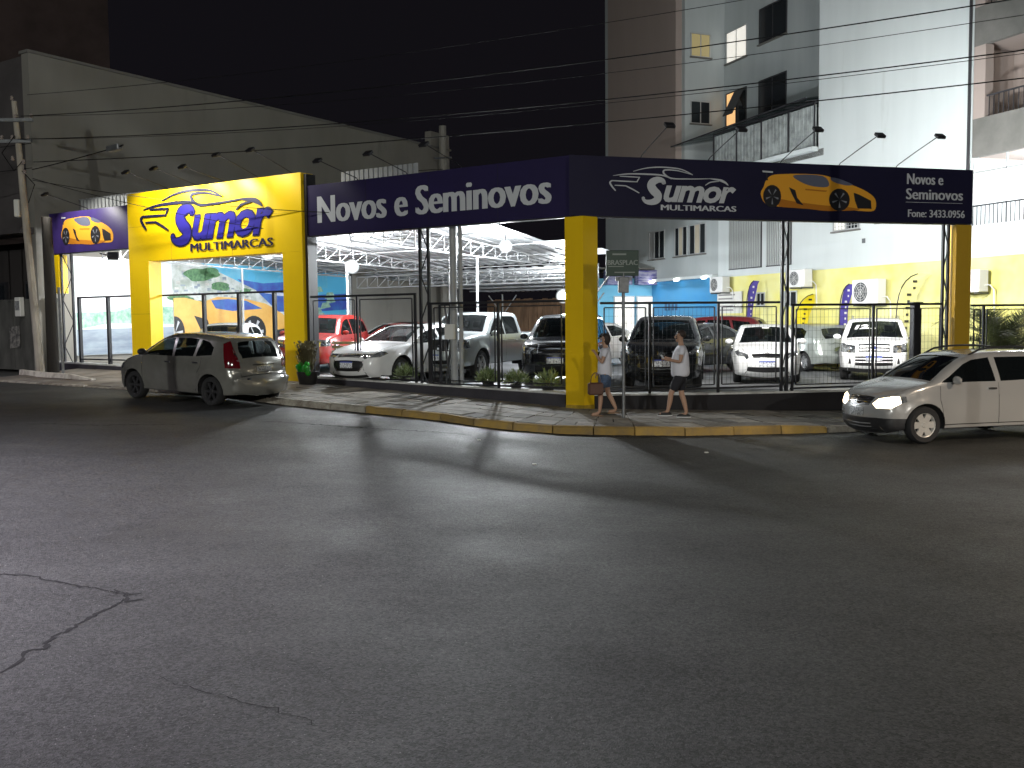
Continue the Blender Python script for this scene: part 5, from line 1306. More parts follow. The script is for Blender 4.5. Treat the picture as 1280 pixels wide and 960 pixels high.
def window(x0, x1, z0, z1, y, pane, frame='window_frame', n=2, axis='x', label=None, bars=0, fr_=.045, sill=True, xs=0):
    """axis x: window lies in the wall parallel to the lot; axis y: in the light-well side facing the street"""
    def P(a, b, c0, c1, z0_, z1_):          # a..b along wall, c proud/depth (towards viewer negative)
        return (a, b, c0, c1, z0_, z1_) if axis == 'x' else (xs-c1 if False else xs+(-c1), xs+(-c0), a, b, z0_, z1_)
    mb = MB(); Bx = lambda m, *q: m.box(*P(*q)[:4], Z(q[4]), Z(q[5]))
    for q in ((x0-fr_, x1+fr_, y-.035, y+.0, z1, z1+fr_), (x0-fr_, x1+fr_, y-.035, y+.0, z0-fr_, z0), (x0-fr_, x0, y-.035, y, z0, z1), (x1, x1+fr_, y-.035, y, z0, z1)): Bx(mb, *q)
    for i in range(1, n): xm = x0+(x1-x0)*i/n; Bx(mb, xm-.022, xm+.022, y-.033, y, z0, z1)
    f = mb.build('window_frame', MATS[frame], bd)
    for i in range(n):
        a = x0+(x1-x0)*i/n+.023; b = x0+(x1-x0)*(i+1)/n-.023; m = MB(); Bx(m, a, b, y-.016, y-.006, z0+.004, z1-.004)
        p = m.build('pane', MATS[pane if isinstance(pane, str) else pane[i]], f)
    if sill: m = MB(); Bx(m, x0-.08, x1+.08, y-.11, y+.0, z0-fr_-.05, z0-fr_-.002); m.build('sill', MATS['balcony_concrete'], f)
    if bars:
        m = MB()
        for a in np.linspace(x0, x1, bars): Bx(m, a-.008, a+.008, y-.075, y-.06, z0-.02, z1+.02)
        for z in (z0+.1, (z0+z1)/2, z1-.1): Bx(m, x0, x1, y-.07, y-.062, z-.008, z+.008)
        m.build('bars', MATS['window_frame'], f)
    return f
# windows in the light well back wall
window(-15.6, -14.15, 13.15, 14.4, 2.3, ('window_lit_white', 'window_lit_white'), n=3 if False else 2, bars=0)
window(-15.6, -14.15, 10.45, 11.8, 2.3, ('window_lit_warm', 'window_dark'), frame='dark_frame')
window(-13.2, -11.45, 13.35, 14.7, 2.3, 'window_dark', frame='dark_frame'); window(-13.2, -11.45, 10.5, 11.8, 2.3, 'window_dark', frame='dark_frame')
window(-15.6, -14.15, 16.1, 17.3, 2.3, 'window_dark', frame='dark_frame')
# open sash leaning out
mb = MB(); M_ = Matrix.Translation((-14.2, 2.2, Z(11.75))) @ Matrix.Rotation(R(-28), 4, 'X'); mb.box(-.7, 0, -.015, .015, -1.2, 0, 0, M_); mb.build('open_sash', MATS['dark_frame'], bd)
# small windows on the side wall of the light well (they face the street)
for (z0, z1, pn) in ((13.4, 14.33, 'window_dim'), (10.55, 11.45, 'window_dark')):
    window(.62, 1.55, z0, z1, .002, (pn, pn), n=2, axis='y', xs=-15.8, sill=True)
# three tall windows in the grey wall under the board, louvred
for (x0, x1) in ((-18.3, -17.0), (-16.05, -15.1), (-14.85, -13.65)):
    f = window(x0, x1, 4.8, 5.98, 0, ('window_frame', 'window_dark', 'window_dark') if x0 < -18 else ('window_dark', 'curtain', 'window_dark'), n=3)
# slatted white shutters (two wide bays)
for (x0, x1) in ((-11.9, -9.78), (-9.45, -8.0)):
    mb = MB()
    n = int((x1-x0)/.11)
    for i in range(n): x = x0+(x1-x0)*i/n; mb.box(x+.012, x+.066, -.05, -.02, Z(4.0), Z(7.4))
    o = mb.build('shutter_slats', MATS['slat_white'], bd); o['kind'] = 'stuff'
    mb = MB(); mb.box(x0-.03, x1+.03, -.018, -.004, Z(3.96), Z(7.44)); mb.build('shutter_back', MATS['dark_frame'], bd)
window(-5.7, -4.5, 4.98, 5.9, 0, ('window_lit_white', 'window_dark'), n=2, bars=9)
window(-10.05, -9.6, 2.55, 2.98, .02, 'window_dark', n=2, sill=False); window(-8.35, -7.7, 2.5, 2.98, .02, 'window_dark', n=2, sill=False)
# balconies at the street end (x > 0)
bx('side_wall', 'white_wall', -.14, .015, .301, 3.2, 4.4, 6.5); bx('side_wall', 'sodium_tint_wall', -.14, .015, .301, 3.2, 6.502, TOP)
for k, zb in enumerate((6.5, 9.55, 12.6, 15.65)):
    bx('balcony_band', 'balcony_concrete', .02, 5.0, 0, .16, zb, zb+1.06)
    bx('balcony_slab', 'balcony_concrete', .02, 5.0, .16, 3.2, zb+.1, zb+.3)
    bx('balcony_soffit', 'sodium_tint_wall', .02, 5.0, .161, 3.2, zb+.04, zb+.098)
    bx('corner_pier', 'sodium_tint_wall', .02, .36, .004, .3, zb+1.062, zb+3.048) if zb != 6.5 else bx('corner_pier', 'sodium_tint_wall', .02, .42, .004, .3, zb+1.062, zb+3.048)
    bx('recess_wall', 'sodium_tint_wall', .02, 5.0, 1.5, 1.7, zb+.3, zb+3.04)
    # railing on the band
    mb = MB(); mb.box(.42, 5, .06, .10, Z(zb+1.62), Z(zb+1.66))
    for x in np.arange(.5, 5, .16): mb.box(x-.01, x+.01, .07, .09, Z(zb+1.06), Z(zb+1.62))
    mb.build('railing', MATS['dark_frame'], bd)
    # curtained balcony door
    mb = MB(); mb.box(1.05, 3.6, 1.44, 1.498, Z(zb+.35), Z(zb+2.55)); f = mb.build('balcony_door', MATS['dark_frame'], bd)
    for i in range(3): m = MB(); m.box(1.1+i*.83, 1.88+i*.83, 1.42, 1.438, Z(zb+.4), Z(zb+2.5)); m.build('curtain', mk('curtain_brown', (.28, .22, .15), .9, noise=(9, .4, .6), stretch=(3, 1, .1)) if k != 2 else MATS['window_lit_white'], f)
# first floor glazed gallery, brightly lit
bx('recess_wall', 'white_wall', .02, 5.0, 2.6, 2.8, 4.58, 6.5)
bx('gallery_floor', 'balcony_concrete', .02, 5, .302, 2.6, 4.4, 4.575)
mb = MB()
for x in (.05, 1.15, 2.25, 3.4): mb.box(x, x+.05, .02, .06, Z(4.6), Z(6.48))
mb.box(.1, 5, .02, .06, Z(6.05), Z(6.1)); gf_ = mb.build('gallery_frame', MATS['window_frame'], bd)
mb = MB(); mb.box(.02, 5, -.02, .02, Z(5.12), Z(5.16))
for x in np.arange(.1, 5, .14): mb.box(x-.009, x+.009, -.01, .01, Z(4.6), Z(5.12))
mb.build('railing', MATS['dark_frame'], bd)
l = bpy.data.lights.new('gallery_light', 'POINT'); l.energy = 420; l.shadow_soft_size = .3; l.color = (.95, .98, 1)
o = bpy.data.objects.new('gallery_light', l); COL.objects.link(o); o.parent = bd; o.location = (1.8, 1.4, Z(6.1))
mb = MB(); mb.cbox(1.5, 2.1, 1.32, 1.48, Z(6.32), Z(6.42), .02); mb.build('ceiling_light', MATS['floodlight_face'], bd)
# downpipe + vent spots
mb = MB(); mb.tube([(-.06, -.06, Z(4.6)), (-.06, -.06, Z(TOP))], .045, 6); mb.build('downpipe', MATS['dark_frame'], bd)
mb = MB(); mb.box(-4.35, -4.2, -.012, .0, Z(4.45), Z(4.6)); mb.build('vent', MATS['ac_dark'], bd)

# roof to stop the sky showing through from other sides
bx('roof', 'balcony_concrete', -22.8, 5, 0, 9, TOP, TOP+.3); bx('end_wall', 'sodium_tint_wall', 4.9, 5.2, 1.72, 9, .2, TOP); 

# air conditioners on the wall
def ac(x, z, w, h, label, side=-1, fr=WW, ang=AW, rot=0):
    r = thing('air_conditioner', label, 'air conditioner', (*fr(x, -.02), z), ang+rot, 'air conditioners on the building wall')
    mb = MB(); mb.cbox(-w/2, w/2, -.48, -.12, 0, h, .02); mb.build('casing', MATS['ac_white'], r)
    c = -w*.14; rr_ = h*.40; M_ = Matrix.Translation((c, -.485, h/2)) @ Matrix.Rotation(math.pi/2, 4, 'X')
    mb = MB(); mb.lathe([(.001, 0), (rr_, 0)], 18, 0, M_); mb.build('fan_opening', MATS['ac_dark'], r)
    mb = MB()
    for q in (.3, .55, .8, 1.0): mb.tube([(c+rr_*q*math.cos(a), -.495, h/2+rr_*q*math.sin(a)) for a in np.linspace(0, 2*math.pi, 17)], .006, 4)
    for a in np.linspace(0, math.pi, 5)[:-1]: mb.tube([(c-rr_*math.cos(a), -.495, h/2-rr_*math.sin(a)), (c+rr_*math.cos(a), -.495, h/2+rr_*math.sin(a))], .005, 4)
    mb.build('fan_grille', MATS['ac_white'], r)
    mb = MB(); mb.box(-w/2+.1, -w/2+.14, -.5, .0, -.05, -.001); mb.box(w/2-.14, w/2-.1, -.5, 0, -.05, -.001); mb.build('bracket', MATS['ac_dark'], r)
    mb = MB(); mb.tube([(w/2, -.25, h*.3), (w/2+.12, -.2, h*.3), (w/2+.16, -.1, h*.1), (w/2+.16, -.05, -.7)], .02, 5); mb.build('pipe', MATS['ac_white'], r)
ac(-12.1, 3.08, .9, .62, 'boxy air conditioner at the corner between blue and yellow walls')
ac(-7.05, 3.12, .85, .62, 'air conditioner above the yellow feather flag'); ac(-3.65, 2.45, 1.15, .80, 'largest air conditioner, above the white boxy car'); ac(.40, 2.72, .85, .62, 'air conditioner right of the ochre post')
# notice with grille on the yellow wall
nt_ = thing('notice_board', 'white notice board on the yellow wall near the blue wall', 'notice', (*WW(-11.8, -.03), 2.25), AW)
MB().box(-.85, .85, -.04, -.0, 0, .85).build('board', MATS['paper'], nt_)
mb = MB()
for i in range(5): mb.box(-.75, .3+.1*(i % 3), -.046, -.041, .1+.15*i, .16+.15*i)
mb.build('print', mk('print_grey', (.25, .24, .24), .6), nt_)

# ---------------------------------------------------------------- blue shop wall and light blue house behind
bl = thing('blue_shop', 'bright blue single storey wall under the grey building', 'building', (*WW(-18.45, 0), .3), AW)
mb = MB(); mb.box(0, 5.72, .02, .3, 0, 3.5); mb.build('wall', MATS['blue_wall'], bl)
mb = MB(); mb.box(-.1, 5.72, -.25, .02, 3.42, 3.54); mb.build('eave', MATS['white_wall'], bl)
mb = MB()
for i in range(4): add_text(mb, '3', 1.45+i*.27, 2.12, .2, .3, y=.012, offset=.02) if False else mb.box(1.45+i*.3, 1.65+i*.3, .010, .016, 2.12, 2.42)
mb.build('vent_block', mk('blue_dark', (.03, .08, .16), .7), bl)
for x in (.9, 3.0, 5.2):
    mb = MB(); mb.cbox(x-.12, x+.12, -.38, -.26, 3.38, 3.46, .01); mb.build('lamp', MATS['floodlight_face'], bl)
l = bpy.data.lights.new('shop_light', 'AREA'); l.shape = 'RECTANGLE'; l.size = 4; l.size_y = .2; l.energy = 55; l.color = (.85, .93, 1); o = bpy.data.objects.new('shop_light', l); COL.objects.link(o); o.parent = bl; o.location = (2.8, -.5, 3.3); o.rotation_euler = (R(-20), 0, 0)
lb = thing('light_blue_house', 'light blue house front with lit white doorway behind the lot', 'building', (6.6, 44.4, .3), AR)
MB().box(-3.1, 0, 0, .3, 0, 3.6).build('wall', MATS['sky_blue_wall'], lb)
for (a, b, z0, z1, m_) in ((-1.95, -1.05, .35, 2.75, 'window_lit_white'), (-.85, -.06, 0, 2.75, 'window_lit_white')):
    mb = MB(); mb.box(a-.06, b+.06, -.05, -.0, z0, z1+.06); f = mb.build('window_frame', MATS['window_frame'], lb); m = MB(); m.box(a, b, -.07, -.052, z0+.02, z1); m.build('pane', MATS[m_], f)
for (a, b) in ((-2.5, -1.3), (-1.0, .0)):
    mb = MB(); mb.box(a, b, -.5, -.02, 3.3, 3.95); mb.build('awning', mk('awning_blue', (.06, .06, .22), .6, noise=(3, .4, .6), col2=(.3, .3, .4), stretch=(1, 1, 6)), lb)
mb = MB(); mb.box(-3.2, .1, -.3, 3, 4.0, 4.08); mb.build('roof', MATS['balcony_concrete'], lb)

# ---------------------------------------------------------------- neighbour on the left: long bare side wall
nw = thing('neighbour_building', 'tall bare concrete building left of the lot, mostly unlit', 'building', (*B0, .5), AB)
z_ = lambda z: z-.5
mb = MB(); mb.box(-.1, 21.8, 0.02, .4, z_(.5), z_(10.55)); mb.build('side_wall', MATS['concrete_wall'], nw)
mb = MB(); mb.box(-.15, 21.9, -.03, .45, z_(10.552), z_(10.64)); mb.build('coping', mk('coping_grey', (.17, .165, .155), .85), nw)
mb = MB(); mb.box(20.2, 21.7, -.05, .3, z_(10.642), z_(11.3)); mb.build('parapet', MATS['concrete_wall'], nw)
# street face: local -? runs perpendicular; build in L frame
nf = tL('corner_building', 'dark street front of the concrete building at the far left', 'building', -19.62, 0, .6)
q = lambda z: z-.6
mb = MB(); mb.box(-16, 0, .02, .4, q(5.15), q(10.55)); mb.build('upper_wall', MATS['dark_building'], nf)
mb = MB(); mb.box(-16, .02, -.55, .4, q(4.95), q(5.14)); mb.build('ledge', MATS['dark_building'], nf)
mb = MB(); mb.box(-16, 0, 1.6, 1.9, q(.6), q(4.94)); mb.build('recessed_wall', mk('recess_shade', (.04, .035, .035), .9), nf)  # shade under the ledge is put into this dark colour
mb = MB(); mb.box(-.35, 0, .0, 1.6, q(.6), q(4.94)); mb.build('pier', MATS['dark_building'], nf)
for x in (-2.2, -5.2, -8.2): mb = MB(); mb.box(x-1.2, x+.6, 1.52, 1.598, q(1.2), q(3.6)); f = mb.build('shop_window', MATS['dark_frame'], nf); m = MB(); m.box(x-1.1, x+.5, 1.49, 1.518, q(1.3), q(3.5)); m.build('pane', MATS['window_dark'], f)
mb = MB()
for i in range(5): mb.box(-1.6-.8*i, -1.55-.8*i, -.5, -.45, q(2.9), q(4.94))
mb.build('hanger', MATS['steel_grey'], nf)
gw = tL('garden_wall', 'stained grey wall running from the left lattice post out of frame', 'wall', -19.0, .12, .6)
mb = MB(); n = 13
for i in range(n): mb.box(-(i+1)*1.2+.01, -i*1.2-.01, 0, .14, 0, 2.25); mb.build('panel', MATS['old_wall'], gw); mb = MB()
mb = MB(); mb.box(-15.6, 0, -.02, .16, 2.252, 2.31); mb.build('coping', MATS['old_wall'], gw)
eb = tL('meter_box', 'small pale electricity meter box on the stained grey wall', 'meter box', -20.85, .06, 2.35)
mb = MB(); mb.cbox(-.16, .16, -.1, .05, 0, .62, .015); mb.build('case', MATS['paper'], eb); MB().box(-.12, .12, -.106, -.101, .2, .5).build('door', MATS['plate_grey'], eb)
sp_ = tL('poster', 'torn faded poster low on the stained grey wall', 'poster', -21.3, .1, 1.3)
mb = MB(); mb.add([(-.3, 0, 0), (.3, 0, .05), (.28, 0, .75), (-.32, 0, .7), (-.3, -.012, 0), (.3, -.012, .05), (.28, -.012, .75), (-.32, -.012, .7)], [(0,1,2,3),(7,6,5,4),(0,4,5,1),(2,6,7,3)]); mb.build('sheet', mk('poster_faded', (.25, .24, .22), .9, noise=(6, .4, .6), col2=(.06, .06, .06)), sp_)
tb = thing('tower_block', 'faint tall block behind the concrete building at top left', 'building', (-33, 62, 0), .46)
mb = MB(); mb.box(-12, 7.2, 0, 12, 0, 42); mb.build('wall', mk('tower', (.12, .085, .08), .9, noise=(.3, .4, .7)), tb); mb = MB(); mb.box(-12.2, 7.4, -.2, 12.2, 42.01, 42.5); mb.build('roof', MATS['dark_building'], tb)
# low lattice of pale roof struts seen just above the left boards
ls = tL('roof_lattice', 'pale roof lattice showing just above the left purple board', 'lattice', -18.9, 1.0, 5.1)
mb = MB(); mb.box(0, 4.2, .04, .06, 0, .95); mb.build('backing', mk('pale_sheet', (.5, .52, .52), .6), ls)
mb = MB()
for i in range(22): mb.box(.04+i*.19, .075+i*.19, -.0, .03, .0, .98)
for z in (.25, .6, .93): mb.box(0, 4.2, -.001, .029, z, z+.03)
mb.build('strut', MATS['steel_white'], ls)
ls2 = tL('roof_lattice', 'pale corrugated strip above the long board, right beside the arch', 'lattice', -7.7, 1.2, 5.2)
mb = MB()
for i in range(16): mb.box(i*.16, i*.16+.12, 0, .04, 0, .75)
mb.box(0, 2.5, .041, .06, 0, .75)
mb.build('strut', MATS['steel_white'], ls2)

# ---------------------------------------------------------------- printed mural on the side wall
mu = thing('mural', 'long printed mural of a white coastal town and orange sports car on the side wall', 'mural', (*BB(1.1, .06), 1.05), AB)
def mp(m, z, k): return (m-1.1, -.003*k, z-1.05)
def mpoly(pts, mat, k, sm=False):
    pts = catmull(pts, 3, True) if sm else pts
    MB().poly([mp(a, b, k) for a, b in pts]).build('print', MATS[mat], mu)
mb = MB(); mb.box(0, 13.1, .0, .05, 0, 3.25); mb.build('panel', MATS['mural_white'], mu)
mpoly([(1.12, 1.9), (2.3, 2.1), (4.9, 2.05), (4.9, 2.65), (3.6, 2.75), (2.6, 2.5), (1.12, 2.45)], 'mural_green', 1)
mpoly([(1.12, 1.06), (4.9, 1.06), (4.9, 1.95), (1.12, 1.9)], 'mural_road', 2)
mpoly([(6.2, 4.28), (14.15, 4.28), (14.15, 3.2), (8.5, 3.2)], 'mural_sky', 1)
mpoly([(7.9, 3.75), (9.2, 3.62), (10.6, 3.72), (14.15, 3.5), (14.15, 2.4), (10.0, 2.5), (8.9, 3.1)], 'mural_sea', 2)
mpoly([(4.9, 4.28), (6.2, 4.28), (7.4, 3.85), (8.8, 3.35), (9.8, 2.6), (9.8, 1.9), (4.9, 1.9)], 'mural_town', 3)
rr = random.Random(2)
for i in range(210):
    m = rr.uniform(4.95, 9.6); zmax = 4.2 if m < 7 else 4.2-(m-6.6)*.62; z = rr.uniform(2.3, zmax-.1); w = rr.uniform(.05, .22); h = rr.uniform(.04, .14)
    mpoly([(m, z), (m+w, z), (m+w, z+h), (m, z+h)], 'mural_house' if rr.random() < .6 else 'mural_road', 4)
for c, r_ in (((6.1, 3.85), .42), ((6.6, 3.95), .32), ((7.1, 3.45), .3), ((8.3, 3.3), .18), ((5.4, 2.9), .3), ((5.0, 3.0), .2), ((6.0, 2.75), .25)):
    mpoly([(c[0]+r_*1.5*math.cos(a)*rr.uniform(.8, 1.2), c[1]+r_*.6*math.sin(a)*rr.uniform(.8, 1.2)) for a in np.linspace(0, 2*math.pi, 13)[:-1]], 'mural_tree', 5, True)
for c in ((9.6, 3.25), (10.1, 3.18), (11.5, 3.4)): mpoly([(c[0]-.5, c[1]), (c[0]-.1, c[1]+.08), (c[0]+.5, c[1]+.03), (c[0]+.3, c[1]-.05)], 'mural_cloud', 6, True)
mpoly([(8.4, 3.9), (8.6, 4.1), (8.8, 3.9), (8.75, 3.75), (8.45, 3.75)], 'mural_cyan', 6)
mpoly([(9.4, 2.5), (10.6, 2.3), (12, 2.0), (12, 1.1), (9.4, 1.1)], 'mural_white', 4)
# the car in the mural
mpoly([(4.92, 1.2), (4.92, 2.98), (5.4, 3.0), (6.2, 2.86), (6.9, 3.05), (8.1, 3.02), (9.3, 2.82), (10.2, 2.4), (10.7, 1.95), (10.75, 1.2)], 'mural_orange', 7, False)
mpoly([(6.6, 2.92), (7.4, 2.98), (8.3, 2.92), (9.1, 2.62), (7.6, 2.52), (6.8, 2.62)], 'mural_sea', 8)
mpoly([(5.8, 2.35), (6.4, 2.2), (6.6, 1.7), (6.2, 1.6)], 'print_black', 8); mpoly([(9.75, 1.75), (10.5, 1.85), (10.5, 1.35), (9.9, 1.3)], 'print_black', 8)
for c, rx, rz in (((4.95, 1.75), .42, .58), ((8.65, 1.72), .62, .62)):
    pts = [(max(4.92, c[0]+rx*math.cos(a)), c[1]+rz*math.sin(a)) for a in np.linspace(0, 2*math.pi, 23)[:-1]]; mpoly(pts, 'print_black', 9)
    for i in range(6):
        a = 2*math.pi*i/6; mpoly([(max(4.92, c[0]), c[1]), (max(4.92, c[0]+rx*.78*math.cos(a-.14)), c[1]+rz*.78*math.sin(a-.14)), (max(4.93, c[0]+rx*.78*math.cos(a+.14)), c[1]+rz*.78*math.sin(a+.14))], 'letter_silver', 10)
# right end: sea panel with green palm print
mpoly([(12.0, 4.2), (14.1, 4.2), (14.1, 1.3), (12.0, 1.3)], 'mural_cyan', 5); mpoly([(12.0, 3.2), (14.1, 3.3), (14.1, 2.6), (12.0, 2.5)], 'mural_sea', 6); mpoly([(12.2, 4.1), (12.8, 4.1), (12.8, 3.5), (12.2, 3.55)], 'mural_sky', 7)
for i in range(9): a = rr.uniform(12.1, 13.0); b = 1.5+i*.22; mpoly([(a-.3, b), (a+.35, b+.1), (a+.2, b+.3), (a-.15, b+.28)], 'mural_green', 8)
mpoly([(12.0, 1.32), (14.1, 1.32), (14.1, 2.1), (13.2, 2.2), (12.0, 1.9)], 'mural_tree', 9)
mb = MB(); mb.box(13.12, 13.2, -.06, .06, -.1, 3.3); mb.build('frame', MATS['dark_trim'], mu)

# ---------------------------------------------------------------- back of the lot
bw = tL('back_fence', 'brown board fence closing the back of the lot', 'fence', -18.5, 23.5, .4)
x = 0
rr = random.Random(8)
while x < 6.2:
    w = rr.uniform(.22, .3); mb = MB(); mb.box(x, x+w-.02, rr.uniform(0, .02), .05, 0, 2.7+rr.uniform(-.05, .05)); mb.build('plank', MATS['brown_fence'], bw); x += w
for z in (.5, 1.9): MB().box(0, 6.4, .06, .1, z, z+.08).build('rail', MATS['steel_grey'], bw)
# ================================================================ cars
def P3(p): return p
S_ = lambda p, h, off: (p[0]-h[0]*off, p[1]-h[1]*off)
def front_at(key, fx, fy, head, label, paint, L_, **kw):
    """place by the middle of the front bumper"""
    h = Vector(head).normalized(); return place_car(key, fx-h.x*L_/2, fy-h.y*L_/2, kw.pop('z', None) if 'z' in kw else lot_z(fx), (h.x, h.y), label, MATS[paint], **kw)
# silver hatchback parked at the kerb (seen from behind its left rear corner)
hd = Vector((-.838, .546)).normalized(); nrm = Vector((.546, .838))
rw = Vector((-6.15, 19.62))                                # near rear wheel on the road
c = rw+nrm*.78+hd*1.25
hc = place_car('hatch', c.x, c.y, road_z(c.x, c.y)+.0, (hd.x, hd.y), 'silver hatchback parked at the kerb in front of the yellow arch', MATS['paint_silver'], glass=MATS['car_glass'], rimmat=MATS['steel_black'], spokes=6, spoke_w=.03, mirrormat=MATS['black_plastic'], handlemat=MATS['chrome'], seats=[(.05, .36), (.05, -.36), (-.75, .36), (-.75, -.36)])
zr_, zf_ = road_z(*(c-hd*1.25)), road_z(*(c+hd*1.24)); hc.rotation_euler[1] = -math.atan2(zf_-zr_, 2.49); hc.location.z = (zr_+zf_)/2+.005
# silver crossover with roof rails at the right edge, lights on
hd2 = Vector((-.964, -.240)).normalized(); fw_ = Vector((7.02, 16.28)); nr2 = Vector((-hd2.y, hd2.x)); nr2 = nr2 if nr2.y > 0 else -nr2
c = fw_+nr2*.78-hd2*1.26
fx_ = place_car('fox', c.x, c.y, road_z(c.x, c.y)+.01, (hd2.x, hd2.y), 'silver tall hatchback with roof rails and headlights on, at right edge', MATS['paint_fox'], glass=MATS['dark_glass'], rimmat=MATS['hubcap'], spokes=6, spoke_w=.06, rim=.215, mirrormat=MATS['paint_fox'], handlemat=MATS['chrome'])
zr_, zf_ = road_z(*(c-hd2*1.21)), road_z(*(c+hd2*1.26)); fx_.location.z = (zr_+zf_)/2+.008
for sd in (-1, 1):
    l = bpy.data.lights.new('headlight', 'SPOT'); l.energy = 60; l.spot_size = R(70); l.spot_blend = .6; l.shadow_soft_size = .05; l.color = (1, .85, .62)
    o = bpy.data.objects.new('headlight', l); COL.objects.link(o); o.parent = fx_; o.location = (2.06, sd*.6, .7); o.rotation_euler = Vector((1, 0, -.12)).to_track_quat('-Z', 'Y').to_euler()
# cars for sale
front_at('sedan', -3.95, 23.15, (-.55, -.835), 'white sedan with sunroof behind the shrubs left of the lattice post', 'paint_white', 4.66, cat='car')
front_at('pickup', -2.0, 24.5, (-.40, -.917), 'silver double cab pickup truck right of the white column', 'paint_pickup', 5.24, cat='pickup truck', spokes=6, spoke_w=.045)
front_at('suv', 1.05, 23.0, (-.20, -.98), 'black suv with wide chrome grille just left of the corner post', 'paint_black', 4.43, cat='suv')
front_at('cross', 3.42, 21.95, (-.21, -.978), 'black crossover with swept headlights behind the two pedestrians', 'paint_graphite', 4.35, cat='suv')
front_at('gol', 6.35, 23.85, (-.22, -.975), 'white compact hatchback with round badge by the middle lattice post', 'paint_white', 3.9)
front_at('eco', 9.42, 24.95, (-.36, -.933), 'white boxy suv with price lettering on its windshield', 'paint_white', 4.1, cat='suv')
front_at('suv', -6.25, 28.2, (-.15, -.99), 'red suv partly hidden by the right leg of the arch', 'paint_red', 4.43, cat='suv')
front_at('sedan', -4.9, 31.2, (-.50, -.866), 'low red sedan between the red suv and white sedan', 'paint_red', 4.66)
front_at('sedan', -5.6, 34.2, (-.55, -.83), 'white sedan mostly hidden behind the low red sedan', 'paint_white', 4.66)
front_at('hatch', -2.9, 27.6, (-.35, -.93), 'white hatchback behind the white sedan and lattice post', 'paint_white', 3.92, glass=MATS['dark_glass'])
front_at('gol', -8.5, 27.2, (.05, -1.0), 'white compact car seen through the yellow arch', 'paint_white', 3.9)
front_at('sedan', 1.2, 31.5, (-.6, -.8), 'white sedan far back between the pickup and black suv', 'paint_white', 4.66)
front_at('sedan', 3.6, 27.7, (-.75, -.66), 'dark sedan parked behind and left of the black crossover', 'paint_black', 4.66)
place_car('suv', 7.1, 34.6, lot_z(7), (-.9, .43), 'dark red suv parked side-on behind the black crossover', MATS['paint_darkred'], cat='suv', glass=MATS['dark_glass'])
place_car('gol', 9.55, 31.2, lot_z(9), (-.25, .97), 'grey-green compact car parked between the two white front cars', MATS['paint_grey'])
# windshield price lettering
eco = [o for o in bpy.data.objects if o.get('label', '').startswith('white boxy suv')][0]
# laid on the glass as thin white letters
ws = SPEC['eco']; shp = CarShape(ws['prof'], ws['W'], ws['H'], ws['belt'], ws['sill'], ws['wheels'], ws['R'], ws['ra'], ws['tumble'], ws['end'], ws['r_end'])
vs, fs = text_mesh('12.', .42, .19, offset=.05, shear=.2); mb = MB(); s0 = shp.sX(.86)
pp = [shp.strip([s0+v[2]], [-.52+v[0]], .0)[0] for v in vs]
vs3 = [tuple(p) for p in pp]
mb.add(vs3, fs); m2 = MB(); xx = [( -.09+.055*i) for i in range(3)]
for x0_ in (-.12, -.06, 0.0): mb.add([tuple(shp.strip([s0+a_], [x0_+b_], .0)[0]) for a_, b_ in ((0, 0), (0, .04), (.03, .04), (.03, 0))], [(0, 1, 2, 3)])
mb.build('price_lettering', MATS['letter_white'], eco)
gol = [o for o in bpy.data.objects if o.get('label', '').startswith('white compact hatchback with round')][0]
ws = SPEC['gol']; shp = CarShape(ws['prof'], ws['W'], ws['H'], ws['belt'], ws['sill'], ws['wheels'], ws['R'], ws['ra'], ws['tumble'], ws['end'], ws['r_end']); s0 = shp.sX(.42)
mb = MB(); mb.add([tuple(shp.strip([s0+a_], [b_], .002)[0]) for a_, b_ in ((0, -.08), (0, .1), (.09, .1), (.09, -.08))], [(0, 1, 2, 3)]); mb.build('mirror_card', MATS['paper'], gol)

# ================================================================ people
def skin_mesh(chains, sub_=2):
    """chains: list of [(point, rx, ry)...] with shared first points merged; grown with a skin modifier"""
    vs = []; es = []; rad = []; idx = {}
    for ch in chains:
        prev = None
        for (p, rx, ry) in ch:
            k = tuple(round(v, 4) for v in p)
            if k not in idx: idx[k] = len(vs); vs.append(p); rad.append((rx, ry))
            i = idx[k]
            if prev is not None: es.append((prev, i))
            prev = i
    me = bpy.data.meshes.new('sk'); me.from_pydata(vs, es, []); ob = bpy.data.objects.new('sk', me); COL.objects.link(ob)
    sk = ob.modifiers.new('s', 'SKIN'); sk.use_smooth_shade = True
    ob.modifiers.new('u', 'SUBSURF').levels = sub_
    for i, d in enumerate(me.skin_vertices[0].data): d.radius = rad[i]; d.use_root = (i == 0)
    dg = bpy.context.evaluated_depsgraph_get(); dg.update(); m2 = bpy.data.meshes.new_from_object(ob.evaluated_get(dg)); bpy.data.objects.remove(ob); bpy.data.meshes.remove(me)
    return m2
def mesh_obj(name, me, mat, parent):
    me.materials.clear(); me.materials.append(mat); me.polygons.foreach_set('use_smooth', [True]*len(me.polygons)); o = bpy.data.objects.new(name, me); COL.objects.link(o); o.parent = parent; return o
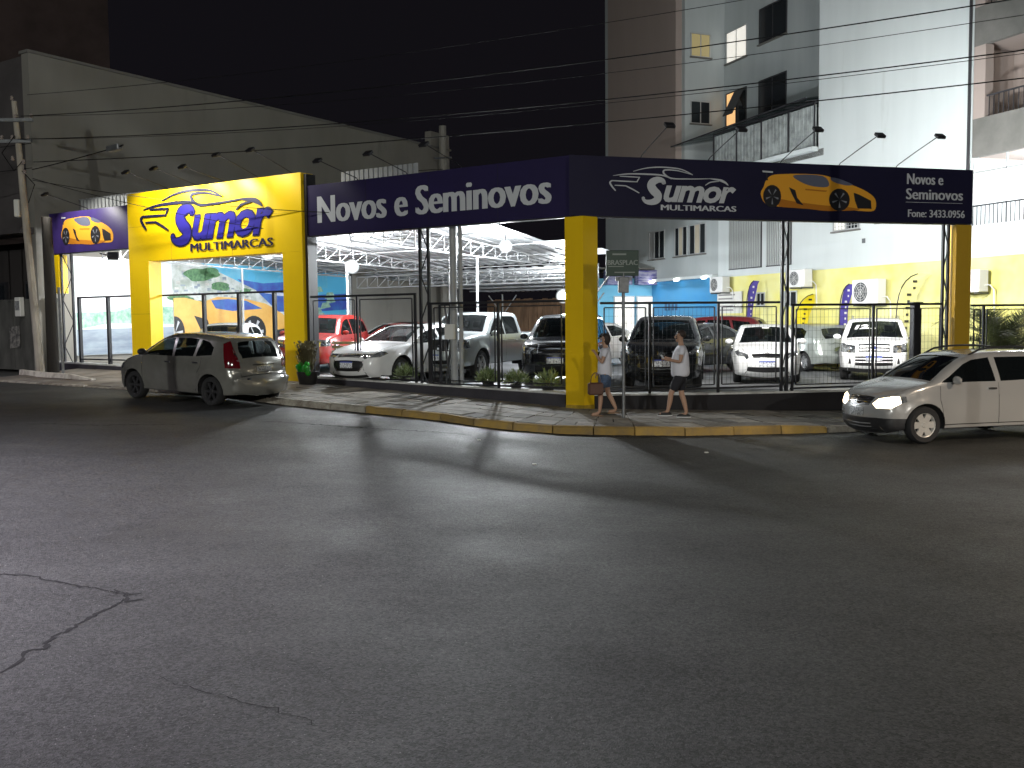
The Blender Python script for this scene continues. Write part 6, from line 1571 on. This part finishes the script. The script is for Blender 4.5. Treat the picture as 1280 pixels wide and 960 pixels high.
def person(label, loc, face, H_, pose, female=False):
    """local frame: +x is where the person faces, z up; pose gives joint offsets"""
    r = thing('person', label, 'person', loc, math.atan2(face[1], face[0])); k = H_/1.72
    def v(x, y, z): return (x*k, y*k, z*k)
    hipw, shw = (.09, .165) if female else (.09, .195)
    pel, waist, chest, neck, chin, head = v(0, 0, .92), v(.0, 0, 1.08), v(-.01, 0, 1.30), v(-.005, 0, 1.45), v(.015, 0, 1.54), v(.02, 0, 1.63)
    J = pose; w = k
    body = [[(pel, .10*w, .11*w), (waist, .085*w, .095*w), (chest, .09*w, .11*w), (v(-.005, 0, 1.40), .07*w, .08*w), (neck, .05*w, .052*w), (chin, .058*w, .056*w), (head, .088*w, .076*w), (v(.015, 0, 1.695), .062*w, .056*w)]]
    legs = []; arms = []; hands = []
    for s in (1, -1):
        hip = v(0, s*hipw, .88); kn = J['knee'][0 if s > 0 else 1]; an = J['ankle'][0 if s > 0 else 1]
        kn = v(kn[0], s*(hipw+.005), kn[1]); an_ = v(an[0], s*(hipw+.0), an[1]); toe = v(an[0]+.17, s*(hipw+.03), max(.035, an[1]-.055+J.get('toe', 0))); heel = v(an[0]-.03, s*hipw, max(.04, an[1]-.05))
        legs.append([(pel, .10*w, .11*w), (hip, .07*w, .07*w), (kn, .058*w, .058*w), (v((kn[0]/k*.6+an[0]*.4)-.01, s*hipw, (kn[2]/k*.6+an[1]*.4)), .055*w, .055*w), (an_, .036*w, .036*w), (v(an[0]+.05, s*hipw, max(.045, an[1]-.04)), .04*w, .032*w), (toe, .035*w, .02*w)])
        sh_ = v(-.01, s*shw, 1.385); el, wr = J['elbow'][0 if s > 0 else 1], J['wrist'][0 if s > 0 else 1]
        el = v(el[0], s*el[1], el[2]); wr = v(wr[0], s*wr[1], wr[2])
        arms.append([(v(-.01, 0, 1.36) if False else chest, .09*w, .11*w), (v(-.01, s*shw*.72, 1.37), .065*w, .065*w), (sh_, .052*w, .052*w), (el, .038*w, .038*w), (wr, .026*w, .026*w)])
        d = (Vector(wr)-Vector(el)).normalized(); hdn = Vector(wr)+d*.05*w; e = Vector((0, 0, 1)).cross(d); e = e.normalized() if e.length > .2 else Vector((0, 1, 0)); g = d.cross(e)
        arms[-1].append((tuple(hdn), .030*w, .020*w)); arms[-1].append((tuple(hdn+d*.03*w), .034*w, .016*w))
        for i, ln in enumerate((.062, .075, .07, .055)):
            b0 = hdn+d*.035*w+e*(i-1.5)*.019*w; b1 = b0+(d*.8-g*.3)*ln*.55*w; b2 = b1+(d*.35-g*.8)*ln*.5*w
            hands.append([(tuple(b0-d*.02*w), .0085*w, .0085*w), (tuple(b0), .009*w, .009*w), (tuple(b1), .0085*w, .0085*w), (tuple(b2), .007*w, .007*w)])
        t0 = Vector(wr)+d*.02*w+e*s*.028*w; hands.append([(tuple(t0-e*s*.012*w), .010*w, .010*w), (tuple(t0+d*.03*w+e*s*.012*w), .010*w, .010*w), (tuple(t0+d*.055*w-g*.02*w), .008*w, .008*w)])
    me = skin_mesh(body+legs+arms); bm = bmesh.new(); bm.from_mesh(me); bpy.data.meshes.remove(me)
    for h in hands: m_ = skin_mesh([h], 1); bm.from_mesh(m_); bpy.data.meshes.remove(m_)
    # face: nose, ears, brow, eyes and mouth in the same mesh
    def blob(c, rad, sc):
        M_ = Matrix.Translation(v(*c)) @ Matrix.Diagonal((rad*k*sc[0], rad*k*sc[1], rad*k*sc[2], 1)); bmesh.ops.create_icosphere(bm, subdivisions=2, radius=1, matrix=M_)
    blob((.108, 0, 1.60), .02, (1, .7, 1.4)); blob((.02, .078, 1.605), .026, (.7, .4, 1.2)); blob((.02, -.078, 1.605), .026, (.7, .4, 1.2)); blob((.088, 0, 1.555), .022, (.8, 1.2, .5)); blob((.075, 0, 1.53), .03, (.9, 1, .8)); blob((.088, 0, 1.635), .03, (.5, 1.5, .35))
    m2 = bpy.data.meshes.new('body'); bm.to_mesh(m2); bm.free(); mesh_obj('body', m2, MATS['skin'], r)
    for s in (1, -1): mb = MB(); mb.sphere(v(.093, s*.03, 1.617), .011*k, 6); mb.build('eye', MATS['hair'], r)
    # clothes
    sl = []
    for s in (1, -1):
        i = 0 if s > 0 else 1; el = J['elbow'][i]; f = .55; a = (-.01, s*shw, 1.385); b = (el[0], s*el[1], el[2]); m_ = tuple(a[c]+(b[c]-a[c])*f for c in range(3))
        sl.append([(chest, .14*w, .185*w), (v(-.01, s*shw*.72, 1.375), .08*w, .085*w), (v(*a), .068*w, .07*w), (v(*m_), .064*w, .066*w)])
    bl_ = .172 if not female else .135
    sm = skin_mesh([[(v(.005, 0, .80), bl_*w*.9, bl_*w*.95), (v(.008, 0, .86), (bl_+.02)*w, (bl_+.025)*w), (v(.012, 0, .95), (bl_+.025)*w, (bl_+.03)*w), (v(.018, 0, 1.06), (bl_+.01)*w, (bl_+.025)*w), (v(.01, 0, 1.18), bl_*w, (bl_+.02)*w), (chest, .145*w, .165*w), (v(-.005, 0, 1.40), .09*w, .105*w), (v(-.005, 0, 1.44), .065*w, .07*w)]]+sl); mesh_obj('shirt', sm, MATS['shirt_white'], r)
    sh2 = []
    for s in (1, -1):
        i = 0 if s > 0 else 1; kn = J['knee'][i]; f = J.get('short', .75); a = (0, s*hipw, .86); b = (kn[0], s*(hipw+.005), kn[1]); m_ = tuple(a[c]+(b[c]-a[c])*f for c in range(3))
        sh2.append([(v(0, 0, .90), .135*w, .165*w), (v(*a), .122*w, .122*w), (v(*m_), .090*w, .090*w)])
    mesh_obj('shorts', skin_mesh([[(v(0, 0, .98), .125*w, .165*w), (v(0, 0, .90), .135*w, .165*w)]]+sh2), MATS['denim' if female else 'shorts_black'], r)
    bmh = bmesh.new(); bmesh.ops.create_icosphere(bmh, subdivisions=3, radius=1)
    for vt in bmh.verts:
        x, y, z = vt.co; n = 1+.05*math.sin(9*x+3*z)*math.cos(7*y)
        vt.co = Vector(((x*.098*n-.008), y*.088*n, z*.088*n+1.655))*k
        if female and z < .2 and x < .35: vt.co.z -= (.2-z)*.075*k; vt.co.x -= .01*k
    bmesh.ops.delete(bmh, geom=[v_ for v_ in bmh.verts if (v_.co.x > .045*k and v_.co.z < 1.665*k) or (not female and v_.co.z < 1.60*k and v_.co.x > -.03*k)], context='VERTS')
    mh = bpy.data.meshes.new('hair'); bmh.to_mesh(mh); bmh.free(); mesh_obj('hair', mh, MATS['hair'], r)
    for s in (1, -1):
        an = J['ankle'][0 if s > 0 else 1]; mb = MB(); M_ = Matrix.Translation(v(an[0]+.055, s*(hipw+.01), max(.0, an[1]-.09))) @ Matrix.Rotation(-J.get('toe', 0)*3, 4, 'Y')
        hh = .07 if not female else .03
        mb.lathe([(.001, 0), (.95, 0), (1.0, .25), (.9, .7), (.6, 1), (.001, 1.05)], 14, 0, M_ @ Matrix.Diagonal((.14*k, .05*k, hh*k, 1)))
        if not female: mb.lathe([(1.03, 0), (1.03, .22)], 14, 1, M_ @ Matrix.Diagonal((.14*k, .05*k, hh*k, 1)), cap=False)
        mb.build('shoe', [MATS['shoe_black' if not female else 'sandal'], MATS['letter_white']], r, smooth=True)
    return r
wx, wy = 1.83, 18.75
wmn = person('woman with dark bobbed hair, white t-shirt, denim shorts and brown bag', (wx, wy, pz(wx, wy)+.005), (-.97, .15), 1.60,
    dict(knee=[(.10, .50), (-.04, .49)], ankle=[(.12, .09), (-.22, .13)], elbow=[(.06, .22, 1.12), (-.03, .24, 1.10)], wrist=[(.20, .08, 1.32), (.16, .24, .90)], toe=0, short=.78), True)
mx_, my_ = 3.30, 18.72
man = person('man in white t-shirt, black shorts and black shoes holding a phone', (mx_, my_, pz(mx_, my_)+.005), (-.985, .1), 1.70,
    dict(knee=[(.20, .50), (-.02, .48)], ankle=[(.26, .14), (-.12, .09)], elbow=[(.03, .25, 1.12), (.02, .25, 1.12)], wrist=[(.26, .13, 1.16), (.25, .10, 1.18)], toe=0, short=.92), False)
bg = thing('handbag', 'brown handbag hanging from the hand of the woman in denim shorts', 'bag', (wx-.22, wy-.30, pz(wx, wy)+.44), .2)
mb = MB(); mb.cbox(-.15, .15, -.06, .06, 0, .24, .03); mb.build('bag_body', MATS['bag_brown'], bg); mb = MB(); mb.tube([(-.10*math.cos(a)*1.0, 0, .23+.20*math.sin(a)) for a in np.linspace(0, math.pi, 10)], .010, 5); mb.build('strap', MATS['bag_brown'], bg)
ph = thing('phone', 'pale phone held in front of the man in black shorts', 'phone', (mx_-.34, my_+.02, pz(mx_, my_)+1.18), .1); mb = MB(); mb.cbox(-.01, .01, -.035, .035, -.06, .075, .004, 0, Matrix.Rotation(R(-35), 4, 'Y')); mb.build('case', MATS['phone'], ph)
tb_ = bpy.data.objects  # shirt print
mb = MB(); mb.box(.168, .172, -.09, .09, 1.285, 1.31); mb.build('shirt_print', MATS['dark_trim'], man)

# ================================================================ street furniture
# sign pole with green board
sx, sy = 2.16, 18.55
SB = -.13
spn = thing('street_sign', 'grey pole with small green BRASPLAC board beside the woman', 'sign', (sx, sy, pz(sx, sy)), R(8))
mb = MB(); mb.tube([(0, 0, -.1), (0, 0, 2.8)], .032, 10); mb.build('pole', MATS['steel_grey'], spn, smooth=True)
mb = MB(); mb.cbox(-.10, .10, -.05, .05, 2.42, 2.72, .01); mb.box(-.16, .16, -.02, .02, 2.65, 2.73); mb.build('bracket', MATS['steel_grey'], spn)
mb = MB(); mb.cbox(-.34, .30, -.03, .03, 2.74, 3.23, .008); mb.build('board', MATS['green_sign'], spn)
mb = MB(); add_text(mb, 'BRASPLAC', -.32, 2.95, .60, .095, y=-.034, bold=.009); mb.box(-.30, .0, -.034, -.0315, 2.915, 2.93); mb.box(-.22, .05, -.034, -.0315, 3.14, 3.17); mb.box(-.18, .22, -.034, -.0315, 2.80, 2.82)
mb.build('lettering', mk('letter_dim', (.24, .27, .25), .5), spn)
# utility pole, far left
ux, uy = -13.8, 28.1
up_ = thing('utility_pole', 'slim pale concrete utility pole with crossarm and insulators at far left', 'utility pole', (ux, uy, pz(ux, uy)-.05))
lean = -.055
mb = MB(); mb.tube([(0, 0, 0), (lean*4, 0, 4), (lean*7.9, 0, 7.9)], [.12, .10, .075], 8); mb.build('shaft', MATS['pole_concrete'], up_, smooth=True)
for z, w in ((6.7, .45), (7.3, .55)): mb = MB(); mb.box(lean*z-w, lean*z+w, -.16, -.08, z, z+.09); mb.build('crossarm', MATS['steel_grey'], up_)
rr = random.Random(3)
for x, z in ((-.4, 6.79), (-.1, 6.79), (.35, 6.79), (-.45, 7.39), (.05, 7.39), (.5, 7.39), (0, 7.9), (.15, 6.1), (.15, 5.8), (-.15, 6.2)):
    mb = MB(); mb.lathe([(.03, 0), (.055, .03), (.03, .06), (.05, .09), (.02, .13)], 8, 0, Matrix.Translation((lean*z+x, -.12, z))); mb.build('insulator', MATS['ceramic'], up_)
mb = MB(); mb.cbox(-.32, -.16, -.1, .1, 4.6, 5.1, .02, 0, Matrix.Translation((lean*4, 0, 0))); mb.build('junction_box', MATS['paper'], up_)
mb = MB(); mb.tube([(lean*7+.0, -.15, 6.9), (-.75, -.2, 6.4), (-.45, -.15, 5.9), (-.2, -.12, 6.2)], .015, 5); mb.tube([(lean*6+.1, -.13, 5.9), (.15, -.2, 5.5), (-.1, -.1, 5.0)], .014, 5); mb.build('cable_loop', MATS['wire'], up_)
tk = thing('utility_pole', 'thick brown timber post right behind the slim concrete pole', 'pole', (-13.55, 28.35, pz(-13.6, 28.3)-.05)); mb = MB(); mb.tube([(0, 0, 0), (.01, 0, 2.4), (-.02, 0, 4.6)], [.17, .16, .14], 10); mb.build('shaft', mk('timber', (.03, .026, .022), .9, noise=(4, .35, .65), stretch=(1, 1, .15), bump=(20, .5)), tk, smooth=True)
tn = thing('signpost', 'thin grey steel tube standing beside the thick brown post', 'post', (-13.1, 28.0, pz(-13.2, 28)-.05)); mb = MB(); mb.tube([(0, 0, 0), (-.03, 0, 2.55)], .038, 8); mb.build('tube', MATS['steel_grey'], tn, smooth=True)
fp = thing('utility_pole', 'distant grey utility pole rising behind the long purple board', 'utility pole', (-3.25, 47.4, 0.3)); mb = MB(); mb.tube([(0, 0, 0), (0, 0, 11.2)], [.24, .18], 8); mb.build('shaft', MATS['concrete_wall'], fp, smooth=True)
for z in (9.6,): mb = MB(); mb.box(-.45, .45, -.3, -.2, z, z+.08); mb.build('crossarm', MATS['dark_trim'], fp)
# wires
def wire(p0, p1, sag, label, r_=.011, grp='overhead wires', n=24):
    A, B = Vector(p0), Vector(p1); pts = [tuple((A.lerp(B, i/n)-A)-Vector((0, 0, sag*4*(i/n)*(1-i/n)))) for i in range(n+1)]
    mb = MB(); mb.tube(pts, r_, 4); o = mb.build('overhead_wire', MATS['wire'], None, loc=tuple(A)); tag(o, label, 'wire', grp)
for i, (za, zb, s, yo) in enumerate([(6.85, 6.95, .55, 0), (6.85, 7.0, .62, .25), (7.5, 7.95, .55, 0), (7.5, 7.8, .7, .4), (8.1, 8.9, .55, .1), (6.2, 6.35, .38, -.1)]):
    wire((ux-.4+.1*i, uy-.1, za+.55), (17.0, 13.5+yo, zb+.1), s, ['lower thick overhead wire crossing the apartment building', 'thin wire just below the thick lower one over the building', 'middle overhead wire crossing the white building', 'thin overhead wire paired with the middle one', 'highest overhead wire crossing the dark sky', 'lowest overhead cable passing over the yellow arch', 'second lowest overhead cable passing over the yellow arch'][i], .013 if i in (0, 2, 5) else .007)
wire((ux, uy, 6.6), (-60, 40, 7.2), .8, 'overhead wire leaving the slim pole to the left'); wire((ux, uy, 7.3), (-60, 41, 8.0), .8, 'upper overhead wire leaving the slim pole to the left')
wire((-3.25, 47.2, 9.4), (-40, 30, 9.5), 1.2, 'overhead wire passing in front of the bare concrete wall', .02)
wire((ux, uy, 6.3), (*L(-8.0, .1), 4.3), .15, 'service cable running from the slim pole down to the arch'); wire((ux, uy, 6.25), (*L(-5.0, .3), 4.6), .2, 'service cable running from the slim pole to the canopy')
wire((ux, uy, 6.55), (ux+4.6, uy-5.0, 6.3), .02, 'pale taut cable from the slim pole to the splice box', .014)
sc_ = thing('splice_box', 'grey splice box hanging on the cable right of the slim pole', 'cable box', (ux+4.3, uy-4.7, 6.23), R(-40)); mb = MB(); mb.cbox(-.28, .28, -.07, .07, 0, .14, .02); mb.build('case', MATS['steel_grey'], sc_); mb = MB(); mb.tube([(.28, 0, .07), (.42, 0, .09)], .02, 6); mb.build('gland', MATS['dark_trim'], sc_)

# ---- street lamps outside the frame and added fill lamps behind the viewer (they light road, walls and pavement)
def street_lamp(x, y, h, ang, power, col, label, out=2.2, size=150):
    r = thing('street_lamp', label, 'street lamp', (x, y, 0), ang)
    mb = MB(); mb.tube([(0, 0, -.2), (0, 0, h*.6), (0, 0, h)], [.13, .1, .07], 8); mb.build('pole', MATS['pole_concrete'], r)
    mb = MB(); mb.tube([(0, 0, h-.2), (out*.5, 0, h+.25), (out, 0, h+.3)], .035, 6); mb.build('arm', MATS['steel_grey'], r)
    mb = MB(); mb.cbox(out-.1, out+.5, -.14, .14, h+.22, h+.36, .03); mb.build('lamp_head', MATS['steel_grey'], r)
    mb = MB(); mb.quad((out, -.1, h+.215), (out+.45, -.1, h+.215), (out+.45, .1, h+.215), (out, .1, h+.215)); mb.build('lens', MATS['floodlight_face'], r)
    l = bpy.data.lights.new('street_light', 'SPOT' if size else 'POINT'); l.energy = power
    if size: l.spot_size = R(size); l.spot_blend = 1.0 if size < 120 else .6
    l.shadow_soft_size = .12; l.color = col
    o = bpy.data.objects.new('street_light', l); COL.objects.link(o); o.parent = r; o.location = (out+.22, 0, h+.18)
    return r
street_lamp(-10.2, 6.6, 8.4, R(25), 13000, (.92, .85, 1.0), 'street lamp standing out of frame at the left of the junction', size=116)
street_lamp(9.5, 5.2, 9.0, R(142), 380, (.95, .95, .95), 'street lamp standing out of frame right of the viewer', out=5.5)
street_lamp(-20, -34, 10.5, R(60), 40000, (.95, .98, .93), 'tall street lamp standing far behind the viewer on the left', size=0)  # added lamp out of view, evens the light on the street fronts
street_lamp(16, -38, 10.5, R(110), 24000, (1, .95, .86), 'tall street lamp standing far behind the viewer on the right', size=0)  # second fill lamp, likewise added for the fronts
street_lamp(14.5, 9.0, 5.2, R(165), 3900, (1, .80, .60), 'street lamp standing out of frame beyond the right edge')
street_lamp(-24.0, 21.0, 8.4, R(10), 1800, (.90, .82, 1.0), 'street lamp standing out of frame beyond the left edge')

# ================================================================ plants
def leaf_clump(mb, c, r_, n, rr, mi=0, ls=.05, up_bias=.4):
    for i in range(n):
        a = rr.uniform(0, 2*math.pi); e = math.acos(rr.uniform(-.25, 1)); d = Vector((math.sin(e)*math.cos(a), math.sin(e)*math.sin(a), math.cos(e))); rad = r_*rr.uniform(.35, 1.05)
        b = Vector(c)+Vector((d.x*rad, d.y*rad, d.z*rad*.85)); t = (d+Vector((rr.gauss(0, .4), rr.gauss(0, .4), up_bias))).normalized(); s = t.cross(Vector((rr.gauss(0, 1), rr.gauss(0, 1), rr.gauss(0, 1)))).normalized(); l_ = ls*rr.uniform(.7, 1.5)
        mb.add([b-s*l_*.18, b+s*l_*.18, b+t*l_+s*l_*.08, b+t*l_*1.5], [(0, 1, 2, 3)], mi if rr.random() < .7 else 1-mi)
def shrub(t, u, r_, label, seed_):
    x, y = L(t, u); z = topL(t)-.02; rr = random.Random(seed_); g_ = thing('shrub', label, 'shrub', (x, y, z), 0, 'small potted shrubs along the left fence')
    mb = MB(); mb.lathe([(r_*.42, 0), (r_*.55, r_*.45), (r_*.5, r_*.45), (r_*.45, r_*.38), (.001, r_*.38)], 12); mb.build('pot', MATS['pot_dark'], g_)
    mb = MB(); leaf_clump(mb, (0, 0, r_*.55), r_*1.05, 420, rr, 0, .075); o = mb.build('foliage', [MATS['leaf_pale'], MATS['leaf']], g_)
    mb = MB()
    for i in range(7): a = rr.uniform(0, 6.28); mb.tube([(0, 0, r_*.4), (math.cos(a)*r_*.6, math.sin(a)*r_*.6, r_*1.1)], .008, 4)
    mb.build('stem', MATS['soil'], g_)
for i, (t, rd, lb) in enumerate([(-6.85, .23, 'leftmost small shrub at the foot of the white sedan'), (-5.9, .22, 'second small shrub from the arch, below the white sedan'), (-4.95, .25, 'rounded shrub just left of the left lattice post'), (-2.55, .26, 'shrub in front of the pickup wheel'), (-1.80, .25, 'shrub between the pickup and the black suv'), (-.98, .27, 'shrub nearest the corner post, in front of the black suv')]): shrub(t, .33, rd, lb, 20+i)
pl = tL('planter', 'black pot with dry feathery grass beside the right leg of the arch', 'planter', -7.45, -.42, .50); mb = MB(); mb.lathe([(.20, 0), (.27, .36), (.24, .36), (.22, .3), (.001, .3)], 16); mb.build('pot', MATS['pot_dark'], pl, smooth=True)
mb = MB(); rr = random.Random(31)
for i in range(260):
    a = rr.uniform(0, 6.28); sp = rr.uniform(.02, .28); h = rr.uniform(.3, .85); b = Vector((rr.uniform(-.08, .08), rr.uniform(-.08, .08), .3)); tp = b+Vector((math.cos(a)*sp, math.sin(a)*sp, h)); s = Vector((-math.sin(a), math.cos(a), 0))*.008; mb.add([b-s, b+s, tp+s*1.5, tp-s*1.5], [(0, 1, 2, 3)])
    if h > .6:
        for j in range(4): q_ = b.lerp(tp, .6+.1*j); mb.add([q_, q_+Vector((rr.gauss(0, .03), rr.gauss(0, .03), .05)), q_+Vector((rr.gauss(0, .03), rr.gauss(0, .03), .07))], [(0, 1, 2)])
mb.build('dry_grass', MATS['dry_grass'], pl)
bn = tL('balloon_cluster', 'shiny bright green ornament on the black planter by the arch', 'ornament', -7.42, -.60, .84); rr = random.Random(6)
for i in range(9): mb = MB(); mb.sphere((rr.uniform(-.13, .17), rr.uniform(-.1, .08), rr.uniform(-.05, .26)), rr.uniform(.055, .095), 8, 0, sc=(1, 1, 1.15)); mb.build('lobe', MATS['balloon_green'], bn, smooth=True)
def palm(x, y, z, h, fr_len, n, label, seed_, hm=.2):
    rr = random.Random(seed_); g_ = thing('palm', label, 'palm', (x, y, z)); mb = MB(); mb.tube([(0, 0, 0), (.02, 0, h*.5), (0, .02, h)], [hm, hm*.85, hm*.7], 9); mb.build('trunk', MATS['soil'], g_)
    for i in range(n):
        a = 2*math.pi*i/n*1.0+rr.uniform(-.25, .25); el = rr.uniform(.25, 1.25); ln = fr_len*rr.uniform(.75, 1.1); mb = MB(); pts = []
        for j in range(9):
            s = j/8; e = el-s*s*1.5; r_ = ln*s
            pts.append(((pts[-1] if pts else Vector((0, 0, h)))+Vector((math.cos(a)*math.cos(e), math.sin(a)*math.cos(e), math.sin(e)))*(ln/8 if j else 0)))
        mb.tube([tuple(p) for p in pts], [.014*(1-.8*j/8) for j in range(9)], 4)
        side = Vector((-math.sin(a), math.cos(a), 0))
        for j in range(2, 33):
            s = j/33*8; k_ = int(s); f = s-k_; p = pts[k_].lerp(pts[min(8, k_+1)], f); t = (pts[min(8, k_+1)]-pts[max(0, k_-0)]); t = t.normalized() if t.length > 0 else Vector((0, 0, 1)); l_ = fr_len*.26*math.sin(math.pi*min(1, .12+j/33*.9))**.6
            for sd in (1, -1):
                d = (side*sd*.8+t*.65+Vector((0, 0, .22+rr.gauss(0, .12)))).normalized(); w = t*.021; q_ = p+d*l_*rr.uniform(.85, 1.1)-Vector((0, 0, l_*.14))
                mb.add([p-w, p+w, q_], [(0, 1, 2)])
        mb.build('frond', MATS['leaf_palm'], g_)
    return g_
palm(12.3, 24.2, .3, .85, 2.2, 44, 'large bushy palm behind the fence at the right edge', 41, .22)
palm(10.3, 29.4, .75, .25, .75, 12, 'small potted palm left of the white boxy suv', 43, .05)
pp_ = thing('flower_pot', 'grey pot holding the small palm beside the boxy suv', 'pot', (10.3, 29.4, lot_z(10))); mb = MB(); mb.lathe([(.18, 0), (.24, .42), (.2, .42), (.18, .36), (.001, .36)], 14); mb.build('bowl', MATS['steel_grey'], pp_, smooth=True)

# feather flags
def flag(x, y, z, h, w, mat, label, lean_=.0, ang=AW, marks=True, pale=False, flip=1):
    r = thing('feather_flag', label, 'flag', (x, y, z), ang); k = 14
    pole = [(0, 0, 0)]+[(flip*lean_*h*s+flip*w*.9*(max(0, s-.62)/.38)**2.2, 0, h*s-(.10*h*(max(0, s-.62)/.38)**3)) for s in np.linspace(.08, 1, k)]
    mb = MB(); mb.tube(pole, .018, 5); mb.build('pole', MATS['dark_trim'], r)
    mb = MB(); lft = [(p[0]+flip*.02, p[2]) for p in pole if p[2] > .22*h]; rt = []
    for (px, pz_) in lft:
        s = (pz_-.22*h)/(.78*h); wd = w*(.45+.55*min(1, s*1.6))*(1 if s < .75 else max(.08, 1-((s-.75)/.25)**2))
        rt.append((px+flip*wd, pz_-.02))
    nseg = len(lft)
    for i in range(nseg-1):
        for j in range(3):
            f0, f1 = j/3, (j+1)/3; g2 = lambda a, b, f: (a[0]+(b[0]-a[0])*f, .035*math.sin(5*(a[1])+4*f), a[1]+(b[1]-a[1])*f)
            mb.quad(g2(lft[i], rt[i], f0), g2(lft[i], rt[i], f1), g2(lft[i+1], rt[i+1], f1), g2(lft[i+1], rt[i+1], f0), 0)
    mb.build('banner', MATS[mat], r, smooth=True)
    if marks:
        mb = MB(); c = w*.55*flip
        for i, zz in enumerate(np.linspace(.34*h, .82*h, 9)):
            wd = w*(.07 if i % 2 else .12); lx = c+flip*lean_*zz+(flip*w*.25 if zz > .75*h else 0); mb.box(lx-wd, lx+wd, -.05, -.045, zz, zz+h*.022)
        mb.build('print', MATS['dark_trim' if mat == 'flag_yellow' else 'letter_white' if not pale else 'dark_trim'], r)
    mb = MB(); mb.lathe([(.22, 0), (.22, .03), (.03, .05), (.03, .15)], 12); mb.build('base', MATS['dark_trim'], r)
    return r
fa = WW(-9.7, -.75); flag(fa[0], fa[1], lot_z(fa[0]), 3.4, .30, 'flag_purple', 'purple feather flag in front of the louvred wall, left of the others', .02, AR)
fa = WW(-6.75, -.9); flag(fa[0]-.1, fa[1], lot_z(9), 2.75, .55, 'flag_yellow', 'yellow feather flag above the grey-green car', .16, AR)
fa = WW(-4.5, -.8); flag(fa[0], fa[1], lot_z(9), 3.05, .34, 'flag_purple', 'purple feather flag left of the largest air conditioner', .03, AR)
fa = WW(-1.35, -1.2); flag(fa[0]-.25, fa[1], lot_z(9), 3.25, .62, 'flag_pale', 'pale translucent feather flag near the ochre post', .10, AR, pale=True)
# white bench frame seen under the arch behind the hatchback
be = thing('bench', 'white slatted bench glimpsed between hatchback and right arch leg', 'bench', (*L(-9.0, 2.2), .66), AL)
for x in (0, .55, 1.1):
    mb = MB(); mb.box(x-.03, x+.03, 0, .06, 0, .85); mb.box(x-.03, x+.03, .061, .5, .38, .44); mb.box(x-.03, x+.03, .44, .5, 0, .379); mb.build('leg', MATS['steel_white'], be)
for z in (.55, .68, .80): mb = MB(); mb.box(-.1, 1.2, -.03, -.001, z, z+.07); mb.build('backrest_slat', MATS['steel_white'], be)
for y in (.08, .22, .36): mb = MB(); mb.box(-.1, 1.2, y, y+.1, .441, .465); mb.build('seat_slat', MATS['steel_white'], be)
